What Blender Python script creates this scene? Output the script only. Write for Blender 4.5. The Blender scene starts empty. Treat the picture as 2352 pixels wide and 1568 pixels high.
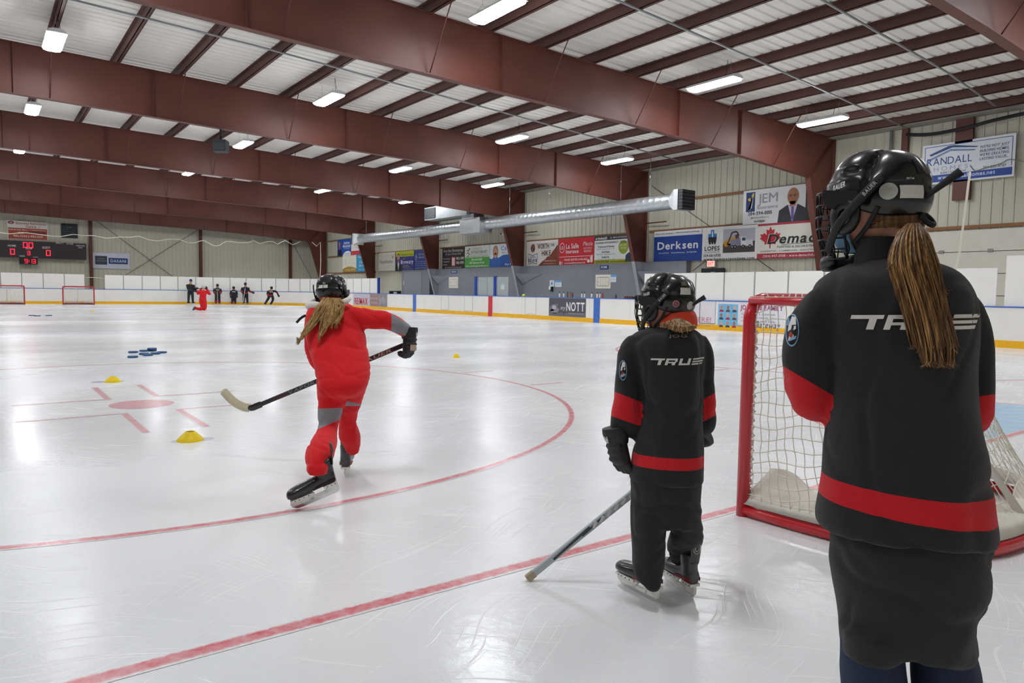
import bpy, math, random
import numpy as np
from mathutils import Vector, Matrix, noise
from mathutils.bvhtree import BVHTree

rng = random.Random(7)
SC = bpy.context.scene
COL = SC.collection

# ------------------------------------------------------------------ camera
F_PX, CX, CY = 1658.03, 1176.0, 784.0
YAW, PITCH, ROLL = 0.63775474, -0.06695066, 0.01519247
CAM = np.array([-8.11073666, -2.5357775, 1.23254576])
_F = np.array([math.sin(YAW) * math.cos(PITCH), math.cos(YAW) * math.cos(PITCH), math.sin(PITCH)])
_R = np.array([math.cos(YAW), -math.sin(YAW), 0.0])
_U = np.cross(_R, _F)
RIGHT = _R * math.cos(ROLL) + _U * math.sin(ROLL)
UP = -_R * math.sin(ROLL) + _U * math.cos(ROLL)
cam_d = bpy.data.cameras.new('camera')
cam_d.sensor_width = 36.0
cam_d.lens = 36.0 * F_PX / 2352.0
cam_d.clip_end = 300
cam = bpy.data.objects.new('camera', cam_d)
COL.objects.link(cam)
M = Matrix.Identity(4)
for i in range(3):
    M[i][0], M[i][1], M[i][2], M[i][3] = RIGHT[i], UP[i], -_F[i], CAM[i]
cam.matrix_world = M
SC.camera = cam

# ------------------------------------------------------------------ world, exposure
world = bpy.data.worlds.new('world')
SC.world = world
world.use_nodes = True
world.node_tree.nodes['Background'].inputs[0].default_value = (1.0, 1.0, 1.0, 1)
world.node_tree.nodes['Background'].inputs[1].default_value = 0.15
vs = SC.view_settings
vs.view_transform = 'Standard'
vs.look = 'None'
vs.exposure = 1.12
vs.gamma = 1.0
vs.use_curve_mapping = False
SC.cycles.max_bounces = 7
SC.cycles.diffuse_bounces = 4
SC.cycles.glossy_bounces = 3
LAMP_STRENGTH = 34.0


def ray(u, v):
    return _F + RIGHT * ((u - CX) / F_PX) + UP * ((CY - v) / F_PX)


def at(u, v, d):                      # a point of the place at depth d along the viewing axis
    return CAM + ray(u, v) * d


def on_plane(u, v, axis, val):
    r = ray(u, v)
    return CAM + r * ((val - CAM[axis]) / r[axis])


# ------------------------------------------------------------------ colours and materials
def lin(c):
    if isinstance(c, str):
        c = [int(c[i:i + 2], 16) / 255 for i in (0, 2, 4)]
    return tuple((x / 12.92 if x <= 0.04045 else ((x + 0.055) / 1.055) ** 2.4) for x in c) + (1.0,)


_mats = {}


def mat(name, color, rough=0.6, metal=0.0, spec=0.5, var=0.0, vscale=4.0, bump=0.0, bscale=60.0, coat=0.0, emit=0.0, alpha=1.0, sheen=0.0, stretch=None, trans=0.0):
    if name in _mats:
        return _mats[name]
    m = bpy.data.materials.new(name)
    m.use_nodes = True
    nt = m.node_tree
    b = nt.nodes['Principled BSDF']
    c = lin(color)
    b.inputs['Base Color'].default_value = c
    b.inputs['Roughness'].default_value = rough
    b.inputs['Metallic'].default_value = metal
    b.inputs['Specular IOR Level'].default_value = spec
    b.inputs['Coat Weight'].default_value = coat
    b.inputs['Sheen Weight'].default_value = sheen
    b.inputs['Alpha'].default_value = alpha
    b.inputs['Transmission Weight'].default_value = trans
    if emit:
        b.inputs['Emission Color'].default_value = c
        b.inputs['Emission Strength'].default_value = emit
    if var or bump:
        tc = nt.nodes.new('ShaderNodeTexCoord')
        src = tc.outputs['Object']
        if stretch:
            mp = nt.nodes.new('ShaderNodeMapping')
            mp.inputs['Scale'].default_value = stretch
            nt.links.new(src, mp.inputs['Vector'])
            src = mp.outputs['Vector']
        if var:
            n = nt.nodes.new('ShaderNodeTexNoise')
            n.inputs['Scale'].default_value = vscale
            n.inputs['Detail'].default_value = 5
            nt.links.new(src, n.inputs['Vector'])
            r = nt.nodes.new('ShaderNodeValToRGB')
            r.color_ramp.elements[0].position = 0.3
            r.color_ramp.elements[1].position = 0.7
            r.color_ramp.elements[0].color = tuple(x * (1 - var) for x in c[:3]) + (1,)
            r.color_ramp.elements[1].color = tuple(min(1, x * (1 + var)) for x in c[:3]) + (1,)
            nt.links.new(n.outputs['Fac'], r.inputs['Fac'])
            nt.links.new(r.outputs['Color'], b.inputs['Base Color'])
        if bump:
            n2 = nt.nodes.new('ShaderNodeTexNoise')
            n2.inputs['Scale'].default_value = bscale
            n2.inputs['Detail'].default_value = 4
            nt.links.new(src, n2.inputs['Vector'])
            bp = nt.nodes.new('ShaderNodeBump')
            bp.inputs['Strength'].default_value = bump
            bp.inputs['Distance'].default_value = 0.01
            nt.links.new(n2.outputs['Fac'], bp.inputs['Height'])
            nt.links.new(bp.outputs['Normal'], b.inputs['Normal'])
    _mats[name] = m
    return m


def ink(color):                       # flat printed or painted colour
    return mat('print_' + color, color, rough=0.5, spec=0.3, var=0.03, vscale=3.0)


def creases(m, strength=0.6, scale=7.0, dist=0.03):        # soft irregular folds on top of the weave
    nt = m.node_tree
    b = nt.nodes['Principled BSDF']
    tc = nt.nodes.new('ShaderNodeTexCoord')
    mp = nt.nodes.new('ShaderNodeMapping')
    mp.inputs['Scale'].default_value = (1, 1, .55)
    mp.inputs['Rotation'].default_value = (.35, .25, 0)
    n = nt.nodes.new('ShaderNodeTexNoise')
    n.noise_type = 'RIDGED_MULTIFRACTAL'
    n.inputs['Scale'].default_value = scale
    n.inputs['Detail'].default_value = 1.5
    n.inputs['Distortion'].default_value = 0.7
    bp = nt.nodes.new('ShaderNodeBump')
    bp.inputs['Strength'].default_value = strength
    bp.inputs['Distance'].default_value = dist
    nt.links.new(tc.outputs['Object'], mp.inputs['Vector'])
    nt.links.new(mp.outputs['Vector'], n.inputs['Vector'])
    nt.links.new(n.outputs['Fac'], bp.inputs['Height'])
    old = b.inputs['Normal'].links
    if old:
        src = old[0].from_node
        nt.links.new(bp.outputs['Normal'], src.inputs['Normal'])
    else:
        nt.links.new(bp.outputs['Normal'], b.inputs['Normal'])
    return m


def band_cloth(name, base, band, bump=0.35, crease=0.6):   # woven cloth with a sewn band where the mesh attribute "band" is above zero
    m = mat(name, base, rough=0.85, spec=0.25, sheen=0.15, bump=bump, bscale=420.0)
    nt = m.node_tree
    b = nt.nodes['Principled BSDF']
    a = nt.nodes.new('ShaderNodeAttribute')
    a.attribute_name = 'band'
    g = nt.nodes.new('ShaderNodeMath')
    g.operation = 'GREATER_THAN'
    g.inputs[1].default_value = 0.0
    nt.links.new(a.outputs['Fac'], g.inputs[0])
    mx = nt.nodes.new('ShaderNodeMix')
    mx.data_type = 'RGBA'
    mx.inputs['A'].default_value = lin(base)
    mx.inputs['B'].default_value = lin(band)
    nt.links.new(g.outputs[0], mx.inputs['Factor'])
    nt.links.new(mx.outputs['Result'], b.inputs['Base Color'])
    creases(m, crease)
    return m


# ------------------------------------------------------------------ mesh building
def ordinal(n):
    w = ['', 'first', 'second', 'third', 'fourth', 'fifth', 'sixth', 'seventh', 'eighth', 'ninth', 'tenth', 'eleventh', 'twelfth', 'thirteenth',
         'fourteenth', 'fifteenth', 'sixteenth', 'seventeenth', 'eighteenth', 'nineteenth', 'twentieth', 'twenty-first', 'twenty-second',
         'twenty-third', 'twenty-fourth', 'twenty-fifth', 'twenty-sixth', 'twenty-seventh', 'twenty-eighth', 'twenty-ninth', 'thirtieth']
    return w[n]


class MB:
    def __init__(self):
        self.v, self.f, self.m, self.mats, self.sm = [], [], [], [], []

    def mi(self, material):
        if material is None:
            return 0
        if material not in self.mats:
            self.mats.append(material)
        return self.mats.index(material)

    def add(self, verts, faces, material=None, smooth=False):
        o = len(self.v)
        k = self.mi(material)
        self.v += [tuple(float(c) for c in p) for p in verts]
        for f in faces:
            self.f.append(tuple(i + o for i in f))
            self.m.append(k)
            self.sm.append(smooth)
        return self

    def box(self, lo, hi, material=None):
        x0, y0, z0 = lo
        x1, y1, z1 = hi
        return self.add([(x0, y0, z0), (x1, y0, z0), (x1, y1, z0), (x0, y1, z0), (x0, y0, z1), (x1, y0, z1), (x1, y1, z1), (x0, y1, z1)],
                        [(0, 3, 2, 1), (4, 5, 6, 7), (0, 1, 5, 4), (1, 2, 6, 5), (2, 3, 7, 6), (3, 0, 4, 7)], material)

    def obox(self, c, ax, ay, az, material=None):    # centre and three half-axes
        c, ax, ay, az = (np.array(q, float) for q in (c, ax, ay, az))
        vs_ = [c + sx * ax + sy * ay + sz * az for sz in (-1, 1) for sx, sy in ((-1, -1), (1, -1), (1, 1), (-1, 1))]
        return self.add(vs_, [(0, 3, 2, 1), (4, 5, 6, 7), (0, 1, 5, 4), (1, 2, 6, 5), (2, 3, 7, 6), (3, 0, 4, 7)], material)

    def loft(self, rings, material=None, closed=False, caps=True, smooth=True):
        n = len(rings[0])
        vs_ = [p for r in rings for p in r]
        fs = []
        L = len(rings)
        for i in range(L if closed else L - 1):
            a, b = i * n, ((i + 1) % L) * n
            for j in range(n):
                k = (j + 1) % n
                fs.append((a + j, a + k, b + k, b + j))
        self.add(vs_, fs, material, smooth)
        if caps and not closed:
            o = len(self.v) - len(vs_)
            k = self.mi(material)
            self.f.append(tuple(o + j for j in reversed(range(n)))); self.m.append(k); self.sm.append(False)
            self.f.append(tuple(o + (L - 1) * n + j for j in range(n))); self.m.append(k); self.sm.append(False)
        return self

    def tube(self, pts, r, n=8, material=None, closed=False, caps=True):
        rad = r if isinstance(r, (list, tuple)) else [r] * len(pts)
        return self.loft(tube_rings(pts, rad, rad, n, closed=closed), material, closed, caps)

    def prism(self, poly, origin, ux, uy, uz, depth, material=None):   # polygon in the ux,uy plane, thick along uz from 0 to depth
        o, ux, uy, uz = (np.array(q, float) for q in (origin, ux, uy, uz))
        n = len(poly)
        a = [o + x * ux + y * uy for x, y in poly]
        b = [p + uz * depth for p in a]
        return self.add(a + b, [tuple(reversed(range(n))), tuple(range(n, 2 * n))] + [(i, (i + 1) % n, n + (i + 1) % n, n + i) for i in range(n)], material)

    def build(self, name, material=None, parent=None, local=None):
        me = bpy.data.meshes.new(name)
        vs_ = self.v
        if local is not None:
            q = np.array(vs_, float) - np.array(local, float)
            vs_ = [tuple(p) for p in q]
        me.from_pydata(vs_, [], self.f)
        for m in (self.mats or [material]):
            me.materials.append(m)
        if self.mats:
            me.polygons.foreach_set('material_index', self.m)
        me.polygons.foreach_set('use_smooth', self.sm)
        me.update()
        o = bpy.data.objects.new(name, me)
        COL.objects.link(o)
        if local is not None and parent is None:
            o.location = tuple(float(c) for c in local)
        if parent is not None:
            o.parent = parent
        return o


def unit(a):
    a = np.array(a, float)
    return a / (np.linalg.norm(a) + 1e-12)


def tube_rings(pts, r1, r2, n=10, hint=None, closed=False):
    P = [np.array(p, float) for p in pts]
    L = len(P)
    rings = []
    N = None
    for i in range(L):
        if closed:
            t = unit(P[(i + 1) % L] - P[i - 1])
        else:
            t = unit(P[min(i + 1, L - 1)] - P[max(i - 1, 0)])
        if hint is not None:
            h = np.array(hint, float)
            b = h - t * (h @ t)
            if np.linalg.norm(b) < 0.15 and N is not None:
                b = np.cross(N, t) * -1 if False else np.cross(t, N)
            b = unit(b)
            a = unit(np.cross(b, t))
            N = a
        else:
            if N is None:
                h = np.array((0, 0, 1.0)) if abs(t[2]) < 0.9 else np.array((1.0, 0, 0))
                N = unit(np.cross(t, h))
            N = unit(N - t * (N @ t))
            a = N
            b = np.cross(t, a)
        rings.append([P[i] + a * (r1[i] * math.cos(2 * math.pi * j / n)) + b * (r2[i] * math.sin(2 * math.pi * j / n)) for j in range(n)])
    return rings


def smooth_path(pts, k=6):            # Catmull-Rom through the given rows (any number of columns)
    P = np.array(pts, float)
    out = []
    for i in range(len(P) - 1):
        p0, p1, p2, p3 = P[max(i - 1, 0)], P[i], P[i + 1], P[min(i + 2, len(P) - 1)]
        for j in range(k):
            t = j / k
            out.append(0.5 * ((2 * p1) + (-p0 + p2) * t + (2 * p0 - 5 * p1 + 4 * p2 - p3) * t * t + (-p0 + 3 * p1 - 3 * p2 + p3) * t ** 3))
    out.append(P[-1])
    return out


def thing(name, label, cat, loc=(0, 0, 0), group=None):
    o = bpy.data.objects.new(name, None)
    o.empty_display_size = 0.1
    COL.objects.link(o)
    o.location = tuple(float(c) for c in loc)
    o['label'] = label
    o['category'] = cat
    if group:
        o['group'] = group
    return o


def tag(o, label, cat, group=None):
    o['label'] = label
    o['category'] = cat
    if group:
        o['group'] = group
    return o


def struct(o):
    o['kind'] = 'structure'
    return o


def part(mb, name, material, root, label=None):      # mesh given in world coordinates, made a child of root
    w = root
    off = np.zeros(3)
    while w is not None:
        off = off + np.array(w.location)
        w = w.parent
    o = mb.build(name, material, root, local=tuple(off))
    if label:
        o['label'] = label
    return o


# ------------------------------------------------------------------ lettering
_gl = {}


def glyph(ch, bold):
    key = (ch, bold)
    if key in _gl:
        return _gl[key]
    cu = bpy.data.curves.new('glyph', 'FONT')
    cu.body = ch
    cu.size = 1.0
    cu.offset = 0.022 if bold else 0.0
    cu.resolution_u = 3
    ob = bpy.data.objects.new('glyph', cu)
    COL.objects.link(ob)
    dg = bpy.context.evaluated_depsgraph_get()
    me = ob.evaluated_get(dg).to_mesh()
    v = [(p.co.x, p.co.y) for p in me.vertices]
    f = [tuple(p.vertices) for p in me.polygons]
    ob.evaluated_get(dg).to_mesh_clear()
    bpy.data.objects.remove(ob)
    bpy.data.curves.remove(cu)
    _gl[key] = (v, f)
    return _gl[key]


for _b in (False, True):
    for _c in 'ABCDEFGHIJKLMNOPQRSTUVWXYZabcdefghijklmnopqrstuvwxyz0123456789./-!:()&':
        glyph(_c, _b)


def text2d(s, h, width=None, bold=True, shear=0.0, gap=0.10, align='c'):
    """verts (x,y) with cap height h, faces; x centred / left / right on 0, baseline at 0"""
    V, Fc = [], []
    x = 0.0
    for ch in s:
        if ch == ' ':
            x += 0.32
            continue
        v, f = glyph(ch, bold)
        if not v:
            x += 0.3
            continue
        x0 = min(p[0] for p in v)
        x1 = max(p[0] for p in v)
        o = len(V)
        V += [(p[0] - x0 + x + p[1] * shear, p[1]) for p in v]
        Fc += [tuple(i + o for i in q) for q in f]
        x += x1 - x0 + gap
    cap = max(p[1] for p in glyph('H', bold)[0])
    V = np.array(V, float) * (h / cap)
    w = V[:, 0].max() - V[:, 0].min()
    V[:, 0] -= V[:, 0].min()
    if width:
        V[:, 0] *= width / w
        w = width
    V[:, 0] -= {'c': w / 2, 'l': 0, 'r': w}[align]
    return V, Fc


class Board:
    """A flat printed panel: 100 units wide across ux, down from the top along -uy; layers lie on its face."""

    def __init__(self, o, ux, uy, uz, W, H, units=100.0):
        self.o, self.ux, self.uy, self.uz = (np.array(q, float) for q in (o, ux, uy, uz))   # o: top-left corner of the face
        self.W, self.H, self.k = W, H, W / units
        self.g, self.t = MB(), MB()

    def P(self, x, y, h):
        return self.o + self.ux * (x * self.k) - self.uy * (y * self.k) + self.uz * h

    def poly(self, pts, col, lay=1):
        self.g.add([self.P(x, y, 0.003 * lay) for x, y in pts], [tuple(range(len(pts)))], ink(col))
        return self

    def rect(self, x0, y0, x1, y1, col, lay=1):
        return self.poly([(x0, y1), (x1, y1), (x1, y0), (x0, y0)], col, lay)

    def ell(self, cx, cy, rx, ry, col, lay=1, n=24):
        return self.poly([(cx + rx * math.cos(2 * math.pi * i / n), cy - ry * math.sin(2 * math.pi * i / n)) for i in range(n)], col, lay)

    def ring(self, cx, cy, rx, ry, w, col, lay=1, n=28, a0=0, a1=2 * math.pi):
        a = [a0 + (a1 - a0) * i / n for i in range(n + 1)]
        for i in range(n):
            q = []
            for (aa, k) in ((a[i], 1), (a[i + 1], 1), (a[i + 1], 0), (a[i], 0)):
                q.append((cx + (rx + w * k) * math.cos(aa), cy - (ry + w * k) * math.sin(aa)))
            self.poly(q, col, lay)
        return self

    def line(self, pts, w, col, lay=2):
        for (x0, y0), (x1, y1) in zip(pts[:-1], pts[1:]):
            L = math.hypot(x1 - x0, y1 - y0) or 1
            nx, ny = -(y1 - y0) / L * w / 2, (x1 - x0) / L * w / 2
            self.poly([(x0 + nx, y0 + ny), (x1 + nx, y1 + ny), (x1 - nx, y1 - ny), (x0 - nx, y0 - ny)], col, lay)
        return self

    def text(self, s, x, y, h, col, w=None, bold=True, shear=0.0, align='c', lay=3, gap=0.1):   # baseline at y
        V, Fc = text2d(s, h, w, bold, shear, gap, align)
        self.t.add([self.P(x + a, y - b, 0.003 * lay) for a, b in V], Fc, ink(col))
        return self

    def person(self, cx, top, h, skin, hair, coat, shirt=None, longhair=False, tie=None, hs=1.0):    # a plain head-and-shoulders portrait
        r = h * 0.16 * hs
        cy = top + r * 1.35
        if longhair:
            self.ell(cx, cy + r * .5, r * 1.35, r * 1.95, hair, 1)
        self.poly([(cx - r * 2.4, top + h), (cx - r * 2.2, top + h * .66), (cx - r * .9, top + h * .52), (cx + r * .9, top + h * .52), (cx + r * 2.2, top + h * .66), (cx + r * 2.4, top + h)], coat, 2)
        if shirt:
            self.poly([(cx - r * .75, top + h * .52), (cx, top + h), (cx + r * .75, top + h * .52)], shirt, 3)
        if tie:
            self.poly([(cx - r * .2, top + h * .57), (cx - r * .2, top + h * .95), (cx + r * .25, top + h * .95), (cx + r * .2, top + h * .57)], tie, 4)
        self.rect(cx - r * .45, cy + r * .8, cx + r * .45, top + h * .56, skin, 4)
        if hair and not longhair:
            self.ell(cx, cy - r * .25, r * 1.05, r * 1.2, hair, 3)
        self.ell(cx, cy + r * .1, r * .9, r * 1.2, skin, 4)
        if longhair:
            self.poly([(cx - r, cy), (cx - r * .5, cy - r * 1.1), (cx + r * .9, cy - r * .9), (cx + r * .9, cy - r * .2), (cx, cy - r * .7)], hair, 5)
        self.ell(cx - r * .35, cy, r * .13, r * .09, '3a2a22', 5, 8).ell(cx + r * .35, cy, r * .13, r * .09, '3a2a22', 5, 8)
        self.ell(cx, cy + r * .62, r * .36, r * .12, 'b5605a', 5, 10)
        return self

    def finish(self, name, label, cat, face, thick=0.02, group=None, frame=None):
        c = self.o + self.ux * self.W / 2 - self.uy * self.H / 2
        root = thing(name, label, cat, c, group)
        b = MB()
        b.obox(c - self.uz * thick / 2, self.ux * self.W / 2, self.uy * self.H / 2, self.uz * thick / 2, ink(face))
        part(b, 'panel', None, root)
        if frame:
            fb = MB()
            for s in (-1, 1):
                fb.obox(c + self.ux * s * self.W / 2, self.ux * .012, self.uy * self.H / 2, self.uz * (thick * .7), ink(frame))
                fb.obox(c + self.uy * s * self.H / 2, self.ux * self.W / 2, self.uy * .012, self.uz * (thick * .7), ink(frame))
            part(fb, 'frame', None, root)
        if self.g.v:
            part(self.g, 'artwork', None, root)
        if self.t.v:
            part(self.t, 'lettering', None, root)
        return root


# ------------------------------------------------------------------ materials used widely
STEEL_RED = mat('red_oxide_steel', '5f3127', rough=0.55, var=0.14, vscale=0.8, bump=0.03, bscale=12)
STEEL_DARK = mat('brown_steel', '55352f', rough=0.6, var=0.12, vscale=1.2)
GALV = mat('galvanised_steel', 'b9bfc2', rough=0.35, metal=0.85, var=0.12, vscale=9)
GREY_PIPE = mat('grey_conduit_paint', '9a9d9f', rough=0.45, metal=0.3)
WHITE_DECK = mat('white_roof_deck', 'e4e1da', rough=0.6, var=0.03, vscale=0.6)
CLAD = mat('cream_cladding', 'c2bfae', rough=0.55, var=0.04, vscale=0.5)
WHITE_PLASTIC = mat('white_board_plastic', 'efede8', rough=0.35, var=0.025, vscale=1.3)
SHIELD = mat('white_shield_plastic', 'f1efea', rough=0.3, var=0.015, vscale=1.0)
YELLOW = mat('yellow_kick_plate', 'f2b70c', rough=0.4, var=0.04)
BLUE = mat('blue_cap_rail', '3f6fc0', rough=0.4, var=0.04)
BLUE_POST = mat('blue_post', '123f9c', rough=0.4)
GREY_WALL = mat('grey_painted_block', '7f8289', rough=0.75, var=0.05, vscale=1.1)
GREY_LIGHT = mat('light_grey_paint', '9da1a8', rough=0.7, var=0.04)
TIMBER = mat('timber_girt', '8a5f3c', rough=0.7, var=0.2, vscale=6, stretch=(1, 0.1, 1))
BLACK_PLASTIC = mat('black_plastic', '17171a', rough=0.32, coat=0.2)
BLACK_MATTE = mat('black_rubber', '1a1a1c', rough=0.7)
DARK_GRILLE = mat('dark_grille', '24262a', rough=0.6)
ROPE = mat('white_rope', 'ded8c8', rough=0.8)
STEEL_BRIGHT = mat('bright_steel', 'd4d6d8', rough=0.18, metal=1.0)

# ------------------------------------------------------------------ ice
XB, YF, YN, RC = 13.49, 56.72, -3.4, 8.5


def ice_material():
    m = bpy.data.materials.new('ice')
    m.use_nodes = True
    nt = m.node_tree
    N, L = nt.nodes, nt.links
    b = N['Principled BSDF']
    tc = N.new('ShaderNodeTexCoord')

    def nz(scale, detail=5, stretch=None, rot=0.0, rough=0.55):
        s = tc.outputs['Object']
        if stretch:
            mp = N.new('ShaderNodeMapping')
            mp.inputs['Scale'].default_value = stretch
            mp.inputs['Rotation'].default_value = (0, 0, rot)
            L.new(s, mp.inputs['Vector'])
            s = mp.outputs['Vector']
        n = N.new('ShaderNodeTexNoise')
        n.inputs['Scale'].default_value = scale
        n.inputs['Detail'].default_value = detail
        n.inputs['Roughness'].default_value = rough
        L.new(s, n.inputs['Vector'])
        return n.outputs['Fac']

    def ramp(fac, p0, c0, p1, c1):
        r = N.new('ShaderNodeValToRGB')
        r.color_ramp.elements[0].position = p0
        r.color_ramp.elements[1].position = p1
        r.color_ramp.elements[0].color = c0
        r.color_ramp.elements[1].color = c1
        L.new(fac, r.inputs['Fac'])
        return r.outputs['Color']

    def g(x):
        return (x, x, x, 1)
    big = nz(0.35, 4, (1, 0.45, 1), 0.3)
    base = ramp(big, 0.3, lin('dddfe1'), 0.62, lin('f0f1f2'))
    wn = N.new('ShaderNodeTexNoise')             # bend the skate marks
    wn.inputs['Scale'].default_value = 0.9
    wn.inputs['Detail'].default_value = 1
    L.new(tc.outputs['Object'], wn.inputs['Vector'])
    wv = N.new('ShaderNodeVectorMath'); wv.operation = 'MULTIPLY_ADD'
    wv.inputs[1].default_value = (.7, .7, 0)
    L.new(wn.outputs['Color'], wv.inputs[0]); L.new(tc.outputs['Object'], wv.inputs[2])

    def marks(scale, stretch, rot):
        mp = N.new('ShaderNodeMapping')
        mp.inputs['Rotation'].default_value = (0, 0, rot)
        m2 = N.new('ShaderNodeMapping')
        m2.inputs['Scale'].default_value = stretch
        L.new(wv.outputs[0], mp.inputs['Vector']); L.new(mp.outputs['Vector'], m2.inputs['Vector'])
        n = N.new('ShaderNodeTexNoise')
        n.inputs['Scale'].default_value = scale
        n.inputs['Detail'].default_value = 3
        L.new(m2.outputs['Vector'], n.inputs['Vector'])
        return n.outputs['Fac']
    scr = marks(4.2, (.35, 16, 1), .75)
    scr2 = marks(3.6, (.35, 18, 1), -.45)
    s1 = ramp(scr, 0.60, g(0), 0.70, g(1))
    s2 = ramp(scr2, 0.61, g(0), 0.71, g(1))
    mx = N.new('ShaderNodeMix'); mx.data_type = 'RGBA'; mx.blend_type = 'ADD'
    mx.inputs['Factor'].default_value = 1.0
    L.new(s1, mx.inputs['A']); L.new(s2, mx.inputs['B'])
    mc = N.new('ShaderNodeMix'); mc.data_type = 'RGBA'
    mm = N.new('ShaderNodeMath'); mm.operation = 'MULTIPLY'; mm.inputs[1].default_value = 0.30
    L.new(mx.outputs['Result'], mm.inputs[0])
    L.new(mm.outputs[0], mc.inputs['Factor'])
    L.new(base, mc.inputs['A'])
    mc.inputs['B'].default_value = lin('f5f5f4')
    L.new(mc.outputs['Result'], b.inputs['Base Color'])
    # roughness: wet-looking bands and snowy scuffed areas
    wet = nz(0.22, 5, (0.5, 1.4, 1), 0.1)
    ro = ramp(wet, 0.38, g(0.18), 0.62, g(0.31))
    ra = N.new('ShaderNodeMath'); ra.operation = 'ADD'
    rm = N.new('ShaderNodeMath'); rm.operation = 'MULTIPLY'; rm.inputs[1].default_value = 0.10
    L.new(mx.outputs['Result'], rm.inputs[0])
    L.new(ro, ra.inputs[0]); L.new(rm.outputs[0], ra.inputs[1])
    L.new(ra.outputs[0], b.inputs['Roughness'])
    b.inputs['IOR'].default_value = 1.31
    b.inputs['Specular IOR Level'].default_value = 0.5
    fine = nz(16.0, 4)
    hm = N.new('ShaderNodeMath'); hm.operation = 'MULTIPLY_ADD'; hm.inputs[1].default_value = 1.6
    L.new(fine, hm.inputs[0]); L.new(mx.outputs['Result'], hm.inputs[2])
    bp = N.new('ShaderNodeBump'); bp.inputs['Strength'].default_value = 0.10; bp.inputs['Distance'].default_value = 0.01
    L.new(hm.outputs[0], bp.inputs['Height'])
    L.new(bp.outputs['Normal'], b.inputs['Normal'])
    return m


ICE = ice_material()


def paint(name, col, keep=0.75, scale=9.0):     # paint under the ice, frosted over in patches
    m = bpy.data.materials.new(name)
    m.use_nodes = True
    nt = m.node_tree
    b = nt.nodes['Principled BSDF']
    tc = nt.nodes.new('ShaderNodeTexCoord')
    n = nt.nodes.new('ShaderNodeTexNoise')
    n.inputs['Scale'].default_value = scale
    n.inputs['Detail'].default_value = 6
    n.inputs['Roughness'].default_value = 0.7
    nt.links.new(tc.outputs['Object'], n.inputs['Vector'])
    r = nt.nodes.new('ShaderNodeValToRGB')
    ice = lin('ebecee')
    c = lin(col)
    r.color_ramp.elements[0].position = 0.35
    r.color_ramp.elements[1].position = 0.68
    r.color_ramp.elements[0].color = tuple(keep * a + (1 - keep) * i for a, i in zip(c, ice))
    r.color_ramp.elements[1].color = tuple(keep * .6 * a + (1 - keep * .6) * i for a, i in zip(c, ice))
    nt.links.new(n.outputs['Fac'], r.inputs['Fac'])
    at_ = nt.nodes.new('ShaderNodeAttribute')
    at_.attribute_name = 'fade'
    n2 = nt.nodes.new('ShaderNodeTexNoise')
    n2.inputs['Scale'].default_value = 38
    n2.inputs['Detail'].default_value = 4
    nt.links.new(tc.outputs['Object'], n2.inputs['Vector'])
    ad = nt.nodes.new('ShaderNodeMath'); ad.operation = 'MULTIPLY_ADD'
    ad.inputs[1].default_value = .9
    ad.inputs[2].default_value = -.45
    nt.links.new(n2.outputs['Fac'], ad.inputs[0])
    sm = nt.nodes.new('ShaderNodeMath'); sm.operation = 'ADD'
    nt.links.new(ad.outputs[0], sm.inputs[0]); nt.links.new(at_.outputs['Fac'], sm.inputs[1])
    mr = nt.nodes.new('ShaderNodeMapRange')
    mr.interpolation_type = 'SMOOTHSTEP'
    mr.inputs['From Min'].default_value = .15
    mr.inputs['From Max'].default_value = .85
    nt.links.new(sm.outputs[0], mr.inputs['Value'])
    mx = nt.nodes.new('ShaderNodeMix'); mx.data_type = 'RGBA'
    mx.inputs['B'].default_value = ice
    nt.links.new(mr.outputs['Result'], mx.inputs['Factor']); nt.links.new(r.outputs['Color'], mx.inputs['A'])
    nt.links.new(mx.outputs['Result'], b.inputs['Base Color'])
    b.inputs['Roughness'].default_value = 0.25
    b.inputs['IOR'].default_value = 1.31
    return m


def flat_strip(mb, pts, w, z=0.0015, closed=False):
    P = [np.array(p, float) for p in pts]
    L = len(P)
    out = []
    for i in range(L):
        a = P[i - 1] if (i or closed) else P[i]
        c = P[(i + 1) % L] if (i < L - 1 or closed) else P[i]
        t = unit(c - a)
        nrm = np.array((-t[1], t[0])) * w / 2
        out += [(*(P[i] + nrm * q), z) for q in (1.25, .45, -.45, -1.25)]
    fs = []
    for i in range(L if closed else L - 1):
        j = (i + 1) % L
        fs += [(4 * i + q, 4 * i + q + 1, 4 * j + q + 1, 4 * j + q) for q in range(3)]
    mb.add(out, fs)
    mb.soft = True


def painted(mb, name, material):                # paint under the ice with feathered edges
    n = len(mb.v)
    o = part(mb, name, material, floor)
    if getattr(mb, 'soft', False):
        a = o.data.attributes.new('fade', 'FLOAT', 'POINT')
        a.data.foreach_set('value', np.array([(1.0, 0.0, 0.0, 1.0)[i % 4] for i in range(n)], np.float32))
    return o


floor = struct(MB().add([(-40, -12, 0), (20, -12, 0), (20, 64, 0), (-40, 64, 0)], [(0, 1, 2, 3)]).build('floor', ICE))
RED_PAINT = paint('red_line_paint', 'd2283c', 0.85, 14)
RED_FAINT = paint('red_spot_paint', 'd86a78', 0.75, 16)
BLUE_PAINT = paint('blue_line_paint', '8f9fd6', 0.55, 6)
CREASE = paint('blue_crease_paint', '8ec4ea', 0.9, 5)
mb = MB(); flat_strip(mb, [(-12.6, 0), (-4, 0), (4, 0), (12.6, 0)], 0.074); painted(mb, 'goal_line', RED_PAINT)


def circ(cx, cy, r, n=160, a0=0, a1=2 * math.pi):
    return [(cx + r * math.cos(a0 + (a1 - a0) * i / n), cy + r * math.sin(a0 + (a1 - a0) * i / n)) for i in range(n)]


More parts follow.
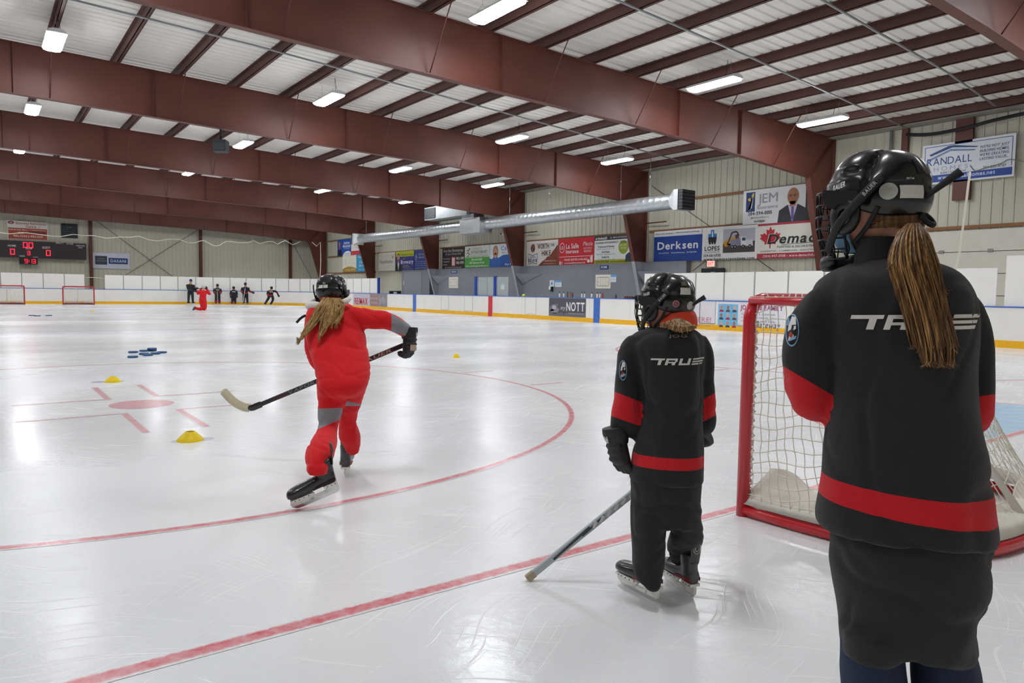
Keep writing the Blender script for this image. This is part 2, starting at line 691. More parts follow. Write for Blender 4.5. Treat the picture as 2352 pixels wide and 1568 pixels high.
for cx in (-6.74, 6.74):
    mb = MB(); flat_strip(mb, circ(cx, 5.93, 4.57), 0.06, closed=True)
    for s in (-1, 1):                            # ticks outside the circle
        for t in (-.85, .85):
            flat_strip(mb, [(cx + s * 4.6, 5.93 + t), (cx + s * 5.15, 5.93 + t)], 0.05)
    painted(mb, 'faceoff_circle', RED_PAINT)
    mb = MB(); mb.add([(x, y, 0.0015) for x, y in circ(cx, 5.88, 0.31, 40)], [tuple(range(40))]); painted(mb, 'faceoff_dot', RED_FAINT)
    mb = MB()
    for sx in (-1, 1):
        for sy in (-1, 1):
            flat_strip(mb, [(cx + sx * .245, 5.88 + sy * .53), (cx + sx * .245, 5.88 + sy * 1.68)], 0.075)
            flat_strip(mb, [(cx + sx * .21, 5.88 + sy * .545), (cx + sx * 1.12, 5.88 + sy * .545)], 0.05, 0.0017)
    painted(mb, 'hash_marks', RED_FAINT)
mb = MB(); cr = circ(0, 0.05, 1.95, 40, 0, math.pi) + [(-1.95, .05)]
mb.add([(x, y, 0.0012) for x, y in cr], [tuple(range(len(cr)))]); painted(mb, 'goal_crease', CREASE)
mb = MB(); flat_strip(mb, cr, 0.05, 0.0016); painted(mb, 'crease_outline', RED_PAINT)
for y, mm_, w in ((20.47, BLUE_PAINT, .3), (36.72, BLUE_PAINT, .3), (28.55, RED_FAINT, .3)):
    mb = MB(); flat_strip(mb, [(-13.3, y), (13.3, y)], w); painted(mb, 'zone_line', mm_)

# ------------------------------------------------------------------ rink boards
S_A = RC * math.pi / 2
L_SIDE = (YF - YN) - 2 * RC
L_END = 2 * (XB - RC)
S0 = YN + RC                                     # = 5.1


def rr(s, off=0.0):                              # rounded-rectangle path; off > 0 is outward from the ice
    s = (s - S0) % (2 * (L_SIDE + L_END) + 4 * S_A)
    R = RC + off
    cs = [(XB - RC, YF - RC), (-XB + RC, YF - RC), (-XB + RC, YN + RC), (XB - RC, YN + RC)]
    for k, Ls in enumerate((L_SIDE, L_END, L_SIDE, L_END)):
        d = [(0, 1), (-1, 0), (0, -1), (1, 0)][k]
        nrm = [(1, 0), (0, 1), (-1, 0), (0, -1)][k]
        c0 = cs[k - 1] if k else cs[3]
        if s <= Ls:
            return np.array((c0[0] + nrm[0] * R + d[0] * s, c0[1] + nrm[1] * R + d[1] * s)), np.array(nrm, float)
        s -= Ls
        if s <= S_A:
            a = k * math.pi / 2 + s / RC
            n_ = np.array((math.cos(a), math.sin(a)))
            return np.array(cs[k]) + n_ * R, n_
        s -= S_A
    return np.array((XB + off, S0)), np.array((1.0, 0.0))


def strip_solid(s0, s1, z0, z1, o0, o1, material=None, step=0.6, mb=None):
    n = max(1, int(math.ceil((s1 - s0) / step)))
    rings = []
    for i in range(n + 1):
        s = s0 + (s1 - s0) * i / n
        a, _ = rr(s, o0)
        c, _ = rr(s, o1)
        rings.append([(*a, z0), (*c, z0), (*c, z1), (*a, z1)])
    mb = mb or MB()
    mb.loft(rings, material, smooth=False)
    return mb


boards = thing('dasher_boards', 'white rink boards with yellow kick plate and blue cap rail round the ice', 'rink boards', (XB, 26, 0))
S_END = S0 + 2 * (L_SIDE + L_END) + 4 * S_A - 0.001
part(strip_solid(S0, S_END, 0.0, 1.045, 0.0, 0.10), 'board_face', WHITE_PLASTIC, boards)
part(strip_solid(S0, S_END, 0.0, 0.19, -0.014, 0.0), 'kick_plate', YELLOW, boards)
part(strip_solid(S0, S_END, 1.045, 1.08, -0.012, 0.14), 'cap_rail', BLUE, boards)
RED_STRIPE = ink('cf3a45')
for a, b_, mm_ in ((36.53, 36.92, BLUE), (28.38, 28.74, RED_STRIPE), (20.28, 20.66, BLUE)):
    part(strip_solid(a, b_, 0.0, 1.05, -0.018, 0.0), 'line_stripe', mm_, boards)
SEAM = mat('grey_seam', 'a8a8a6', rough=0.6)
for a, b_ in ((33.54, 32.73), (31.08, 30.25), (25.57, 24.72), (14.9, 14.2)):       # player gates
    g_ = strip_solid(b_, a, 0.24, 1.03, -0.004, 0.0)
    gate = part(g_, 'gate', WHITE_PLASTIC, boards)
    e = MB()
    for s in (a, b_):
        strip_solid(s - .012, s + .012, 0.22, 1.04, -0.006, 0.0, mb=e)
    strip_solid(b_, a, 0.215, 0.235, -0.006, 0.0, mb=e)
    part(e, 'gate_edge', SEAM, boards)
e = MB()
s = 6.3
while s < 90:
    strip_solid(s - .006, s + .006, 0.19, 1.04, -0.002, 0.0, mb=e)
    s += 2.44
part(e, 'panel_seam', mat('pale_seam', 'cfccc6', rough=0.6), boards)


def board_ad(s1, s0, face, label, fn, z0=0.2, z1=1.035):     # vinyl advertisement on the boards, left end s1, right end s0
    a, n_ = rr(s1, -0.006)
    c, _ = rr(s0, -0.006)
    ux = unit(np.array((*(c - a), 0)))
    uz = np.array((-n_[0], -n_[1], 0.0))
    W = np.linalg.norm(c - a)
    B = Board((*a, z1), ux, (0, 0, 1), uz, W, z1 - z0)
    fn(B)
    return B.finish('board_advertisement', label, 'advertisement', face, 0.005, 'advertisements on the rink boards')


def ad_remax(B):
    B.text('RE/MAX', 50, 28, 17, 'd0313f', w=80, bold=True, shear=.05, gap=.05)


def ad_brown(B):
    B.rect(2, 2, 52, 32, 'a08482').rect(55, 2, 98, 32, '8f8b93')
    for k in range(7):
        B.line([(58 + k * 5.5, 4 + (k * 7) % 9), (61 + k * 5.2, 30 - (k * 5) % 11)], 2.2, 'c2bfc6')
    B.text('PANCAKE', 27, 14, 5, 'c9b3b0', w=44)
    B.text('HOUSE', 27, 25, 5, 'c9b3b0', w=34)


def ad_nott(B):
    B.poly([(2, 18), (8, 12), (26, 10), (24, 17), (12, 24), (2, 24)], '75747c').poly([(4, 22), (20, 16), (30, 20), (22, 28), (8, 28)], '8f8e96')
    B.ell(15, 17, 6, 4, 'b9b8bf', 2)
    B.poly([(0, 27), (100, 25), (100, 32.5), (0, 32.5)], '6d6c75')
    B.text('my', 40, 21, 8, 'dcdce0', shear=.3, w=14, bold=False)
    B.text('NOTT', 73, 22, 15, 'ececf0', w=48)
    B.text('nottautocorp.com', 75, 27.5, 2.2, 'c9c9d2', w=40, bold=False)
    B.rect(42, 24, 44, 30, '2e2d33', 2)


def ad_cwcc(B):
    B.ell(33, 10, 10, 6.5, '3f8f70', 1).text('CWCC', 33, 12.2, 4.6, 'f2f4f2', w=15)
    B.text('PLAY HERE!', 61, 28.5, 6.5, 'c9808a', w=66, bold=False)
    B.text('THERE ARE NO LIMITS HERE', 64, 34.5, 1.8, '8a8a90', w=60)


def ad_family(B):
    B.rect(2, 3, 33, 34, '6fb5dc')
    for i in range(3):
        for j in range(3):
            cx, cy = 7.3 + i * 10.3, 8 + j * 10.3
            B.rect(cx - 4.7, cy - 4.6, cx + 4.7, cy + 5.2, '7cc0e6', 2)
            B.ell(cx, cy - .5, 2, 2.6, ('c98f78', 'a87058', 'd8a68e')[(i + j) % 3], 3, 12)
            B.poly([(cx - 3.6, cy + 5.2), (cx - 2.4, cy + 2.4), (cx + 2.4, cy + 2.4), (cx + 3.6, cy + 5.2)], ('b43a46', '40485c', '6a4a42')[(i * 2 + j) % 3], 3)
    B.text('JOIN THE FAMILY', 68, 9.5, 6, 'a8387c', w=62)
    for k, t in enumerate(('Gateway is a volunteer', 'centre and needs you', 'come out and help')):
        B.text(t, 64, 16 + k * 4.5, 2.6, '7b7f8c', w=50, bold=False)
    B.text('direct@gateway', 47, 32, 3.4, '5f78b4', w=26, bold=False)
    B.text('Gateway', 78, 32, 8, '35353c', w=36, bold=False, shear=.25)


board_ad(45.76, 43.06, 'c3c2cf', 'grey RE/MAX board panel in red letters, left of a brown board panel', ad_remax)
board_ad(43.02, 40.41, '9d8d92', 'brown and grey board panel between the RE/MAX panel and the blue stripe', ad_brown)
board_ad(23.73, 21.17, '58575f', 'dark grey NOTT board panel beside a blue stripe, under the water bottles', ad_nott)
board_ad(16.9, 14.22, 'e3dfe4', 'pale board panel with green CWCC oval and PLAY HERE lettering', ad_cwcc)
board_ad(14.12, 11.42, 'e6e5ea', 'pale board panel with a grid of nine small portraits, seen past the net', ad_family)

# white shields above the boards
shield_edges = [73.39, 72.2, 70.98, 69.74, 68.5, None, 67.28, 66.06, 64.83, 63.6, 62.38, 61.11, 59.88, 58.66, 57.47, 56.3, 55.16, 54.07, 53.04, 52.06,
                51.0, 49.9, 48.85, 47.8, 46.98, 45.84, 44.45, 43.13, 41.93]
near_edges = [17.8, 16.5, 15.18, 13.9, 12.63, 11.34, 10.08, 8.85, 7.6, 6.4, 5.2]


def shield(s1, s0, z1, label, post=True):
    o = strip_solid(s0 + .03, s1 - .03, 1.085, z1, 0.045, 0.065, step=.4).build('board_shield', SHIELD, None, local=(*rr((s0 + s1) / 2, .05)[0], 1.085))
    if post:
        part(strip_solid(s1 - .02, s1 + .02, 1.08, z1, 0.035, 0.085), 'post', SEAM, o, 'thin grey post')
    return tag(o, label, 'shield', 'white shields above the boards')


k, run = 0, 'beside the far scoreboard'
for a, b_ in zip(shield_edges[:-1], shield_edges[1:]):
    if a is None:
        k, run = 0, 'of the long run along the far end'
        continue
    if b_ is None:
        continue
    k += 1
    shield(a, b_, 2.09, 'white board shield, %s from the left %s' % (ordinal(k), run), k > 1)
for k, (a, b_) in enumerate(zip(near_edges[:-1], near_edges[1:])):
    shield(a, b_, 2.09, 'white board shield, %s to the right of the grey bench wall' % ordinal(k + 1), k > 0)
shield(5.06, 3.85, 2.40, 'taller white board shield at the right edge of the picture', False)
tag(strip_solid(41.72, 41.9, 1.08, 2.12, 0.0, 0.12).build('end_post', BLUE_POST, None, local=(*rr(41.8)[0], 1.08)), 'blue post closing the long run of white shields above the brown board panel', 'post')

# ------------------------------------------------------------------ shell of the hall
XW, YW = 16.85, 60.35
XL, Y0W = -32.0, -7.0
RIDGE = -8.5


def roof_z(x):                                    # top of the rafters
    return 6.885 + 0.0275 * (16.6 - x) if x > RIDGE else 6.885 + 0.0275 * (16.6 - RIDGE) - 0.0275 * (RIDGE - x)


def cladding(o, ux, W, z0, z1f, nrm, pitch=0.305):     # vertical ribbed metal cladding
    o, ux, nrm = (np.array(q, float) for q in (o, ux, nrm))
    prof = []
    x = 0.0
    while x < W:
        for dx, d in ((0, 0), (.225, 0), (.245, .025), (.285, .025)):
            if x + dx < W:
                prof.append((x + dx, d))
        x += pitch
    prof.append((W, 0))
    v, f = [], []
    for x, d in prof:
        p = o + ux * x + nrm * d
        v += [(p[0], p[1], z0), (p[0], p[1], z1f(p[0]))]
    for i in range(len(prof) - 1):
        f.append((2 * i, 2 * i + 2, 2 * i + 3, 2 * i + 1))
    return MB().add(v, f)


struct(cladding((XW, YW, 0), (0, -1, 0), YW - Y0W, 0, lambda x: 7.15, (-1, 0, 0)).build('wall_right', CLAD))
struct(cladding((XL, YW, 0), (1, 0, 0), XW - XL, 0, lambda x: roof_z(x) + .24, (0, -1, 0)).build('wall_far', CLAD))
struct(MB().box((XL - .1, Y0W, 0), (XL, YW, 7.4)).build('wall_left', CLAD))
struct(MB().box((XL, Y0W - .1, 0), (XW, Y0W, 7.7)).build('wall_near', CLAD))

# ribbed white roof deck, ribs running down the slope
prof = []
y = Y0W
while y < YW:
    prof += [(y, 0), (y + .2, 0), (y + .225, .035), (y + .28, .035)]
    y += 0.305
v, f = [], []
for yy, d in prof:
    for x in (XL, RIDGE, XW):
        v.append((x, yy, roof_z(x) + 0.245 + d))
for i in range(len(prof) - 1):
    for j in range(2):
        f.append((3 * i + j, 3 * i + 3 + j, 3 * i + 4 + j, 3 * i + 1 + j))
struct(MB().add(v, f).build('ceiling', WHITE_DECK))

# purlins
PX = [16.2 - 1.615 * k for k in range(22)]
for k, x in enumerate(PX):
    z = roof_z(x)
    mb = MB()
    zt = z + .24
    mb.box((x - .008, Y0W + .1, z), (x + .008, YW - .1, zt))
    mb.box((x - .008, Y0W + .1, z), (x + .085, YW - .1, z + .012))
    mb.box((x - .075, Y0W + .1, zt - .012), (x + .008, YW - .1, zt))
    mb.box((x + .066, Y0W + .1, z), (x + .075, YW - .1, z + .028))
    o = mb.build('purlin', STEEL_DARK, None, local=(x, 26, z))
    tag(o, 'brown steel roof purlin running lengthwise, %s out from the right wall' % ordinal(k + 1), 'roof purlin', 'roof purlins')

# rigid steel frames
FY = [-6.3, 2.95, 11.75, 20.70, 29.94, 39.25, 48.85, 58.55]
fl = 0.1


def rafter_bot(x):
    pts = [(15.1, 5.40), (12.0, 5.60), (9.0, 5.78), (6.0, 5.90), (2.0, 5.98), (-2, 6.08), (-6, 6.2), (-8.5, 6.26), (-20, 6.1), (-32, 5.5)]
    for (xa, za), (xb, zb) in zip(pts[:-1], pts[1:]):
        if xb <= x <= xa:
            return za + (zb - za) * (xa - x) / (xa - xb)
    return 5.4


names = ['behind the viewer', 'nearest, at the top right corner of the view', 'crossing over the nearest player, with the near right column',
         'second to cross the whole view, over the duct end', 'third to cross the whole view', 'fourth to cross the whole view, over the duct joint box',
         'fifth to cross the whole view, at the far duct end', 'farthest, just before the end wall']
for k, y in enumerate(FY):
    root = thing('roof_frame', 'tapered red brown steel roof frame, %s' % names[k], 'steel frame', (XW, y, 0), 'steel roof frames')
    mb = MB()
    xs = [16.6, 15.1, 12, 9, 6, 2, -2, -6, RIDGE, -20, XL + .2]
    # web
    v = []
    for x in xs:
        v += [(x, y, rafter_bot(min(x, 15.1))), (x, y, roof_z(x))]
    front = [(p[0], p[1] - .006, p[2]) for p in v]
    back = [(p[0], p[1] + .006, p[2]) for p in v]
    n = len(xs)
    mb.add(front, [(2 * i, 2 * i + 1, 2 * i + 3, 2 * i + 2) for i in range(n - 1)])
    mb.add(back, [(2 * i, 2 * i + 2, 2 * i + 3, 2 * i + 1) for i in range(n - 1)])
    for i in range(n - 1):                        # flanges
        for zf, dz in ((roof_z, -.014), (lambda q: rafter_bot(min(q, 15.1)), -.016)):
            if i == 0 and dz == -.016:
                continue
            a, b_ = xs[i], xs[i + 1]
            za, zb = zf(a), zf(b_)
            mb.add([(a, y - fl, za + dz), (b_, y - fl, zb + dz), (b_, y + fl, zb + dz), (a, y + fl, za + dz), (a, y - fl, za), (b_, y - fl, zb), (b_, y + fl, zb), (a, y + fl, za)],
                   [(0, 3, 2, 1), (4, 5, 6, 7), (0, 1, 5, 4), (1, 2, 6, 5), (2, 3, 7, 6), (3, 0, 4, 7)])
    part(mb, 'rafter', STEEL_RED, root)
    # tapered column with flanges and knee plates
    mb = MB()
    col = [(15.09, 5.40), (15.55, 3.9), (16.01, 2.37), (16.42, 0.9), (16.5, 0.0)]
    wx = 16.62
    mb.add([(x, y - .006, z) for x, z in col] + [(wx, y - .006, z) for _, z in col], [(i, i + 5, i + 6, i + 1) for i in range(4)])
    mb.add([(x, y + .006, z) for x, z in col] + [(wx, y + .006, z) for _, z in col], [(i, i + 1, i + 6, i + 5) for i in range(4)])
    for i in range(4):
        (xa, za), (xb, zb) = col[i], col[i + 1]
        mb.add([(xa, y - fl, za), (xb, y - fl, zb), (xb, y + fl, zb), (xa, y + fl, za), (xa - .016, y - fl, za), (xb - .016, y - fl, zb), (xb - .016, y + fl, zb), (xa - .016, y + fl, za)],
               [(0, 3, 2, 1), (4, 5, 6, 7), (0, 1, 5, 4), (1, 2, 6, 5), (2, 3, 7, 6), (3, 0, 4, 7)])
    mb.box((wx, y - fl, 0), (wx + .016, y + fl, 6.87))
    gz = 2.75 if 18 < y < 44 else 0               # lower part painted grey with the bench wall
    part(mb, 'column', STEEL_RED, root)
    if gz:
        gm = MB()
        gm.add([(x - .020, y + s * (fl + .003), z) for s in (-1, 1) for x, z in ((15.895, 2.75), (16.01, 2.37), (16.42, .9), (16.5, 0))], [(0, 1, 5, 4), (1, 2, 6, 5), (2, 3, 7, 6)])
        gm.add([(15.9, y - .009, 2.75), (16.01, y - .009, 2.37), (16.42, y - .009, .9), (16.5, y - .009, 0), (16.6, y - .009, 0), (16.6, y - .009, 2.75)], [(0, 1, 2, 3, 4, 5)])
        part(gm, 'painted_column_foot', GREY_LIGHT, root, 'grey painted foot of the column')
    # knee stiffener, web stiffeners
    mb = MB()
    mb.add([(15.09, y - .09, 5.40), (16.6, y - .09, 6.85), (16.6, y, 6.85), (15.09, y, 5.40)], [(0, 1, 2, 3)])
    part(mb, 'knee_stiffener', STEEL_RED, root)
    for x in (11.2, 8.3, 2.0, -3.9, -7.2):
        mb = MB()
        mb.box((x - .006, y - .095, rafter_bot(x)), (x + .006, y + .095, roof_z(x) - .012))
        part(mb, 'web_stiffener', STEEL_RED, root)
    for x in (12.97, 9.74, 6.51, 3.28, .05, -3.2, -6.4):    # flange braces up to the purlins
        mb = MB()
        mb.tube([(x, y - .08, rafter_bot(x) + .02), (x, y - 1.0, roof_z(x) + .02)], .014, 5)
        part(mb, 'flange_brace', STEEL_RED, root)

# conduits under the purlins
for pts, lab in (([(-12, 15.55, 0), (-2.3, 16.41, 0), (9.27, 17.4, 0), (16.2, 18.1, 0)], 'thin grey conduit crossing the view from the top left under the purlins'),
                 ([(-0.2, 8.36, 0), (1.27, 8.4, 0), (7.5, 8.66, 0), (16.5, 9.23, 0)], 'thin grey conduit between the two nearest lamps on the right, under the purlins'),
                 ([(-8, 5.2, 0), (4.8, 5.72, 0), (11.7, 6.0, 0), (15.8, 6.35, 0)], 'thin grey conduit nearest the top right corner, under the purlins')):
    P = [(x, y, roof_z(x) - .035) for x, y, _ in pts]
    o = MB().tube(P, .026, 8).build('conduit', GREY_PIPE, None, local=P[1])
    tag(o, lab, 'conduit', 'conduits under the roof')

# ------------------------------------------------------------------ lamps
HOUSING = mat('lamp_housing_white', 'd8dadc', rough=0.4)
DIFF = mat('lamp_diffuser', 'f8fbff', rough=0.5, emit=LAMP_STRENGTH)


def ceiling_light(x, y, z, label):
    root = thing('ceiling_light', label, 'light', (x, y, z), 'hanging ice lamps')
    L, W = .75, .21
    mb = MB()
    sec = [(-W, 0), (-W * .8, .07), (-W * .3, .10), (W * .3, .10), (W * .8, .07), (W, 0)]
    mb.loft([[(x + a, y + t, z + b) for a, b in sec] for t in (-L, L)], smooth=False)
    part(mb, 'housing', HOUSING, root)
    mb = MB()
    sec = [(-W * .95, -.002), (-W * .85, -.045), (-W * .4, -.065), (W * .4, -.065), (W * .85, -.045), (W * .95, -.002)]
    mb.loft([[(x + a * k, y + t, z + b * k) for a, b in sec] for t, k in ((-L, .6), (-L + .04, 1), (L - .04, 1), (L, .6))], smooth=False)
    part(mb, 'diffuser', DIFF, root)
    zc = roof_z(x) + .1
    for t in (-.52, .52):
        mb = MB()
        mb.tube([(x, y + t, z + .27), (x, y + t, zc)], .004, 4).tube([(x - .14, y + t, z + .09), (x, y + t, z + .27), (x + .14, y + t, z + .09)], .004, 4)
        part(mb, 'hanger', GREY_PIPE, root)
    mb = MB()
    mb.tube([(x + .05, y - .3, z + .1), (x + .10, y - .32, z + .28), (x + .02, y - .40, zc)], .007, 5)
    part(mb, 'cable', BLACK_MATTE, root)
    return root


LROW = [(-6.45, [18.35, 26.75, 35.7], 'left'), (0.47, [9.72, 18.4, 27.0, 35.95], 'centre left'),
        (7.4, [9.78, 18.6, 27.05, 36.2], 'centre right'), (12.65, [9.85, 18.6, 27.3, 36.2], 'right')]
HANG = .42
for x, ys, nm in LROW:
    for k, y in enumerate(ys):
        ceiling_light(x, y, roof_z(x) - HANG, 'bright hanging lamp, %s from the viewer in the %s row' % (ordinal(k + 1), nm))
    for k, y in enumerate((45.0, 54.0)):            # one lamp to a bay; these two are hidden by the deep rafters
        ceiling_light(x, y, roof_z(x) - HANG, 'bright hanging lamp far down the %s row, %s behind the rafters' % (nm, ordinal(k + 1)))
    for k, y in enumerate((0.8,) if nm != 'left' else (9.5, 0.8)):
        ceiling_light(x, y, roof_z(x) - HANG, 'bright hanging lamp over the viewer, %s nearer one of the %s row' % (ordinal(k + 1), nm))
for k, y in enumerate((0.8, 9.5, 18.4, 27.0, 36.0, 45.0, 54.0)):
    ceiling_light(-12.2, y, roof_z(-12.2) - HANG, 'bright hanging lamp, %s in the row over the left boards' % ordinal(k + 1))

# ------------------------------------------------------------------ bench wall and its fittings
XG = 16.55
bw = MB().box((XG, 18.18, 0), (XW - .03, 44.2, 2.74))
struct(bw.build('wall_bench', GREY_WALL))
# timber girts along the right wall
for k, (y0, y1, z) in enumerate(((9.0, 20.6, 5.42), (12.3, 20.6, 4.13), (21.0, 29.8, 4.13), (30.2, 39.2, 4.13), (39.5, 48.7, 4.13), (49, 58.4, 4.13), (49, 58.4, 5.5), (49, 58.4, 2.7), (-6, 11.6, 3.5))):
    o = MB().box((XW - .09, y0, z - .05), (XW - .03, y1, z + .05)).build('trim_%d' % (k + 1), TIMBER)
    struct(o)

OX, UXR, UZR = XW - .16, (0, -1, 0), (-1, 0, 0)


def wall_sign(y, z, label, face, fn, W=2.72, H=1.36, thick=.03, frame=None, x=None, name='advertising_sign', cat='sign', group='advertising signs on the hall walls'):
    B = Board((OX if x is None else x, y, z), UXR, (0, 0, 1), UZR, W, H)
    fn(B)
    return B.finish(name, label, cat, face, thick, group, frame)


def s_derksen(B):
    B.rect(0, 9, 100, 50, '27489a')
    B.text('Rentals  Sales  Real Estate', 22, 5.6, 1.9, '5a5f68', w=36).text('derksenplumbing', 70, 4.8, 1.9, '5a5f68', w=46)
    B.text('Derksen', 50, 30, 12, 'f0f1f4', w=84)
    B.text('Parts to Perform', 22, 37, 2, 'dfe3ee', w=22).text('DerksenPlumbing.ca', 52, 37, 2, 'dfe3ee', w=28).text('204-668-5666', 80, 37, 2, 'dfe3ee', w=20)


def s_lopes(B):
    B.poly([(12, 10), (12, 19), (28, 19), (28, 10), (23, 10), (23, 4), (17, 4), (17, 10)], '2f7fc4').rect(19, 6, 21, 15, 'e8eef4', 2)
    B.poly([(12.5, 15), (12.5, 21), (14, 26), (17, 26), (17, 22), (19, 26), (21, 26), (23, 22), (23, 26), (26, 26), (27.5, 21), (27.5, 15)], '26272b', 2)
    B.text('LOPES', 20, 35.5, 6.5, '1f242c', w=28).text('EXCAVATIONS LTD', 20, 39, 2, '9a9da2', w=28)
    B.text('204-661-6930', 20, 45, 4, '33363c', w=32)
    B.text('www.lopesexcavations.com', 50, 53 - 2.2, 4.2, '2a2d33', w=92)
    B.rect(40, 5, 96, 40, 'b9b9c6').poly([(40, 27), (96, 24), (96, 40), (40, 40)], '4c4542', 2)
    B.poly([(40, 24), (52, 17), (64, 16), (66, 26), (52, 29), (40, 29)], 'c9a252', 2).poly([(42, 26), (48, 23), (50, 29), (46, 31), (42, 30)], 'd08c28', 3)
    B.line([(48, 28), (56, 10), (64, 9), (68, 15)], 2.2, '3a3836', 3).poly([(61, 14), (68, 13), (68, 19), (63, 20)], '5c4534', 3)
    B.poly([(53, 21), (71, 19), (72, 30), (54, 30)], '8a8aa0', 3).rect(71, 17, 81, 30, 'e6e6ea', 3).rect(74, 18.5, 80, 23, '4c5560', 4).poly([(81, 22), (92, 22), (93, 31), (81, 31)], 'dcdce2', 3)
    for x in (57, 62, 76, 88):
        B.ell(x, 31.5, 2.8, 2.8, '26262a', 4, 14).ell(x, 31.5, 1.2, 1.2, 'a8a8ae', 5, 10)


LEAF = [(0, -10), (1.6, -6.5), (4, -7.6), (3.4, -2.4), (6.2, -4.6), (7, -3), (9.6, -3.4), (8.6, -.6), (10, .6), (5, 4.4), (5.6, 6.4), (.6, 5.6), (.5, 10), (-.5, 10), (-.6, 5.6), (-5.6, 6.4),
        (-5, 4.4), (-10, .6), (-8.6, -.6), (-9.6, -3.4), (-7, -3), (-6.2, -4.6), (-3.4, -2.4), (-4, -7.6), (-1.6, -6.5)]


def s_demac(B):
    B.rect(0, 0, 100, 3, 'b33a48').rect(0, 42.5, 100, 50, 'b33a48')
    B.poly([(21 + x * 1.7, 20 + y * 1.55) for x, y in LEAF], 'c8323e', 1)
    B.text('Demac', 54, 29, 14, 'f4f2ee', w=77, shear=.2, lay=4).text('Demac', 54, 29, 13.4, '2e3234', w=75, shear=.2, lay=6)
    B.line([(40, 31), (94, 29.5)], .8, '6c7074')
    B.text('PAINTING & DECORATING', 62, 35.5, 3, '6c7a78', w=58).text('RESIDENTIAL - COMMERCIAL - INDUSTRIAL', 50, 40.5, 2, '8a9490', w=88)
    B.text('(204)-947-5938 - www.demacltd.ca', 52, 48, 3.2, 'f0dfe0', w=84)


def s_jem(B):
    B.rect(5, 3, 20, 31, '1d3c72').poly([(13, 28), (15, 18), (14.5, 7), (18, 4), (16.5, 16), (15, 26), (8, 30)], 'f0e8d8', 2)
    B.poly([(14.5, 8), (18.5, 5), (18, 10), (15, 11)], 'e6c23a', 3).poly([(8, 12), (12, 11), (13, 16), (9, 15)], 'e6c23a', 3)
    B.text('JEM', 41, 20, 13, '9ba0ac', w=32, bold=False).text('Insurance', 41, 28.5, 5, 'a4a6b2', w=33, bold=False)
    B.text('204-594-0015', 29, 36.5, 5, '4b5468', w=40).text('jeminsurance.ca', 29, 41.5, 3, '7c8290', w=30, bold=False).text('autopac', 29, 47, 4, '3a3e48', w=18)
    B.person(81, 1, 49, 'b07a5a', None, '3a3a42', 'd8c6e0', tie='6a64a4', hs=1.22)
    B.ring(77.4, 13.9, 2.6, 1.6, .4, '3a3030', 6, 12).ring(84.6, 13.9, 2.6, 1.6, .4, '3a3030', 6, 12)


def s_worth(B):
    B.poly([(38, 50), (52, 41), (60, 38), (68, 32), (76, 31), (84, 22), (91, 17), (96, 12), (100, 10), (100, 50)], '8a4630')
    B.text('WORTH', 54, 16, 10, '5a2e28', w=36).text('THE', 83, 12, 4.6, '5a2e28', w=11).text('HIKE.', 66, 30, 10, '5a2e28', w=32)
    B.ell(21, 14, 6.5, 8.5, '6a3528', 2).line([(20, 7), (22, 12), (20, 17), (22, 22)], 1, 'e8ded6', 3)
    B.poly([(6, 25), (21, 29), (36, 25), (34, 46), (21, 43), (8, 46)], 'f0f0ee', 2).line([(6, 25), (21, 29), (36, 25), (34, 46), (21, 43), (8, 46), (6, 25)], 1.1, '3a3a55', 3)
    B.text('GREEN', 21, 33.4, 3, '5c5c6e', w=20, lay=4).text('BEAN', 21, 42, 7, '34344e', w=27, lay=4)
    B.text('1 - 280 Marchand Ave', 75, 42, 2.8, 'e8c8b4', w=40).text('www.greenbean.ca', 75, 47, 2.4, 'd8b8a4', w=40)


def s_lasalle(B):
    B.ring(10, 17, 6.5, 8.5, 1.2, 'f6e9e9').text('LS', 10, 20, 6, 'f6e9e9', w=8)
    B.text('La Salle', 40, 19, 9, 'f8efef', w=36).text('Insurance', 40, 28, 7, 'f8efef', w=36)
    B.text('Plezia', 83, 15.5, 7.5, 'f8e4e4', w=26, shear=.25, bold=False).text('INSURANCE', 83, 22, 4, 'f0c6c6', w=23, bold=False).text('BROKERS', 83, 27.5, 4, 'f0c6c6', w=20)
    B.rect(1, 34, 98, 35, 'f6dede').text('ONLINE QUOTES AVAILABLE', 50, 42, 3.6, 'f8efef', w=66, shear=.1).text('www.lasalleinsurance.com', 47, 48, 3.4, 'f8efef', w=60)
    B.rect(2, 43, 8, 49, 'f6e9e9').text('f', 5, 48.4, 4.6, 'd03038', w=1.8, lay=4).rect(9, 43, 13, 49, 'e07a80').ell(86, 44, 4, 3, 'f6e9e9').poly([(90, 38), (94, 33), (97, 33), (97, 46), (92, 47)], 'f6e9e9')


def s_ortho(B):
    B.rect(0, 0, 100, 8, '3c4047').text('orthohealth', 18, 6.5, 5, 'f2f2f2', w=30).text('Dr. SMITH ORTHODONTICS', 66, 5.5, 2.6, 'c8cacc', w=50)
    B.text('KILDONAN ORTHODONTICS - 3 Locations', 45, 14, 3, '44484e', w=84)
    for k, (a, b_) in enumerate((('Transcona/Kildonan', '1-570 Regent Ave. W'), ('Southdale', '150-343 Meadow Rd.'), ('Selkirk', '3-202 Main St. Selkirk, MB'))):
        B.text(a, 30, 21 + k * 9.5, 3.4, '4a4c50', w=42 if k == 0 else 20).text(b_, 30, 25 + k * 9.5, 2.6, '9a9ea4', w=46, bold=False)
    B.ell(74, 22, 12, 12, '9aab3c', 1, 30).text('NEW PATIENTS', 74, 20, 3, 'e4ecb0', w=17).text('WELCOME', 74, 25, 3, 'e4ecb0', w=15)
    B.rect(0, 43, 100, 50, 'b3b62c').text('(204) 949-7868  www.orthohealth.ca', 46, 48, 3.2, '5c6420', w=84)
    B.person(92, 14, 34, 'e0b090', '20202a', '33465a')


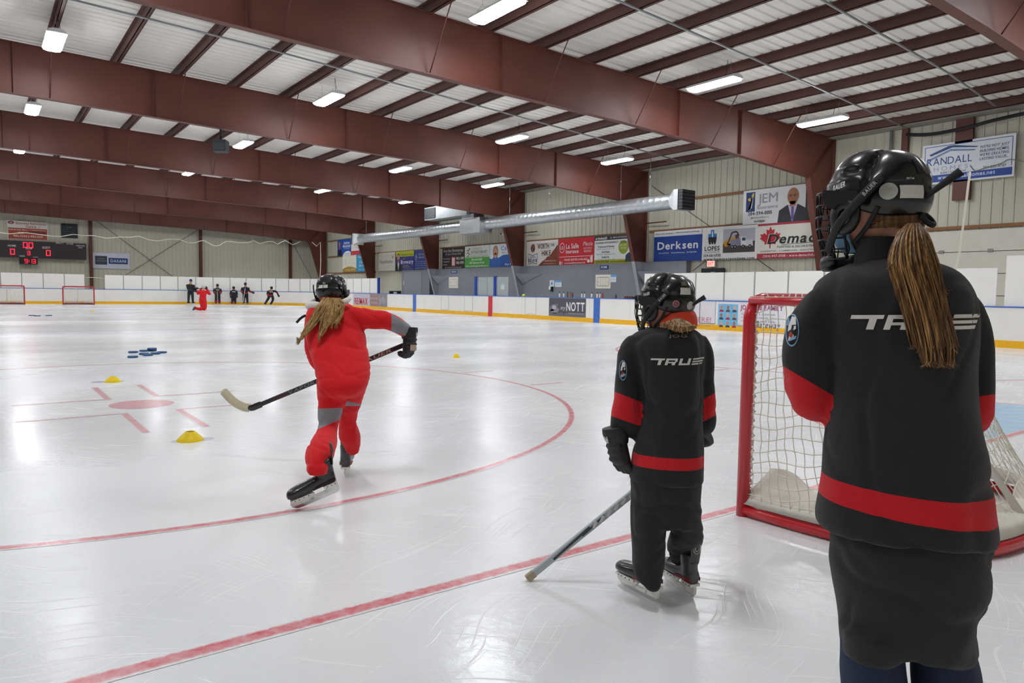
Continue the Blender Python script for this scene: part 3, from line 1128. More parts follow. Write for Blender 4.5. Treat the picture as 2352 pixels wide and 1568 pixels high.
def s_river(B):
    B.text('River East Physiotherapy', 50, 10, 6.5, 'e6e2de', w=88, shear=.3, bold=False).text('& Sports Fitness Clinic', 50, 17, 4.5, 'cfcac6', w=70, bold=False)
    for k, t in enumerate(('Physiotherapy', 'Acupuncture', 'Massage')):
        B.text(t, 4, 27 + k * 7, 3.6, 'd8d4d0', align='l', bold=False)
    B.rect(43, 22, 59, 44, 'b85060').rect(45, 24, 57, 42, 'e4c6cc', 2)
    B.text('982-9191', 80, 29, 6, 'dcd6d2', w=34).text('982-9195', 80, 39, 6, 'dcd6d2', w=34)
    B.text('We can feel it in your bones again', 50, 48, 3, 'cfcac6', w=74, shear=.2)


def s_physio(B):
    B.rect(0, 26, 100, 50, '56a548').line([(8, 10), (18, 8), (13, 15), (20, 18), (10, 24)], 1.6, '2e3034').ell(20, 6, 2, 2, '2e3034').line([(13, 15), (6, 17)], 1.2, '2e3034')
    B.text('COMPLETE', 50, 9, 5.4, '9aa09a', w=40, bold=False).text('PHYSIOTHERAPY', 60, 17.5, 6, '33373a', w=66, bold=False).text('Restoring your full potential', 60, 21.5, 2.4, '8a908a', w=66, bold=False)
    B.text('Quality treatment without compromise', 50, 25, 2.2, '4f8a44', w=92).text('204-661-9600', 50, 33, 4.6, 'e8f2e4', w=44).text('1-1115 Gateway Road', 50, 40, 4.6, 'e8f2e4', w=60)
    B.text('www.completephysiotherapy.ca', 50, 47, 3.8, 'f0f6ee', w=92)


def s_cath(B):
    B.poly([(0, 30), (20, 34), (50, 24), (100, 22), (100, 50), (0, 50)], '2f62b0').text('Cathy', 66, 14, 9, '3f6ab0', w=46, bold=False)
    B.text('Mayor candidate', 66, 20, 2.6, 'd08a60', w=40)
    B.person(22, 3, 47, 'd8a284', 'b08a62', '3a6cb8', longhair=True)
    B.text('Stay Active!', 78, 46, 4.4, 'e6eef8', w=40)


def s_assin(B):
    B.text('Assiniboine', 48, 29, 9, '77766e', w=76, bold=False).text('credit union', 60, 41, 2.2, 'b9b7ae', w=50, bold=False)
    for k in range(5):
        a = math.pi / 2 + k * 2 * math.pi / 5
        B.ell(86 + 3 * math.cos(a), 14 - 3 * math.sin(a), 1.9, 1.9, 'b99a78', 1, 10)


def s_brow(B):
    B.rect(0, 0, 100, 14, 'b9c12e').text('All Signatures On Today', 62, 11, 3.4, '6a7420', w=68).text('Jeff', 46, 22, 5, 'a8b04a', w=12)
    B.person(15, 6, 46, 'd0a48c', '3a2a24', '20242e', 'e0e0e6')
    B.text('Browaty', 63, 33, 10, 'eceaf4', w=68).text('City Councillor', 56, 39, 2.8, 'b8bc5c', w=30).text('North Kildonan Ward', 60, 43, 2.8, 'b8bc5c', w=40).text('204-986-5196  browaty.com', 70, 48, 2.2, 'a8a8d0', w=52)


def s_home(B):
    B.poly([(3, 20), (10, 8), (17, 20)], '8f9acb').rect(5, 18, 15, 27, '8f9acb', 1).rect(8, 20, 12, 27, '2f4276', 2)
    B.text('TOP HAT', 40, 14, 5, 'a8b4da', w=36).text('HOME SERVICES', 44, 21, 4, 'a8b4da', w=44)
    for k in range(3):
        B.text('service call today', 36, 31 + k * 5, 2.6, '9fb0e0', w=56)
    B.text('Looking for Traders and installers', 50, 47, 2.6, 'c4cef0', w=90)


def s_andrew(B):
    B.text('Andrew', 70, 15, 8, 'dfe6f6', w=44).text('Micklefield', 70, 25, 8, 'dfe6f6', w=54).text('City Councillor', 70, 30, 2.8, 'b8c8ec', w=44)
    B.person(18, 6, 44, 'c9765c', '7a5a48', '1c2440')
    B.poly([(40, 50), (50, 42), (66, 37), (84, 36), (100, 40), (100, 50)], 'e4e4ea').text('Elmwood-East Kildonan', 72, 46, 2.8, '5a74b4', w=44)


def s_whitered(B):
    B.rect(0, 38, 100, 50, 'c8404c').text('OPTIMISTS', 50, 22, 8, 'd4909a', w=70).text('hockey club', 50, 30, 3, 'b8b0b0', w=40)


def s_cream(B):
    B.line([(22, 8), (26, 12), (20, 18), (26, 24), (22, 28)], 1.2, '8a8a86').text('complete', 64, 14, 4, 'c9c6ba', w=46, bold=False).text('care clinic', 64, 24, 4, 'c9c6ba', w=46, bold=False)
    B.poly([(0, 50), (0, 40)] + [(i * 10, 40 - 7 * math.sin(math.pi * i / 10)) for i in range(11)] + [(100, 50)], 'a8853c').text('now open  943-0700', 56, 45, 4.4, 'e4d6b0', w=70)


def s_cyan(B):
    B.text('THE', 20, 10, 5, 'e0f0f8', w=24).text('Cooling', 50, 25, 7, 'd6eefa', w=60).text('204 668 1122', 50, 35, 6, 'd6eefa', w=70).text('www.coolingair.ca', 50, 45, 3, 'd6eefa', w=70)


def s_randall(B):
    B.poly([(2, 26)] + [(3, 3), (97, 3), (98, 4), (98, 42), (2, 42)], 'dfe3ea', 1)
    B.line([(3, 3), (97, 3), (97, 36)], .7, '33508e').line([(3, 3), (3, 36)], .7, '33508e').rect(2, 37.5, 98, 46, '31509a', 2)
    B.poly([(8, 12), (30, 4), (36, 4), (62, 9), (60, 10), (34, 6.4), (10, 14)], '3c5888', 2).poly([(4, 19), (32, 8), (60, 12), (58, 13.5), (32, 10.5), (8, 20)], '7f94ba', 2)
    B.text('RANDALL', 31, 25.5, 8.5, '32508c', w=50, bold=False).text('HOMES', 33, 33, 5, '9fa8b8', w=38, bold=False, gap=.35)
    for k, t in enumerate(("WE'RE NOT JUST", 'BUILDING HOMES,', "WE'RE CREATING", 'LASTING VALUE...')):
        B.text(t, 79, 12 + k * 4.6, 3, '5f708e', w=30, shear=.15)
    B.text('BARRY ROCHELEAU', 36, 36.6, 2.4, '5a6474', w=28).text('204-255-4787', 80, 36.2, 3, '5a6474', w=24).text('www.randallhomes.net', 50, 43, 4.6, 'c8d4f0', w=62)


wall_sign(20.2, 4.1, 'blue and white Derksen sign on the right wall, left of the excavator sign', 'eceef2', s_derksen)
wall_sign(17.5, 4.1, 'white LOPES sign with a picture of an excavator and truck', 'ecebea', s_lopes)
wall_sign(14.78, 4.08, 'white sign with red maple leaf and DEMAC painting lettering', 'e9e5dc', s_demac)
wall_sign(15.5, 5.44, 'white JEM Insurance sign with a man in a dark suit, above the maple leaf sign', 'eae9ea', s_jem)
wall_sign(29.68, 4.1, 'white and brown WORTH THE HIKE sign above the grey bench wall', 'ece8e2', s_worth)
wall_sign(26.9, 4.1, 'red La Salle Insurance sign above the grey bench wall', 'd6303a', s_lasalle)
wall_sign(24.15, 4.1, 'white and lime orthodontics sign with a dark header strip', 'e9ebea', s_ortho)
wall_sign(38.8, 4.1, 'black physiotherapy clinic sign with white script', '38302f', s_river)
wall_sign(36.06, 4.1, 'white and green COMPLETE PHYSIOTHERAPY sign', 'd9dbd0', s_physio)
wall_sign(33.3, 4.1, 'blue and white sign with a smiling woman with blond hair', 'dfe6ee', s_cath)
wall_sign(48.25, 4.12, 'plain cream Assiniboine sign', 'dcd9cc', s_assin)
wall_sign(45.4, 4.12, 'purple and lime Browaty sign with a man portrait', '3d3b8c', s_brow)
wall_sign(42.63, 4.12, 'dark blue sign with a house outline, partly behind a column', '34488a', s_home)
wall_sign(56.1, 5.5, 'blue sign with a red-faced man portrait, highest at the far corner', '2450a4', s_andrew)
wall_sign(53.3, 5.5, 'white sign with a red lower band, behind the far duct end', 'e6e2e0', s_whitered)
wall_sign(55.0, 4.12, 'cream sign with a mustard band under the blue portrait sign', 'dedacb', s_cream)
wall_sign(52.2, 4.12, 'bright cyan sign, partly behind the far columns', '3a9fd0', s_cyan)
wall_sign(8.7, 6.18, 'white RANDALL HOMES sign with blue roof lines, upper right', 'e4e7ec', s_randall, W=2.62, H=1.26)


def small(y, z, W, H, label, face, fn, cat='sign', name='wall_notice', x=XG - .016, thick=.012, group=None):
    return wall_sign(y, z, label, face, fn, W=W, H=H, thick=thick, x=x, name=name, cat=cat, group=group)


small(37.45, 2.63, .72, .2, 'small blue VISITOR sign on the grey bench wall', '34488c', lambda B: B.text('VISITOR', 50, 20, 14, 'd8deee', w=80), group='bench name signs')
small(23.55, 2.65, .58, .2, 'small blue HOME sign on the grey bench wall', '2a3f78', lambda B: B.text('HOME', 50, 24, 18, 'd8deee', w=74), group='bench name signs')


def rinkboard(B):
    H = B.H / B.k
    B.line([(16, 12), (84, 12), (90, 18), (90, H - 18), (84, H - 12), (16, H - 12), (10, H - 18), (10, 18), (16, 12)], 1.6, '55584f')
    for x in (34, 50, 66):
        B.line([(x, 12), (x, H - 12)], 1.0, '8a8c80')
    B.ring(20, H / 2, 3, 5, .8, '70736a').ring(80, H / 2, 3, 5, .8, '70736a')


small(37.7, 2.2, 1.1, .7, 'white rink diagram board under the VISITOR sign', 'e4e0d2', rinkboard, 'whiteboard', 'rink_whiteboard')
small(23.85, 2.2, 1.06, .68, 'white rink diagram board under the HOME sign', 'e4e0d2', rinkboard, 'whiteboard', 'rink_whiteboard')


def notice(B):
    H = B.H / B.k
    B.rect(0, 0, 100, H * .3, '6aa4dc').rect(30, H * .52, 70, H * .72, 'c4ccd8', 1)


def notice_drop(B):
    H = B.H / B.k
    B.ell(50, H * .55, 18, H * .18, '3f97c8', 1).poly([(36, H * .48), (50, H * .18), (64, H * .48)], '3f97c8', 1)


small(27.42, 1.95, .38, .34, 'paper notice with a blue drop on the bench wall', 'd4dae0', notice_drop, 'notice')
small(26.98, 1.93, .54, .34, 'paper notice with blue header, right of the drop notice', 'd6dbe2', notice, 'notice')
small(22.78, 2.19, .36, .36, 'paper notice with blue header, right of the rink diagram under HOME', 'd8dde4', notice, 'notice')
small(42.2, 1.86, .3, .38, 'paper notice on the grey door, nearer its left edge', 'd2d7dc', notice, 'notice')
small(41.82, 1.88, .3, .38, 'paper notice on the grey door, nearer its right edge', 'd2d7dc', notice, 'notice')
small(31.9, 1.8, .36, .36, 'paper notice with blue header left of the blue penalty box post', 'd8dde4', notice, 'notice')
small(43.95, 1.98, .28, .28, 'small paper notice at the corner of the cream wall', 'd2d7dc', notice_drop, 'notice')
# soap dispenser on the bench wall
o = thing('soap_dispenser', 'white and black soap dispenser under the blue drop notice', 'dispenser', (XG - .05, 27.3, 1.45))
part(MB().box((XG - .11, 27.2, 1.45), (XG, 27.38, 1.62)), 'dispenser_body', WHITE_PLASTIC, o)
part(MB().box((XG - .13, 27.12, 1.36), (XG - .01, 27.2, 1.6)), 'dispenser_side', BLACK_PLASTIC, o)

# door_1: steel door in the grey wall with dark recess
struct(MB().box((XG - .02, 41.3, 0), (XG + .01, 43.85, 2.62)).build('door_1', mat('grey_door', '8a8d93', rough=.6)))
o = thing('black_bench_frame', 'low black metal frame at the foot of the cream wall', 'frame', (XG - .2, 44.8, 0))
part(MB().box((XG - .35, 44.2, 1.18), (XG - .05, 45.5, 1.26)), 'top_bar', BLACK_MATTE, o)
for yy in (44.25, 45.45):
    part(MB().box((XG - .35, yy - .05, 0), (XG - .05, yy + .05, 1.18)), 'leg', BLACK_MATTE, o)
tag(MB().box((XG - .25, 39.4, 0), (XG - .05, 39.8, 2.45)).build('doorway_post', BLACK_MATTE, None, local=(XG, 39.6, 0)), 'tall black post beside a sloping grey column foot', 'post')
# corner brackets on the grey wall at the column feet
for k, yy in enumerate((20.7, 29.94, 39.25)):
    o = MB()
    o.add([(XG - .02, yy - .15, 2.3), (XG - .02, yy - 1.9, 2.3), (XG - .55, yy - .15, 2.3), (XG - .02, yy - .15, 1.75)], [(0, 1, 2), (0, 2, 3), (1, 3, 2), (0, 3, 1)])
    tag(o.build('wall_bracket', GREY_LIGHT, None, local=(XG, yy, 2.3)), 'grey triangular bracket on the bench wall beside the %s column foot' % ('nearest', 'middle', 'farthest')[k], 'bracket', 'grey wall brackets')

# exit sign and dark monitor under the signs
o = thing('exit_sign', 'lit red EXIT sign below the white excavator sign', 'exit sign', (XW - .1, 17.0, 2.48))
part(MB().box((XW - .16, 16.8, 2.46), (XW - .05, 17.2, 2.72)), 'housing', mat('exit_housing', 'e8d6d2', rough=.4), o)
part(MB().box((XW - .165, 16.82, 2.48), (XW - .16, 17.18, 2.70)), 'lit_face', mat('exit_face', 'ff8a80', emit=1.0), o)
V, Fc = text2d('EXIT', .15, .28)
part(MB().add([(XW - .168, 17.0 - a, 2.515 + b) for a, b in V], Fc), 'lettering', mat('exit_letters', 'd01818', emit=.8), o)
o = thing('wall_monitor', 'black wall monitor below the EXIT sign', 'monitor', (XW - .1, 16.9, 2.1))
part(MB().box((XW - .14, 16.35, 1.75), (XW - .05, 17.5, 2.4)), 'screen', mat('dark_screen', '1c2024', rough=.25), o)
part(MB().box((XW - .15, 16.8, 2.22), (XW - .14, 17.0, 2.25)).box((XW - .15, 16.65, 2.1), (XW - .14, 16.95, 2.14)), 'screen_text', ink('8a9096'), o)

# penalty box glass with blue posts, standing on the boards
o = thing('penalty_box_glass', 'clear glass screen between two blue posts on the boards', 'glass screen', (13.6, 28.9, 1.08))
for yy in (30.04, 28.24):
    part(MB().box((13.5, yy - .08, 1.08), (13.66, yy + .08, 2.09)), 'post', BLUE_POST, o, 'blue post')
GLASS = mat('clear_glass', 'dfeae6', rough=.05, alpha=.22)
part(MB().box((13.56, 29.0, 1.08), (13.58, 29.96, 2.05)), 'pane', GLASS, o)
part(MB().box((13.56, 28.32, 1.08), (13.58, 29.0, 2.05)), 'pane', GLASS, o)
part(MB().box((13.56, 27.1, 1.08), (13.58, 28.16, 2.05)), 'pane', GLASS, o)
for yy in (29.0, 27.1):
    part(MB().box((13.55, yy - .012, 1.08), (13.59, yy + .012, 2.05)), 'edge_strip', SEAM, o)

# bottles along the boards by the home bench
BCOL = [('e8e8e6', '222226', 'white bottle with black cap, leftmost of the row on the boards'), ('ecebe6', '222226', 'white bottle with black cap, second from the left on the boards'),
        ('4a6a3a', '2a2a2c', 'dark green bottle with black cap, left of the red bottle'), ('c8472e', '222226', 'orange red bottle with white base, near the left of the row'),
        ('3a4a3c', '2c2c30', 'dark bottle with black cap, right of the orange red bottle'), ('e2e2e0', '222226', 'white bottle with black cap, left one of the middle pair'),
        ('dedede', '222226', 'white bottle with black cap, right one of the middle pair'), ('e4e4e2', '222226', 'white bottle with black cap standing alone, right of the middle pair'),
        ('eeeeec', '222226', 'white bottle with black cap, first in the right group of three'), ('d8d8d8', '444448', 'white bottle with grey cap, between a white and a red bottle'),
        ('b8303c', '7a2028', 'red bottle with red cap, at the right end of the group'), ('3c3e44', '222226', 'small dark bottle standing alone near the right end')]
BY = [23.07, 22.77, 22.5, 22.3, 22.16, 21.53, 21.35, 20.89, 20.54, 20.37, 20.2, 19.39]
for (c, cc, lab), yy in zip(BCOL, BY):
    o = thing('water_bottle', lab, 'bottle', (13.56, yy, 1.08), 'water bottles on the boards')
    hh = .2 if 'small' not in lab else .13

    def lathe(prof, n=14):
        return MB().loft([[(13.56 + r * math.cos(2 * math.pi * j / n), yy + r * math.sin(2 * math.pi * j / n), 1.08 + z) for j in range(n)] for r, z in prof])
    part(lathe([(.034, 0), (.036, .01), (.036, hh * .55), (.032, hh * .62), (.036, hh * .7), (.034, hh * .86), (.024, hh * .92)]), 'bottle_body', mat('bottle_' + c, c, rough=.4), o)
    part(lathe([(.03, hh * .92), (.03, hh * 1.05), (.012, hh * 1.1), (.011, hh * 1.3), (.004, hh * 1.32)]), 'cap', mat('bottle_' + cc, cc, rough=.4), o)
o = thing('hockey_gloves', 'dark pair of gloves with red stripes lying on the boards', 'gloves', (13.56, 18.6, 1.08))
mb = MB()
for dy in (-.12, .14):
    mb.loft([[(13.56 + .09 * k * math.cos(a), 18.6 + dy + t, 1.08 + .09 * k * max(-.1, math.sin(a)) + .01) for a in [2 * math.pi * j / 12 for j in range(12)]] for t, k in ((-.14, .4), (-.1, .9), (0, 1), (.1, .95), (.14, .5))])
part(mb, 'glove_body', BLACK_MATTE, o)
mb = MB()
for dy in (-.18, -.05, .08, .2):
    mb.obox((13.47, 18.6 + dy, 1.13), (.012, 0, 0), (0, .02, 0), (0, 0, .03))
part(mb, 'stripe', ink('a04048'), o)
tag(MB().loft([[(13.56 + r * math.cos(2 * math.pi * j / 14), 25.78 + r * math.sin(2 * math.pi * j / 14), 1.08 + z) for j in range(14)] for r, z in ((.1, 0), (.1, .05), (.08, .09), (.04, .115), (.005, .12))]).build('training_cone', mat('lime_cone', 'c4d84a', rough=.5), None, local=(13.56, 25.78, 1.08)),
    'lime dome lying on the boards below the grey bench wall', 'cone')

# wall camera, small lamp on the cladding, pipe brackets
o = thing('security_camera', 'white camera fixed to a column above the smiling woman sign', 'camera', (15.6, 30.0, 4.55))
part(MB().box((15.25, 30.05, 4.42), (15.55, 30.2, 4.54)), 'camera_body', WHITE_PLASTIC, o)
part(MB().box((15.2, 30.08, 4.44), (15.25, 30.17, 4.52)), 'lens_hood', BLACK_PLASTIC, o)
part(MB().box((15.5, 29.95, 4.5), (15.75, 30.03, 4.7)), 'bracket', WHITE_PLASTIC, o)
for k, (yy, z) in enumerate(((19.9, 4.5), (29.1, 4.6), (38.4, 4.62), (47.9, 4.65))):
    tag(MB().tube([(16.6, yy + .75, z), (16.55, yy - .5, z)], .03, 6).build('pipe_stub', STEEL_DARK, None, local=(16.6, yy, z)), 'short brown pipe sticking out past the %s column' % ('second', 'third', 'fourth', 'fifth')[k], 'pipe', 'pipe stubs beside the columns')

# overhead door, post, hose and rope at the right
o = thing('overhead_door', 'large cream sectional door behind the shields, right edge', 'door', (XW - .06, 6.2, 0))
for k in range(5):
    part(MB().box((XW - .1, 2.0, .02 + k * .68), (XW - .04, 11.0, .68 + k * .68)), 'door_section', mat('cream_door', 'd2cfc2', rough=.5, var=.03), o)
for yy in (8.0, 6.6, 5.2):
    part(MB().box((XW - .13, yy - .07, 2.7), (XW - .09, yy + .07, 2.8)), 'hinge', mat('hinge_grey', '8a8a84', rough=.5), o)
tag(MB().box((XW - .16, 7.25, 4.35), (XW - .05, 7.75, 7.0)).build('wall_post', STEEL_RED, None, local=(XW, 7.5, 4.35)), 'broad brown post behind the RANDALL sign', 'post')
tag(MB().box((XW - .16, 9.2, 5.9), (XW - .05, 9.4, 6.95)).build('wall_post', STEEL_RED, None, local=(XW, 9.3, 5.9)), 'narrow brown post under the eave, left of the RANDALL sign', 'post')
tag(MB().tube([(XW - .15, 9.75, 3.6), (XW - .15, 9.75, 6.9)], .05, 8).build('downpipe', GREY_PIPE, None, local=(XW, 9.75, 3.6)), 'grey vertical pipe beside the narrow brown post', 'pipe')
P = smooth_path([(XW - .25, 9.2, 6.62), (XW - .28, 8.4, 6.5), (XW - .3, 7.4, 6.53), (XW - .3, 6.6, 6.62), (XW - .25, 5.2, 6.72), (XW - .2, 3.0, 6.8)], 5)
tag(MB().tube(P, .055, 8).build('hose', BLACK_MATTE, None, local=P[0]), 'sagging black hose above the RANDALL sign', 'hose')
struct(MB().box((16.3, Y0W, 6.86), (XW - .02, YW, 7.1)).build('trim_20', mat('eave_strut', '8c8a82', rough=.6)))
P = smooth_path([at(2180, 650, 13.0), at(2200, 600, 13.0), at(2212, 520, 13.0), at(2222, 440, 13.0), at(2228, 395, 13.0)], 4)
tag(MB().tube(P, .02, 6).build('rope', ROPE, None, local=P[0]), 'white rope hanging down in front of the RANDALL sign', 'rope', 'white ropes')
P = smooth_path([on_plane(u_, v_, 0, XW - .18) for u_, v_ in ((2228, 380), (2240, 392), (2262, 386), (2300, 375), (2318, 366), (2352, 372), (2400, 376))], 4)
tag(MB().tube(P, .014, 6).build('rope', mat('dull_cord', '8f8a78', rough=.8), None, local=P[0]), 'thin sagging cord across the RANDALL sign', 'rope', 'white ropes')

# ------------------------------------------------------------------ air duct
duct = thing('air_duct', 'round silver air duct along the right side above the benches', 'air duct', (14.6, 32, 5.0))
mb = MB()
DX, DZ, DR = 14.6, 5.02, .31


def drings(y0, y1, r=DR, step=.35):
    out = []
    n = int((y1 - y0) / step)
    for i in range(n + 1):
        y = y0 + (y1 - y0) * i / n
        for dy, k in ((0, 1.0), (.02, 1.018), (.04, 1.0)):
            out.append([(DX + r * k * math.cos(2 * math.pi * j / 28), y + dy, DZ + r * k * math.sin(2 * math.pi * j / 28)) for j in range(28)])
    return out


part(MB().loft(drings(17.3, 30.7)), 'duct_tube', GALV, duct)
part(MB().loft(drings(32.7, 46.9)), 'duct_tube', GALV, duct)
part(MB().box((DX - .42, 30.7, DZ - .48), (DX + .42, 32.75, DZ + .36)), 'joint_box', mat('galvanised_box', 'c3c7ca', rough=.4, metal=.7, var=.08), duct)
for (y0, y1) in ((17.3, 16.75), (46.9, 47.5)):
    ring0 = [(DX + DR * math.cos(a), y0, DZ + DR * math.sin(a)) for a in [2 * math.pi * j / 24 for j in range(24)]]

    def sq(a, w):
        c, s_ = math.cos(a), math.sin(a)
        k = w / max(abs(c), abs(s_))
        return k * c, k * s_
    ring1 = [(DX + sq(2 * math.pi * j / 24, .4)[0], y0 + (y1 - y0) * .6, DZ + sq(2 * math.pi * j / 24, .4)[1]) for j in range(24)]
    ring2 = [(p[0], y1, p[2]) for p in ring1]
    hood = part(MB().loft([ring0, ring1, ring2], smooth=False), 'outlet_hood', mat('pale_galvanised', 'd3d6d9', rough=.45, metal=.5), duct)
    d = -1 if y1 < y0 else 1
    part(MB().box((DX - .38, min(y1, y1 + d * .22), DZ - .38), (DX + .38, max(y1, y1 + d * .22), DZ + .38)), 'outlet_grille', DARK_GRILLE, hood)
    mb = MB()
    for k in range(6):
        mb.box((DX - .385, min(y1, y1 + d * .24), DZ - .34 + k * .13), (DX + .385, max(y1, y1 + d * .24), DZ - .325 + k * .13))
    part(mb, 'louvre_blades', mat('louvre_grey', '6c7074', rough=.5), hood)
for yy in (18.6, 20.3, 25.2, 28.5, 36.0, 41.2, 46.0):
    part(MB().tube([(DX, yy, DZ + DR), (DX, yy, roof_z(DX))], .012, 5), 'hanger_rod', STEEL_BRIGHT, duct)
rd = thing('rectangular_duct', 'rectangular silver duct with a dark grille above the round duct', 'air duct', (14.4, 34, 5.5))
part(MB().box((13.9, 31.6, 5.55), (15.0, 36.3, 6.3)), 'duct_body', mat('dull_galvanised', 'a6aaab', rough=.5, metal=.5, var=.08), rd)
part(MB().box((13.95, 36.3, 5.6), (14.95, 36.36, 6.25)), 'end_plate', DARK_GRILLE, rd)
part(MB().box((13.86, 35.0, 5.62), (13.9, 36.25, 6.24)), 'side_grille', DARK_GRILLE, rd)
part(MB().box((14.1, 31.2, 5.35), (14.8, 32.4, 5.6)), 'drop_neck', GALV, rd)

# speaker hung under the third rafter
o = thing('loudspeaker', 'dark loudspeaker hanging between rafters, left of a lamp', 'loudspeaker', (-2.0, 20.9, 5.55))
SX, SY, SZ = -2.05, 20.5, 5.55
c = at(507, 336, 22.0)
SX, SY, SZ = c
part(MB().obox(c, RIGHT * .2, np.array(_F) * .15, np.array((0, 0, .17))), 'speaker_box', DARK_GRILLE, o)
part(MB().obox(c - _F * .155 + np.array((0, 0, -.05)), RIGHT * .17, _F * .01, np.array((0, 0, .1))), 'speaker_grille', mat('speaker_grille', '3c4045', rough=.7), o)
part(MB().tube([c + np.array((0, 0, .15)), (c[0], c[1], roof_z(c[0]))], .03, 6), 'hanging_bracket', BLACK_MATTE, o)

# ------------------------------------------------------------------ far wall
for k, x in enumerate((-8.9, -1.14, 6.65, 14.05)):
    tag(MB().box((x - .1, YW - .32, 0), (x + .1, YW - .31, roof_z(x) - .1)).box((x - .01, YW - .32, 0), (x + .01, YW - .05, roof_z(x) - .1)).box((x - .1, YW - .06, 0), (x + .1, YW - .05, roof_z(x) - .1)).build('wall_column', STEEL_RED, None, local=(x, YW, 0)),
        'brown steel column on the far wall, %s' % ('left of the scoreboard', 'right of the scoreboard', 'behind the group of players', 'in the far right corner')[k], 'column', 'far wall columns')


def rod(a, b_, lab):
    P = [np.array((a[0], YW - .12, a[1])), np.array((b_[0], YW - .12, b_[1]))]
    tag(MB().tube(P, .018, 5).build('brace_rod', mat('brace_rod', '5a534c', rough=.6), None, local=P[0]), lab, 'brace rod', 'brace rods on the walls')


rod((-1.0, 6.4), (6.5, .6), 'dark brace rod falling to the right on the far wall, right of the scoreboard')
rod((-1.0, .6), (6.5, 6.0), 'dark brace rod rising to the right on the far wall, right of the scoreboard')
rod((14.35, 5.2), (16.8, .8), 'dark brace rod falling into the far right corner')
for a, b_, lab in (((20.5, 6.2), (12.0, 1.0), 'dark brace rod falling to the right behind the Derksen and excavator signs'), ((18.0, 2.3), (12.0, 6.0), 'dark brace rod rising to the right behind the JEM sign')):
    P = [np.array((XW - .1, a[0], a[1])), np.array((XW - .1, b_[0], b_[1]))]
    tag(MB().tube(P, .018, 5).build('brace_rod', _mats['brace_rod'], None, local=P[0]), lab, 'brace rod', 'brace rods on the walls')


def far_sign(x, z, W, H, label, face, fn, cat='sign', name='advertising_sign', thick=.04, y=YW - .075, group='advertising signs on the hall walls', frame=None):
    B = Board((x, y, z), (1, 0, 0), (0, 0, 1), (0, -1, 0), W, H)
    fn(B)
    return B.finish(name, label, cat, face, thick, group, frame)


def s_gateway(B):
    B.rect(2, 21, 98, 53, 'a8503e').ell(9, 6, 8, 4.5, '8a4450').rect(6, 5, 12, 8, 'c8a8ac', 2)
    B.text('Gateway Recreation', 58, 9.5, 6.2, '8a3a3a', w=76).text('Centre', 58, 18.5, 6.2, '8a3a3a', w=26).ell(78, 16.5, 1.2, 1.2, '5a3030')
    B.text('Advertise Here', 26, 28, 4.6, 'e8d0c8', w=46, shear=.1).text('for Maximum Exposure', 74, 27, 3.4, 'd8b8ac', w=42).text('Call', 32, 38, 5, 'f0dcd4', w=14)
    B.text('982-1234-1-982-1231', 50, 47, 5.4, 'f0dcd4', w=72).rect(52, 29, 94, 36, '7a3830', 2)


far_sign(-6.25, 5.85, 2.42, 1.32, 'white and rust red Gateway Recreation Centre sign on the far wall', 'dcd6ce', s_gateway)


def s_darkpanel(B):
    for k in range(5):
        B.line([(10, 15 + k * 14), (90, 12 + k * 15)], 2, '4a5054')
    B.text('SCORE', 50, 28, 8, '6a7074', w=30)


far_sign(-3.0, 5.84, 1.05, 1.04, 'dark square speaker panel on the far wall above the scoreboard', '2c3236', s_darkpanel, 'panel', 'wall_panel', group=None)


def s_dasani(B):
    B.rect(6, 10, 38, 36, '3c4450').text('HAWAII', 22, 20, 3, '9aa4b0', w=18).text('restaurant', 22, 26, 3.4, 'b8c0ca', w=28, shear=.2, bold=False)
    B.rect(42, 15, 94, 33, '22365f').rect(43, 16, 93, 32, '2f4878', 2).text('DASANI', 68, 28, 8.5, 'c6d4e4', w=42)


far_sign(-1.02, 3.82, 2.5, 1.2, 'pale grey sign with dark blue DASANI block on the far wall', 'c9cbda', s_dasani)

# scoreboard
SEG = {'0': 'abcdef', '1': 'bc', '3': 'abgcd', '9': 'abcdfg'}
LED = mat('red_led', 'ff2038', emit=1.3)


def digit(mb, ch, x, z, w, h, y, t=.16):
    tt = w * t
    S = {'a': (0, h - tt, w, h), 'd': (0, 0, w, tt), 'g': (0, h / 2 - tt / 2, w, h / 2 + tt / 2), 'f': (0, h / 2, tt, h), 'e': (0, 0, tt, h / 2), 'b': (w - tt, h / 2, w, h), 'c': (w - tt, 0, w, h / 2)}
    for s_ in SEG[ch]:
        x0, z0, x1, z1 = S[s_]
        mb.box((x + x0, y - .01, z + z0), (x + x1, y, z + z1))


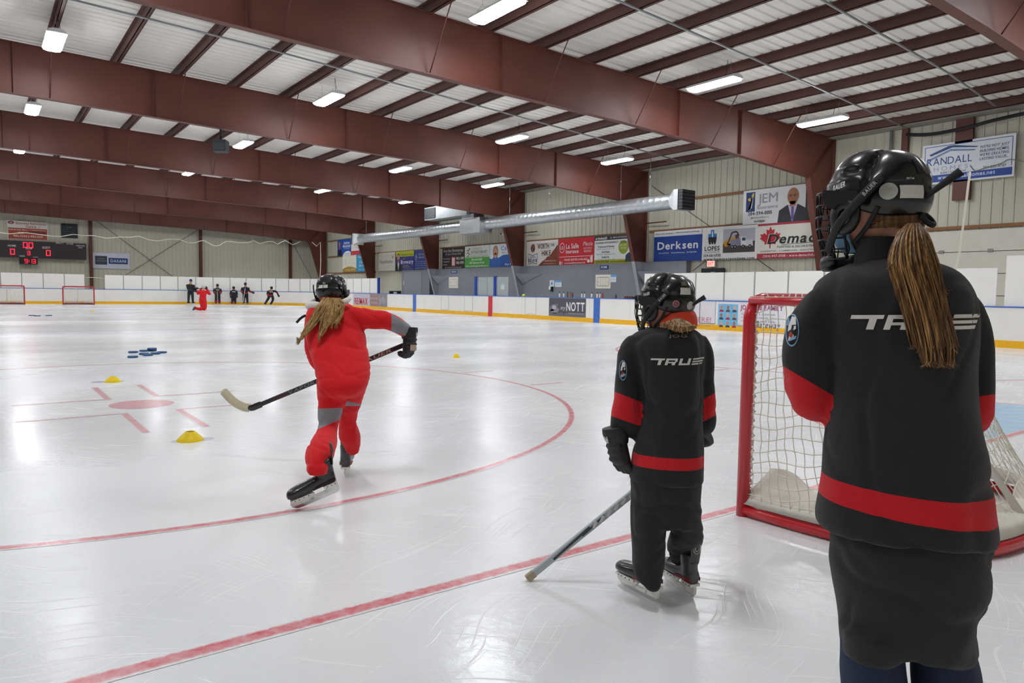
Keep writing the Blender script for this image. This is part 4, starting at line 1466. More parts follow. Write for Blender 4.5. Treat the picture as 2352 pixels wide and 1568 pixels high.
sb = thing('scoreboard', 'long dark scoreboard with red digits on the far wall', 'scoreboard', (-5.2, YW - .4, 3.8))
YS = YW - .45
part(MB().box((-9.6, YS, 3.22), (-1.46, YS + .12, 4.42)), 'scoreboard_panel', mat('scoreboard_face', '2e2528', rough=.5), sb)
part(MB().box((-5.62, YS - .01, 2.76), (-4.52, YS + .12, 3.22)), 'clock_box', mat('clock_face', '1a1416', rough=.5), sb)
for nm, chars in (('time_digits', (('0', -5.37, 3.94, .26, .38), ('0', -5.04, 3.94, .26, .38))), ('home_digit', (('0', -6.14, 3.42, .27, .40),)), ('guest_digit', (('0', -4.0, 3.42, .27, .40),)),
                  ('period_digit', (('3', -5.15, 3.42, .19, .29),)), ('clock_digits', (('9', -5.31, 2.84, .18, .29), ('1', -4.97, 2.84, .1, .29), ('3', -4.83, 2.84, .18, .29)))):
    mb = MB()
    for ch, x, z, w, h in chars:
        digit(mb, ch, x, z, w, h, YS - .012)
    if nm == 'clock_digits':
        mb.box((-5.07, YS - .022, 2.92), (-5.03, YS - .012, 2.96)).box((-5.07, YS - .022, 3.03), (-5.03, YS - .012, 3.07))
    if nm == 'time_digits':
        mb.box((-5.09, YS - .022, 4.0), (-5.06, YS - .012, 4.04))
    part(mb, nm, LED, sb)
mb = MB()
for t, x, z, h, w in (('HOME', -6.03, 3.98, .13, .48), ('GUEST', -3.98, 3.93, .15, .5), ('PERIOD', -5.03, 3.84, .08, .38), ('CHECK', -5.45, 3.29, .1, .34), ('CLOCK', -4.65, 3.26, .06, .3), ('PENALTY', -3.15, 4.33, .09, .46),
                      ('PLAYER', -2.5, 4.31, .09, .4), ('SHOTS ON', -1.84, 4.2, .09, .52), ('GOAL', -1.84, 4.07, .08, .26), ('PENALTY', -7.1, 4.35, .09, .46)):
    V, Fc = text2d(t, h, w)
    mb.add([(x + a, YS - .004, z + b) for a, b in V], Fc)
part(mb, 'lettering', ink('d8d2d0'), sb)
# cord with loops along the far wall, and hanging ropes
pts = []
for u, v in ((-20, 531), (0, 534), (25, 537), (52, 534), (80, 537), (110, 541), (140, 543), (168, 538), (190, 541), (215, 541), (245, 547), (275, 544), (300, 545), (318, 542), (340, 550), (365, 553), (385, 549), (413, 550),
             (430, 557), (450, 557), (467, 552), (490, 564), (505, 563), (520, 554), (545, 557), (570, 557), (583, 552), (597, 560), (612, 555), (628, 555), (637, 561), (655, 552), (672, 562), (690, 554)):
    pts.append(on_plane(u, v, 1, YF + .6))
tag(MB().tube(smooth_path(pts, 2), .03, 5).build('rope', ROPE, None, local=pts[0]), 'long looped white rope strung across in front of the far wall', 'rope', 'white ropes')
pts = [at(717, 556, 55), at(727, 565, 55), at(736, 556, 55), at(737, 600, 55), at(735, 640, 55)]
tag(MB().tube(pts, .03, 5).build('rope', ROPE, None, local=pts[0]), 'white rope hanging by the far right corner column', 'rope', 'white ropes')
pts = [on_plane(195, 637, 1, YF + .3), on_plane(217, 637, 1, YF + .3), on_plane(240, 640, 1, YF + .3)]
tag(MB().tube(pts, .025, 5).build('rope', ROPE, None, local=pts[0]), 'white rope across the gap between far shields', 'rope', 'white ropes')
tag(MB().box((2.0, YW - .2, 1.9), (2.15, YW - .08, 2.15)).build('switch_box', DARK_GRILLE, None, local=(2.07, YW, 1.9)), 'small dark box low on the far wall beside the shield gap', 'box')

# ------------------------------------------------------------------ cones and pucks on the ice
YEL = mat('yellow_cone_plastic', 'f4d312', rough=0.45, spec=0.3)


def dome_cone(x, y, r, label):
    prof = [(r, 0), (r * .98, .008), (r * .80, .028), (r * .58, .052), (r * .40, .068), (r * .34, .074), (r * .33, .066), (r * .5, .045), (r * .95, .0)]
    mb = MB().loft([[(x + q * math.cos(2 * math.pi * j / 28), y + q * math.sin(2 * math.pi * j / 28), z) for j in range(28)] for q, z in prof], caps=False)
    tag(mb.build('dome_cone', YEL, None, local=(x, y, 0)), label, 'cone', 'yellow dome cones on the ice')


for u, v, r, lab in ((259, 877, .1, 'yellow dome cone behind the red face-off spot'), (437, 1011, .105, 'yellow dome cone nearest the viewer, in front of the face-off spot'),
                     (1048, 821, .07, 'small pale yellow dome cone beyond the stick of the red skater'), (213, 716, .07, 'tiny yellow dome cone far off near the second goal')):
    P = on_plane(u, v, 2, 0.0)
    dome_cone(P[0], P[1], r, lab)
LILAC = paint('lilac_patch', '9a9cc8', .6, 20)
for u, v, rx in ((467, 1008, .085), (408, 1013, .05), (228, 877, .10), (277, 875, .05)):  # flat lilac ovals on the ice, close against two of the cones
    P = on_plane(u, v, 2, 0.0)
    part(MB().add([(P[0] + rx * math.cos(2 * math.pi * i / 20), P[1] + rx * .9 * math.sin(2 * math.pi * i / 20), .0013) for i in range(20)], [tuple(range(20))]), 'ice_patch', LILAC, floor)
PUCK = mat('blue_puck_rubber', '2c5a86', rough=0.6)


def puck(u, v, label, z=0.0, r=.085):
    P = on_plane(u, v, 2, z)
    mb = MB().loft([[(P[0] + q * math.cos(2 * math.pi * j / 24), P[1] + q * math.sin(2 * math.pi * j / 24), z + h) for j in range(24)] for q, h in ((r - .006, 0), (r, .006), (r, .026), (r - .006, .032))], smooth=False)
    tag(mb.build('puck', PUCK, None, local=(P[0], P[1], z)), label, 'puck', 'blue pucks on the ice')


for u, v, lab, z in ((305, 821, 'blue puck nearest the viewer in the loose pile', 0), (306, 810, 'blue puck alone at the left of the pile', 0), (331, 807, 'blue puck at the back left of the pile', 0),
                     (349, 806, 'blue puck at the back of the pile under another puck', 0), (349, 802.5, 'blue puck lying on another at the back of the pile', .033), (331, 814, 'blue puck left in the middle of the pile', 0),
                     (340, 816.5, 'blue puck in front of the middle of the pile', 0), (357, 813, 'blue puck right of the middle of the pile', 0), (372, 810.5, 'blue puck at the right end of the pile', 0)):
    puck(u, v, lab, z)
for u, v, lab in ((73, 725, 'far blue puck, leftmost of three near the far goals'), (86, 726, 'far blue puck, middle one of three near the far goals'), (112, 725, 'far blue puck, rightmost of three near the far goals')):
    puck(u, v, lab, 0, .12)

# ------------------------------------------------------------------ goals
RED_TUBE = mat('red_goal_paint', 'c4202c', rough=0.28, coat=0.35, var=0.08, vscale=7)
NET = mat('white_net_cord', 'e6e0d0', rough=0.85)
SKIRT = mat('white_net_canvas', 'e9e5da', rough=0.75, var=0.07, vscale=9, bump=0.4, bscale=14)


def goal(px, py, face, label, fine=True, base_depth=1.12):
    """left post (seen from the open side's back) at px,py; the goal mouth looks along +y if face > 0"""
    W, H, r = 1.83, 1.22, .036 if fine else .04
    root = thing('hockey_goal', label, 'goal', (px + W / 2, py, 0), 'hockey goals')
    f = -face                                   # depth direction
    n = 8

    def X(x, y, z):
        return (px + x, py + f * y, z)
    arc = [X(0, 0, 0), X(0, 0, H - .12)] + [X(.12 - .12 * math.cos(a), 0, H - .12 + .12 * math.sin(a)) for a in [math.pi / 2 * k / n for k in range(1, n + 1)]]
    arc += [X(W - .12 + .12 * math.sin(a), 0, H - .12 + .12 * math.cos(a)) for a in [math.pi / 2 * k / n for k in range(0, n + 1)]] + [X(W, 0, 0)]
    part(MB().tube(arc, r, 14), 'post_and_crossbar', RED_TUBE, root)
    # D-shaped base and top rails
    def dee(d, z, m=40, w=W, bulge=.6):
        out = []
        for k in range(m + 1):
            t = math.pi * k / m
            c, s_ = math.cos(t), math.sin(t)
            out.append((w / 2 - w / 2 * math.copysign(abs(c) ** bulge, c), d * s_ ** bulge if s_ > 1e-9 else 0.0, z))
        return out
    base = [X(*p) for p in dee(base_depth, .035)]
    part(MB().tube(base, r * .95, 12), 'base_rail', RED_TUBE, root)
    top = [X(*p) for p in dee(.5, H - .01, bulge=.45)]
    part(MB().tube(top, r * .6, 10), 'top_rail', RED_TUBE, root)
    part(MB().tube([X(W / 2, .5, H - .02), X(W / 2, .62, .7), X(W / 2, base_depth - .02, .05)], r * .55, 8), 'back_brace', mat('white_tube', 'dedad2', rough=.5), root)
    # netting: sides and back from the top rail down to the base
    A = np.array(dee(.5, H - .01, 200, bulge=.45))
    Bq = np.array(dee(base_depth - .03, .05, 200))

    def resample(P, m):
        seg = np.r_[0, np.cumsum(np.linalg.norm(np.diff(P, axis=0), axis=1))]
        q = np.linspace(0, seg[-1], m)
        return np.stack([np.interp(q, seg, P[:, i]) for i in range(3)], 1)
    na, nb = (58, 18) if fine else (30, 8)
    A, Bq = resample(A, na + 1), resample(Bq, na + 1)

    def S(i, b):                                # b from 0 at the top to 1 at the base
        i = min(max(i, 0), na)
        k = int(min(i, na - 1))
        t = i - k
        a_ = A[k] * (1 - t) + A[k + 1] * t
        c_ = Bq[k] * (1 - t) + Bq[k + 1] * t
        sag = math.sin(math.pi * b) * -.10
        e = max(0, math.sin(math.pi * i / na))
        p = a_ * (1 - b) + c_ * b
        return X(p[0], p[1] + sag * e, p[2] - .0)
    mb = MB()
    rn = .0028 if fine else .006
    for i in range(0, na + 1):
        mb.tube([S(i + .12 * math.sin(b * 2.1 + i), b / nb) for b in range(nb + 1)], rn, 4, caps=False)
    for b in range(0, nb + 8):
        pts = []
        for i in range(0, na + 1):
            bb = (b - 7 * i / na * .9) + .18 * math.sin(i * .9 + b)
            if 0 <= bb <= nb:
                pts.append(S(i, bb / nb))
        if len(pts) > 2:
            mb.tube(pts, rn, 4, caps=False)
    # roof netting, diamonds from the crossbar to the top rail
    m = 22 if fine else 12
    for k in range(-6, m + 1):
        for d in (1, -1):
            pts = []
            for t in range(7):
                x = (k + d * t * .9 + (0 if d > 0 else 6)) / m * W
                y = .5 * t / 6
                edge = .5 * max(0.0, 1 - abs(2 * x / W - 1) ** 8) ** .5
                if 0 <= x <= W and y <= edge:
                    pts.append(X(x, y, H + .012))
            if len(pts) > 1:
                mb.tube(pts, rn * 1.3, 4, caps=False)
    part(mb, 'netting', NET, root)
    if fine:
        mb = MB()                               # lacing along the posts and crossbar
        for x in (0, W):
            zs = np.linspace(.1, H - .12, 60)
            mb.tube([X(x + (.036 if x == 0 else -.036) + .006 * math.sin(k * 2.4), .02 + .012 * math.cos(k * 2.4), z) for k, z in enumerate(zs)], .005, 5)
        xs = np.linspace(.1, W - .1, 70)
        mb.tube([X(x, .03 + .02 * math.cos(k * 2.2), H + .005 + .03 * math.sin(k * 2.2)) for k, x in enumerate(xs)], .004, 5)
        part(mb, 'lacing', NET, root)
    # canvas skirt round the base
    D0 = resample(np.array(dee(base_depth - .02, .075, 120)), 91)
    rings = []
    for k, p in enumerate(D0):
        t = k / 90
        h_ = (.10 + .03 * math.sin(t * 19) + .02 * math.sin(t * 47 + 1)) + .07 * max(0, abs(2 * t - 1) * 5 - 4)
        inw = unit(np.array((W / 2, base_depth * .35, 0)) - np.array((p[0], p[1], 0)))
        lean = .15 + .05 * math.sin(t * 31 + .5)
        rings.append([X(*(p - inw * .03)), X(*(p + inw * .02 + np.array((0, 0, .05)))), X(*(p + inw * lean * .6 + np.array((0, 0, h_ * .65)))), X(*(p + inw * lean + np.array((0, 0, h_)))), X(*(p + inw * (lean + .012) + np.array((0, 0, h_)))), X(*(p + inw * .06 + np.array((0, 0, .03))))])
    part(MB().loft(rings), 'skirt', SKIRT, root)
    return root


goal(-4.665, -.10, 1, 'red goal with white netting seen from behind, next to the big player')
goal(-3.45, 54.7, -1, 'far goal standing at the end boards below the gap in the shields', False, .9)
goal(-7.45, 54.5, -1, 'far red goal cut off by the left edge of the picture', False, .9)

# ------------------------------------------------------------------ people: tools
def fuse(mb, voxel, smooth=6, factor=0.5):
    """grow one continuous skin over overlapping lofts; returns vertices (N,3) and faces"""
    me = bpy.data.meshes.new('tmp')
    me.from_pydata(mb.v, [], mb.f)
    ob = bpy.data.objects.new('tmp', me)
    COL.objects.link(ob)
    m = ob.modifiers.new('r', 'REMESH')
    m.mode = 'VOXEL'
    m.voxel_size = voxel
    m.use_smooth_shade = True
    if smooth:
        s = ob.modifiers.new('s', 'SMOOTH')
        s.iterations = smooth
        s.factor = factor
    dg = bpy.context.evaluated_depsgraph_get()
    ev = ob.evaluated_get(dg)
    e = ev.to_mesh()
    V = np.empty(len(e.vertices) * 3)
    e.vertices.foreach_get('co', V)
    V = V.reshape(-1, 3)
    Nn = np.empty(len(e.vertices) * 3)
    e.vertices.foreach_get('normal', Nn)
    Nn = Nn.reshape(-1, 3)
    Fc = [tuple(p.vertices) for p in e.polygons]
    ev.to_mesh_clear()
    bpy.data.objects.remove(ob)
    bpy.data.meshes.remove(me)
    return V, Fc, Nn


def noise_at(V, freq, seed=0.0):
    return np.array([noise.noise((p[0] * freq[0] + seed, p[1] * freq[1] + seed * 1.7, p[2] * freq[2] - seed)) for p in V])


def crumple(V, Nn, amp, freq, seed):              # pressed-in crease lines between soft swellings
    W = V + .035 * np.stack([noise_at(V, (8, 8, 8), seed + q) for q in (11, 12, 13)], 1)
    W2 = W @ np.array(Matrix.Rotation(.45, 3, 'Y')) @ np.array(Matrix.Rotation(.3, 3, 'X'))
    a = np.exp(-(noise_at(W, freq, seed) / .075) ** 2)
    b = np.exp(-(noise_at(W2, tuple(q * 1.35 for q in freq), seed + 4) / .07) ** 2)
    return V + Nn * (amp * (-.9 * a - .6 * b + .9 * noise_at(V, (4.5, 4.5, 4.5), seed + 2)))[:, None]


def mesh_part(V, Fc, name, material, root, band=None, label=None):
    mb = MB().add(V, Fc, None, True)
    o = part(mb, name, material, root, label)
    if band is not None:
        a = o.data.attributes.new('band', 'FLOAT', 'POINT')
        a.data.foreach_set('value', np.asarray(band, np.float32))
    return o


def bvh_of(V, Fc):
    return BVHTree.FromPolygons([tuple(p) for p in V], Fc)


def seg_param(V, P):
    """distance to a polyline and the length along it"""
    best = np.full(len(V), 1e9)
    t_at = np.zeros(len(V))
    L = 0.0
    for a, b in zip(P[:-1], P[1:]):
        a, b = np.array(a), np.array(b)
        ab = b - a
        l = np.linalg.norm(ab)
        t = np.clip(((V - a) @ ab) / (l * l + 1e-12), 0, 1)
        d = np.linalg.norm(V - (a + t[:, None] * ab), axis=1)
        k = d < best
        best[k] = d[k]
        t_at[k] = L + t[k] * l
        L += l
    return best, t_at


class Fig:
    """modelling frame of one figure: E1 to the viewer's right, E2 away from the viewer, Z up"""

    def __init__(self, u, d):
        r = ray(u, 660)
        h = unit((r[0], r[1], 0))
        self.d, self.cos = d, float(np.dot(h, unit((_F[0], _F[1], 0))))
        self.E2, self.E1, self.Z = h, np.array((h[1], -h[0], 0.0)), np.array((0, 0, 1.0))
        self.s = d * self.cos / F_PX            # metres per pixel across the line of sight

    def P(self, u, v, dd=0.0):
        return at(u, v, self.d + dd * self.cos)

    def sc(self, dd):
        return (self.d + dd * self.cos) * self.cos / F_PX

    def rings(self, rows, n=40, k=6, pw=2.3):    # rows: v, u_left, u_right, half depth, depth shift -> horizontal rings
        out = []
        for v, ul, ur, dep, dd in smooth_path(rows, k):
            c = self.P((ul + ur) / 2, v, dd)
            a = (ur - ul) / 2 * self.sc(dd)
            r = []
            for j in range(n):
                t = 2 * math.pi * j / n
                ct, st = math.cos(t), math.sin(t)
                r.append(c + self.E1 * (a * math.copysign(abs(ct) ** (2 / pw), ct)) + self.E2 * (dep * math.copysign(abs(st) ** (2 / pw), st)))
            out.append(r)
        return out

    def limb(self, rows, n=24, k=6, flat=1.0):   # rows: u, v, depth shift, half width in pixels
        rows = smooth_path(rows, k)
        pts = [self.P(u, v, dd) for u, v, dd, w in rows]
        r1 = [max(w, 1) * self.sc(dd) for u, v, dd, w in rows]
        return tube_rings(pts, r1, [q * flat for q in r1], n, hint=self.E2), pts


SKIN = mat('skin', 'c98f76', rough=0.55, var=0.05, vscale=20)
UNDER = mat('black_underlayer', '1c1d20', rough=0.85)
SHELL = mat('black_helmet_shell', '161719', rough=0.27, coat=0.25)
HARD = mat('black_hard_plastic', '1b1c1f', rough=0.35)
FOAM = mat('helmet_foam', '26272a', rough=0.8)
WIRE = mat('black_cage_wire', '1d1d20', rough=0.3, metal=0.6)
LABEL = mat('white_sticker', 'd8d6d0', rough=0.5)
INK_W = mat('white_print', 'e4e2de', rough=0.6)
STRAP = mat('black_webbing', '19191b', rough=0.7)


class Local:                                     # a little local frame: x forward, y left, z up
    def __init__(self, o, fx, up=(0, 0, 1.0), k=1.0):
        self.o = np.array(o, float)
        self.k = k
        self.x = unit(fx)
        self.y = unit(np.cross(np.array(up, float), self.x))
        self.z = np.cross(self.x, self.y)

    def __call__(self, p):
        return self.o + (self.x * p[0] + self.y * p[1] + self.z * p[2]) * self.k

    def all(self, ps):
        P = np.array(ps, float)
        return self.o + P[:, :1] * self.x + P[:, 1:2] * self.y + P[:, 2:3] * self.z


def helmet_surface(th, t):
    """th around from the front, t from 0 at the rim to 1 at the crown"""
    c, s_ = math.cos(th), math.sin(th)
    zb = 0.022 * max(0, c) ** 1.5 - 0.048 * max(0, -c) ** .8 - 0.030 * abs(s_) ** 2
    a, b = (.122 if c > 0 else .128), .099
    top = .115
    phi0 = math.asin(max(-.55, zb / top))
    phi = phi0 + (math.pi / 2 - phi0) * t
    k = math.cos(phi) ** .82
    z = top * math.sin(phi)
    if phi < 0:
        k = math.cos(phi) ** 1.2
    x, y = a * c * k, b * s_ * k
    # relief: seam step between front and rear shell, twin crown ridges, brow ledge, temple recess
    r = 0.0
    if x < -.018:
        r -= .006
    if -.024 < x < -.014 and z > -.02:
        r -= .006
    top_ = max(0.0, min(1.0, (z - .03) / .04))
    r += .009 * math.exp(-((x - .035) / .045) ** 2) * top_
    r -= .010 * math.exp(-((x + .020) / .016) ** 2) * top_
    r += .005 * math.exp(-((x + .075) / .03) ** 2) * top_
    r += .003 * math.exp(-((abs(y) - .045) / .016) ** 2) * top_ * (1 if x < -.01 else 0)
    r -= .003 * math.exp(-(y / .013) ** 2) * top_ * (1 if x < -.01 else 0)
    r += .003 * math.exp(-((z - .036) / .010) ** 2) * max(0, min(1, (x - .05) / .03))
    r -= .008 * math.exp(-(((z - .058) / .009) ** 2 + ((x - .02) / .022) ** 2)) * (1 if abs(y) > .06 else 0)
    r -= .006 * math.exp(-(((z - .02) / .010) ** 2 + ((x + .09) / .05) ** 2))
    n = unit((c / a, s_ / b, 1.6 * math.sin(phi) / top * .1))
    return np.array((x, y, z)) + n * r


def make_helmet(root, o, fwd, up, style, stickers=(), k=1.0):
    L = Local(o, fwd, up, k)
    hroot = bpy.data.objects.new('helmet', None)
    COL.objects.link(hroot)
    hroot.empty_display_size = .1
    hroot.parent = root
    hroot.location = tuple(L.o - np.array(root.location))
    na, nt = 112, 40
    G = [[helmet_surface(2 * math.pi * i / na, t / nt) for i in range(na)] for t in range(nt)]
    V = [L(p) for r in G for p in r]
    inner = [L(p * np.array((.93, .92, .95)) + np.array((0, 0, .001))) for p in G[0]]
    Fc = []
    for t in range(nt - 1):
        for i in range(na):
            j = (i + 1) % na
            Fc.append((t * na + i, t * na + j, (t + 1) * na + j, (t + 1) * na + i))
    Fc.append(tuple((nt - 1) * na + i for i in range(na)))
    o0 = len(V)
    V += inner
    for i in range(na):
        j = (i + 1) % na
        Fc.append((o0 + i, o0 + j, j, i))
    # inner dome so that the helmet is a real hollow shell
    o1 = len(V)
    V += [L(p * np.array((.93, .92, .9))) for r in G[1::6] for p in r]
    lay = [o0] + [o1 + q * na for q in range(len(G[1::6]))]
    for a, b in zip(lay[:-1], lay[1:]):
        for i in range(na):
            j = (i + 1) % na
            Fc.append((b + i, b + j, a + j, a + i))
    mesh_part(V, Fc, 'shell', SHELL, hroot)
    bv = bvh_of(V, Fc)

    def stick(pts2, faces, c, side, up2, material, name, lift=.0015):
        """lay a flat shape on the shell: c a local point outside, side/up2 local directions"""
        c, sx, sy = np.array(c, float), unit(side), unit(up2)
        d = unit(np.cross(sx, sy))               # outward
        out = []
        for a, b in pts2:
            p = L(c + sx * a + sy * b + d * .12)
            h = bv.ray_cast(Vector(p), Vector(tuple(-(L.x * d[0] + L.y * d[1] + L.z * d[2]))))
            q = np.array(h[0]) if h[0] is not None else p - (L.x * d[0] + L.y * d[1] + L.z * d[2]) * .12
            out.append(q + (L.x * d[0] + L.y * d[1] + L.z * d[2]) * lift)
        part(MB().add(out, faces), name, material, hroot)

    def gridrect(w, h, nx=8, ny=5):
        return [(-w / 2 + w * i / nx, -h / 2 + h * j / ny) for j in range(ny + 1) for i in range(nx + 1)], [(j * (nx + 1) + i, j * (nx + 1) + i + 1, (j + 1) * (nx + 1) + i + 1, (j + 1) * (nx + 1) + i) for j in range(ny) for i in range(nx)]

    def disc(r, n=28):
        return [(0, 0)] + [(r * .6 * math.cos(2 * math.pi * i / n), r * .6 * math.sin(2 * math.pi * i / n)) for i in range(n)] + [(r * math.cos(2 * math.pi * i / n), r * math.sin(2 * math.pi * i / n)) for i in range(n)], \
            [(0, 1 + i, 1 + (i + 1) % n) for i in range(n)] + [(1 + i, 1 + n + i, 1 + n + (i + 1) % n, 1 + (i + 1) % n) for i in range(n)]
    LS = (-1, 0, 0)                               # on the left side text runs from front to back
    for st in stickers:
        if st == 'label':
            v, f = gridrect(.052, .030)
            stick(v, f, (-.108, .052, .002), (-.62, -.78, 0), (0, 0, 1), LABEL, 'name_label')
        if st == 'label_high':
            v, f = gridrect(.046, .028)
            stick(v, f, (-.112, .044, .038), (-.52, -.85, 0), (0, 0, 1), LABEL, 'name_label')
        if st == 'label_back':
            v, f = gridrect(.062, .022)
            stick(v, f, (-.13, .010, .018), (0, -1, 0), (0, 0, 1), LABEL, 'name_label')
        if st == 'dot':
            v, f = disc(.0195)
            stick(v, f, (-.068, .085, .004), (-.88, -.48, 0), (0, 0, 1), mat('grey_sticker', 'b9bab4', rough=.5), 'round_sticker')
        if st == 'dot_back':
            v, f = disc(.017)
            stick(v, f, (-.124, .024, -.020), (-.3, -.95, 0), (0, 0, 1), mat('grey_sticker', 'b9bab4', rough=.5), 'round_sticker')
        if st == 'crest':
            v, f = disc(.014)
            stick(v, f, (-.082, .075, -.014), (-.84, -.54, 0), (0, 0, 1), mat('crest_pink', 'c08088', rough=.5), 'round_crest')
            v, f = disc(.010)
            stick(v, f, (-.082, .075, -.014), (-.84, -.54, 0), (0, 0, 1), mat('crest_navy', '4a4a5e', rough=.5), 'crest_centre', .002)
            v, f = disc(.006)
            stick(v, f, (-.082, .075, -.014), (-.84, -.54, 0), (0, 0, 1), mat('crest_red', 'b8505c', rough=.5), 'crest_middle', .0025)
        if st == 'badge':
            v, f = gridrect(.026, .016)
            stick(v, f, (-.10, .042, .068), (-.55, -.83, 0), (0, 0, 1), mat('badge_olive', '6e6a54', rough=.5), 'gold_badge')
        if st == 'maker':
            V2, F2 = text2d('BAUER', .0125, .042, shear=.18)
            nx, ny = .36, .93
            part(MB().add([L((.038 + nx * .010 - ny * a_, .093 + ny * .010 + nx * a_, .018 + b_ + .16 * a_)) for a_, b_ in V2], F2), 'maker_lettering', INK_W, hroot)
        if st == 'model':
            V2, F2 = text2d('RECTAR', .004, .017)
            stick(V2, F2, (-.105, .055, .030), (-.62, -.78, 0), (0, 0, 1), INK_W, 'model_lettering')
        if st == 'vent':
            for yy in (-.03, .03):
                v, f = gridrect(.010, .035)
                stick(v, f, (-.12, yy, .06), (0, -1, 0), (0, 0, 1), FOAM, 'vent')
    # ear loops, chin straps
    for sgn in (1, -1):
        def earr(r_, y_):
            return [L((.030 + r_ * math.cos(a), sgn * (y_ - .006 * math.cos(a) * r_ / .04), -.046 + 1.12 * r_ * math.sin(a))) for a in [2 * math.pi * i / 28 for i in range(28)]]
        part(MB().loft([earr(.014, .089), earr(.014, .098), earr(.020, .1005), earr(.033, .0995), earr(.040, .095), earr(.040, .086)], closed=True), 'ear_guard', HARD, hroot)
        pl = MB().prism([(.05, -.028), (.070, -.02), (.080, .0), (.078, .018), (.06, .016), (.03, .012), (.0, .010), (-.01, -.005), (.0, -.026), (.02, -.018), (.040, -.018)], L((0, sgn * .096, 0)), L.x, L.z, L.y * sgn, .005)
        part(pl, 'side_plate', HARD, hroot)
        S0_, S1_ = np.array((-.058, sgn * .097, .036)), np.array((.088, sgn * .060, -.128))
        mids = [S0_, np.array((-.012, sgn * .108, -.014)), np.array((.042, sgn * .102, -.072)), S1_]
        P = [L(q) for q in smooth_path(mids, 5)]
        strap = part(MB().loft(tube_rings(P, [.0105] * len(P), [.0022] * len(P), 8, hint=L.y)), 'chin_strap', STRAP, hroot)
        if sgn == 1 and style != 'rear':
            for t0, txt in ((.25, 'BAUER'), (.72, 'BAUER')):
                A_, B_ = np.array(mids[2 if t0 < .5 else 1]), np.array(mids[1 if t0 < .5 else 0])
                mid_, dr = (A_ + B_) / 2, unit(B_ - A_)
                upd = unit(np.cross((0, 1, 0), dr))
                V2, F2 = text2d(txt, .010, .038)
                part(MB().add([L(mid_ + dr * a + upd * (b - .005) + np.array((0, .004, 0))) for a, b in V2], F2), 'strap_lettering', mat('grey_print', 'b4b4b0', rough=.6), strap)
        P = [L(q) for q in smooth_path([(-.045, sgn * .085, -.03), (-.02, sgn * .083, -.075), (.02, sgn * .07, -.112)], 5)]
        part(MB().loft(tube_rings(P, [.006] * len(P), [.002] * len(P), 6, hint=L.y)), 'jaw_strap', STRAP, hroot)
    # strap tail at the back
    tail = [(-.116, .02, -.012), (-.136, .012, .006), (-.160, .0, .028), (-.178, -.01, .044)] if style == 'A' else [(-.12, .01, -.02), (-.142, 0, .0), (-.165, -.01, .016)]
    P = [L(q) for q in smooth_path(tail, 5)]
    part(MB().loft(tube_rings(P, list(np.linspace(.005, .0105, len(P))), [.0015] * len(P), 8, hint=L.y)), 'strap_tail', STRAP, hroot)
    # wire cage
    mb = MB()

    def cg(th, z):
        k = 1.0 if z > -.06 else 1 - 2.6 * (z + .06) ** 2 * 26
        rx, ry = .137 * (.93 + .07 * k) * (1 if z > -.06 else 1 + 1.6 * (z + .06)), .092 * (1 if z > -.05 else 1 + 2.5 * (z + .05))
        return L((.012 + rx * math.cos(th), ry * math.sin(th), z))
    zs = [.018, -.012, -.040, -.068, -.096, -.122, -.145]
    T = 1.42
    for z in zs:
        mb.tube([cg(-T + 2 * T * i / 24, z) for i in range(25)], .0021, 6)
    for q in range(9):
        th = -T + 2 * T * q / 8
        mb.tube([cg(th + .05 * math.sin(i * 1.2), .018 - .163 * i / 14) for i in range(15)], .0021, 6)
    for th, d in ((-.9, .45), (-.2, .4), (.2, -.4), (.9, -.45), (1.3, -.3), (-1.3, .3)):
        mb.tube([cg(th + d * i / 10, .018 - .163 * i / 10) for i in range(11)], .0017, 6)
    rim = [cg(T - .02, .018 - .163 * i / 10) for i in range(11)]
    mb.tube(rim, .0032, 6).tube([cg(-T + .02, .018 - .163 * i / 10) for i in range(11)], .0032, 6)
    part(mb, 'face_cage', WIRE, hroot)
    P = [L((.075 + .055 * math.cos(a), .05 * math.sin(a), -.145 - .012 * math.cos(a))) for a in [-1.6 + 3.2 * i / 12 for i in range(13)]]
    part(MB().loft(tube_rings(P, [.006] * 13, [.016] * 13, 8, hint=L.z)), 'chin_cup', HARD, hroot)
    return L


def head_loft(mb, L, chin=-.125):
    """a head inside the helmet: skull, jaw, nose, ears, neck root"""
    prof = [(.10, .02, .02), (.085, .055, .05), (.05, .082, .068), (.01, .092, .073), (-.03, .092, .072), (-.06, .090, .069), (-.085, .084, .062), (-.105, .076, .05), (chin, .05, .032)]
    rings = []
    for z, a, b in smooth_path(prof, 3):
        xc = .0 if z > -.04 else .012 * (-.04 - z) / .085 * 2
        back = a if z > -.05 else a * (1 - (-.05 - z) * 4.5)
        rings.append([L((xc + (a if math.cos(t) > 0 else back) * math.cos(t), b * math.sin(t), z)) for t in [2 * math.pi * j / 28 for j in range(28)]])
    mb.loft(rings)
    mb.loft([[L((x + r * .8 * math.cos(t), r * math.sin(t), z)) for t in [2 * math.pi * j / 10 for j in range(10)]] for x, z, r in ((.083, -.005, .006), (.094, -.03, .009), (.103, -.046, .0125), (.09, -.056, .012), (.08, -.06, .006))])
    for s_ in (1, -1):
        mb.loft([[L((.002 + .016 * k * math.cos(t), s_ * (.070 + q), -.035 + .027 * k * math.sin(t))) for t in [2 * math.pi * j / 12 for j in range(12)]] for q, k in ((-.01, .8), (.004, 1), (.012, .9), (.014, .6))])
    return mb


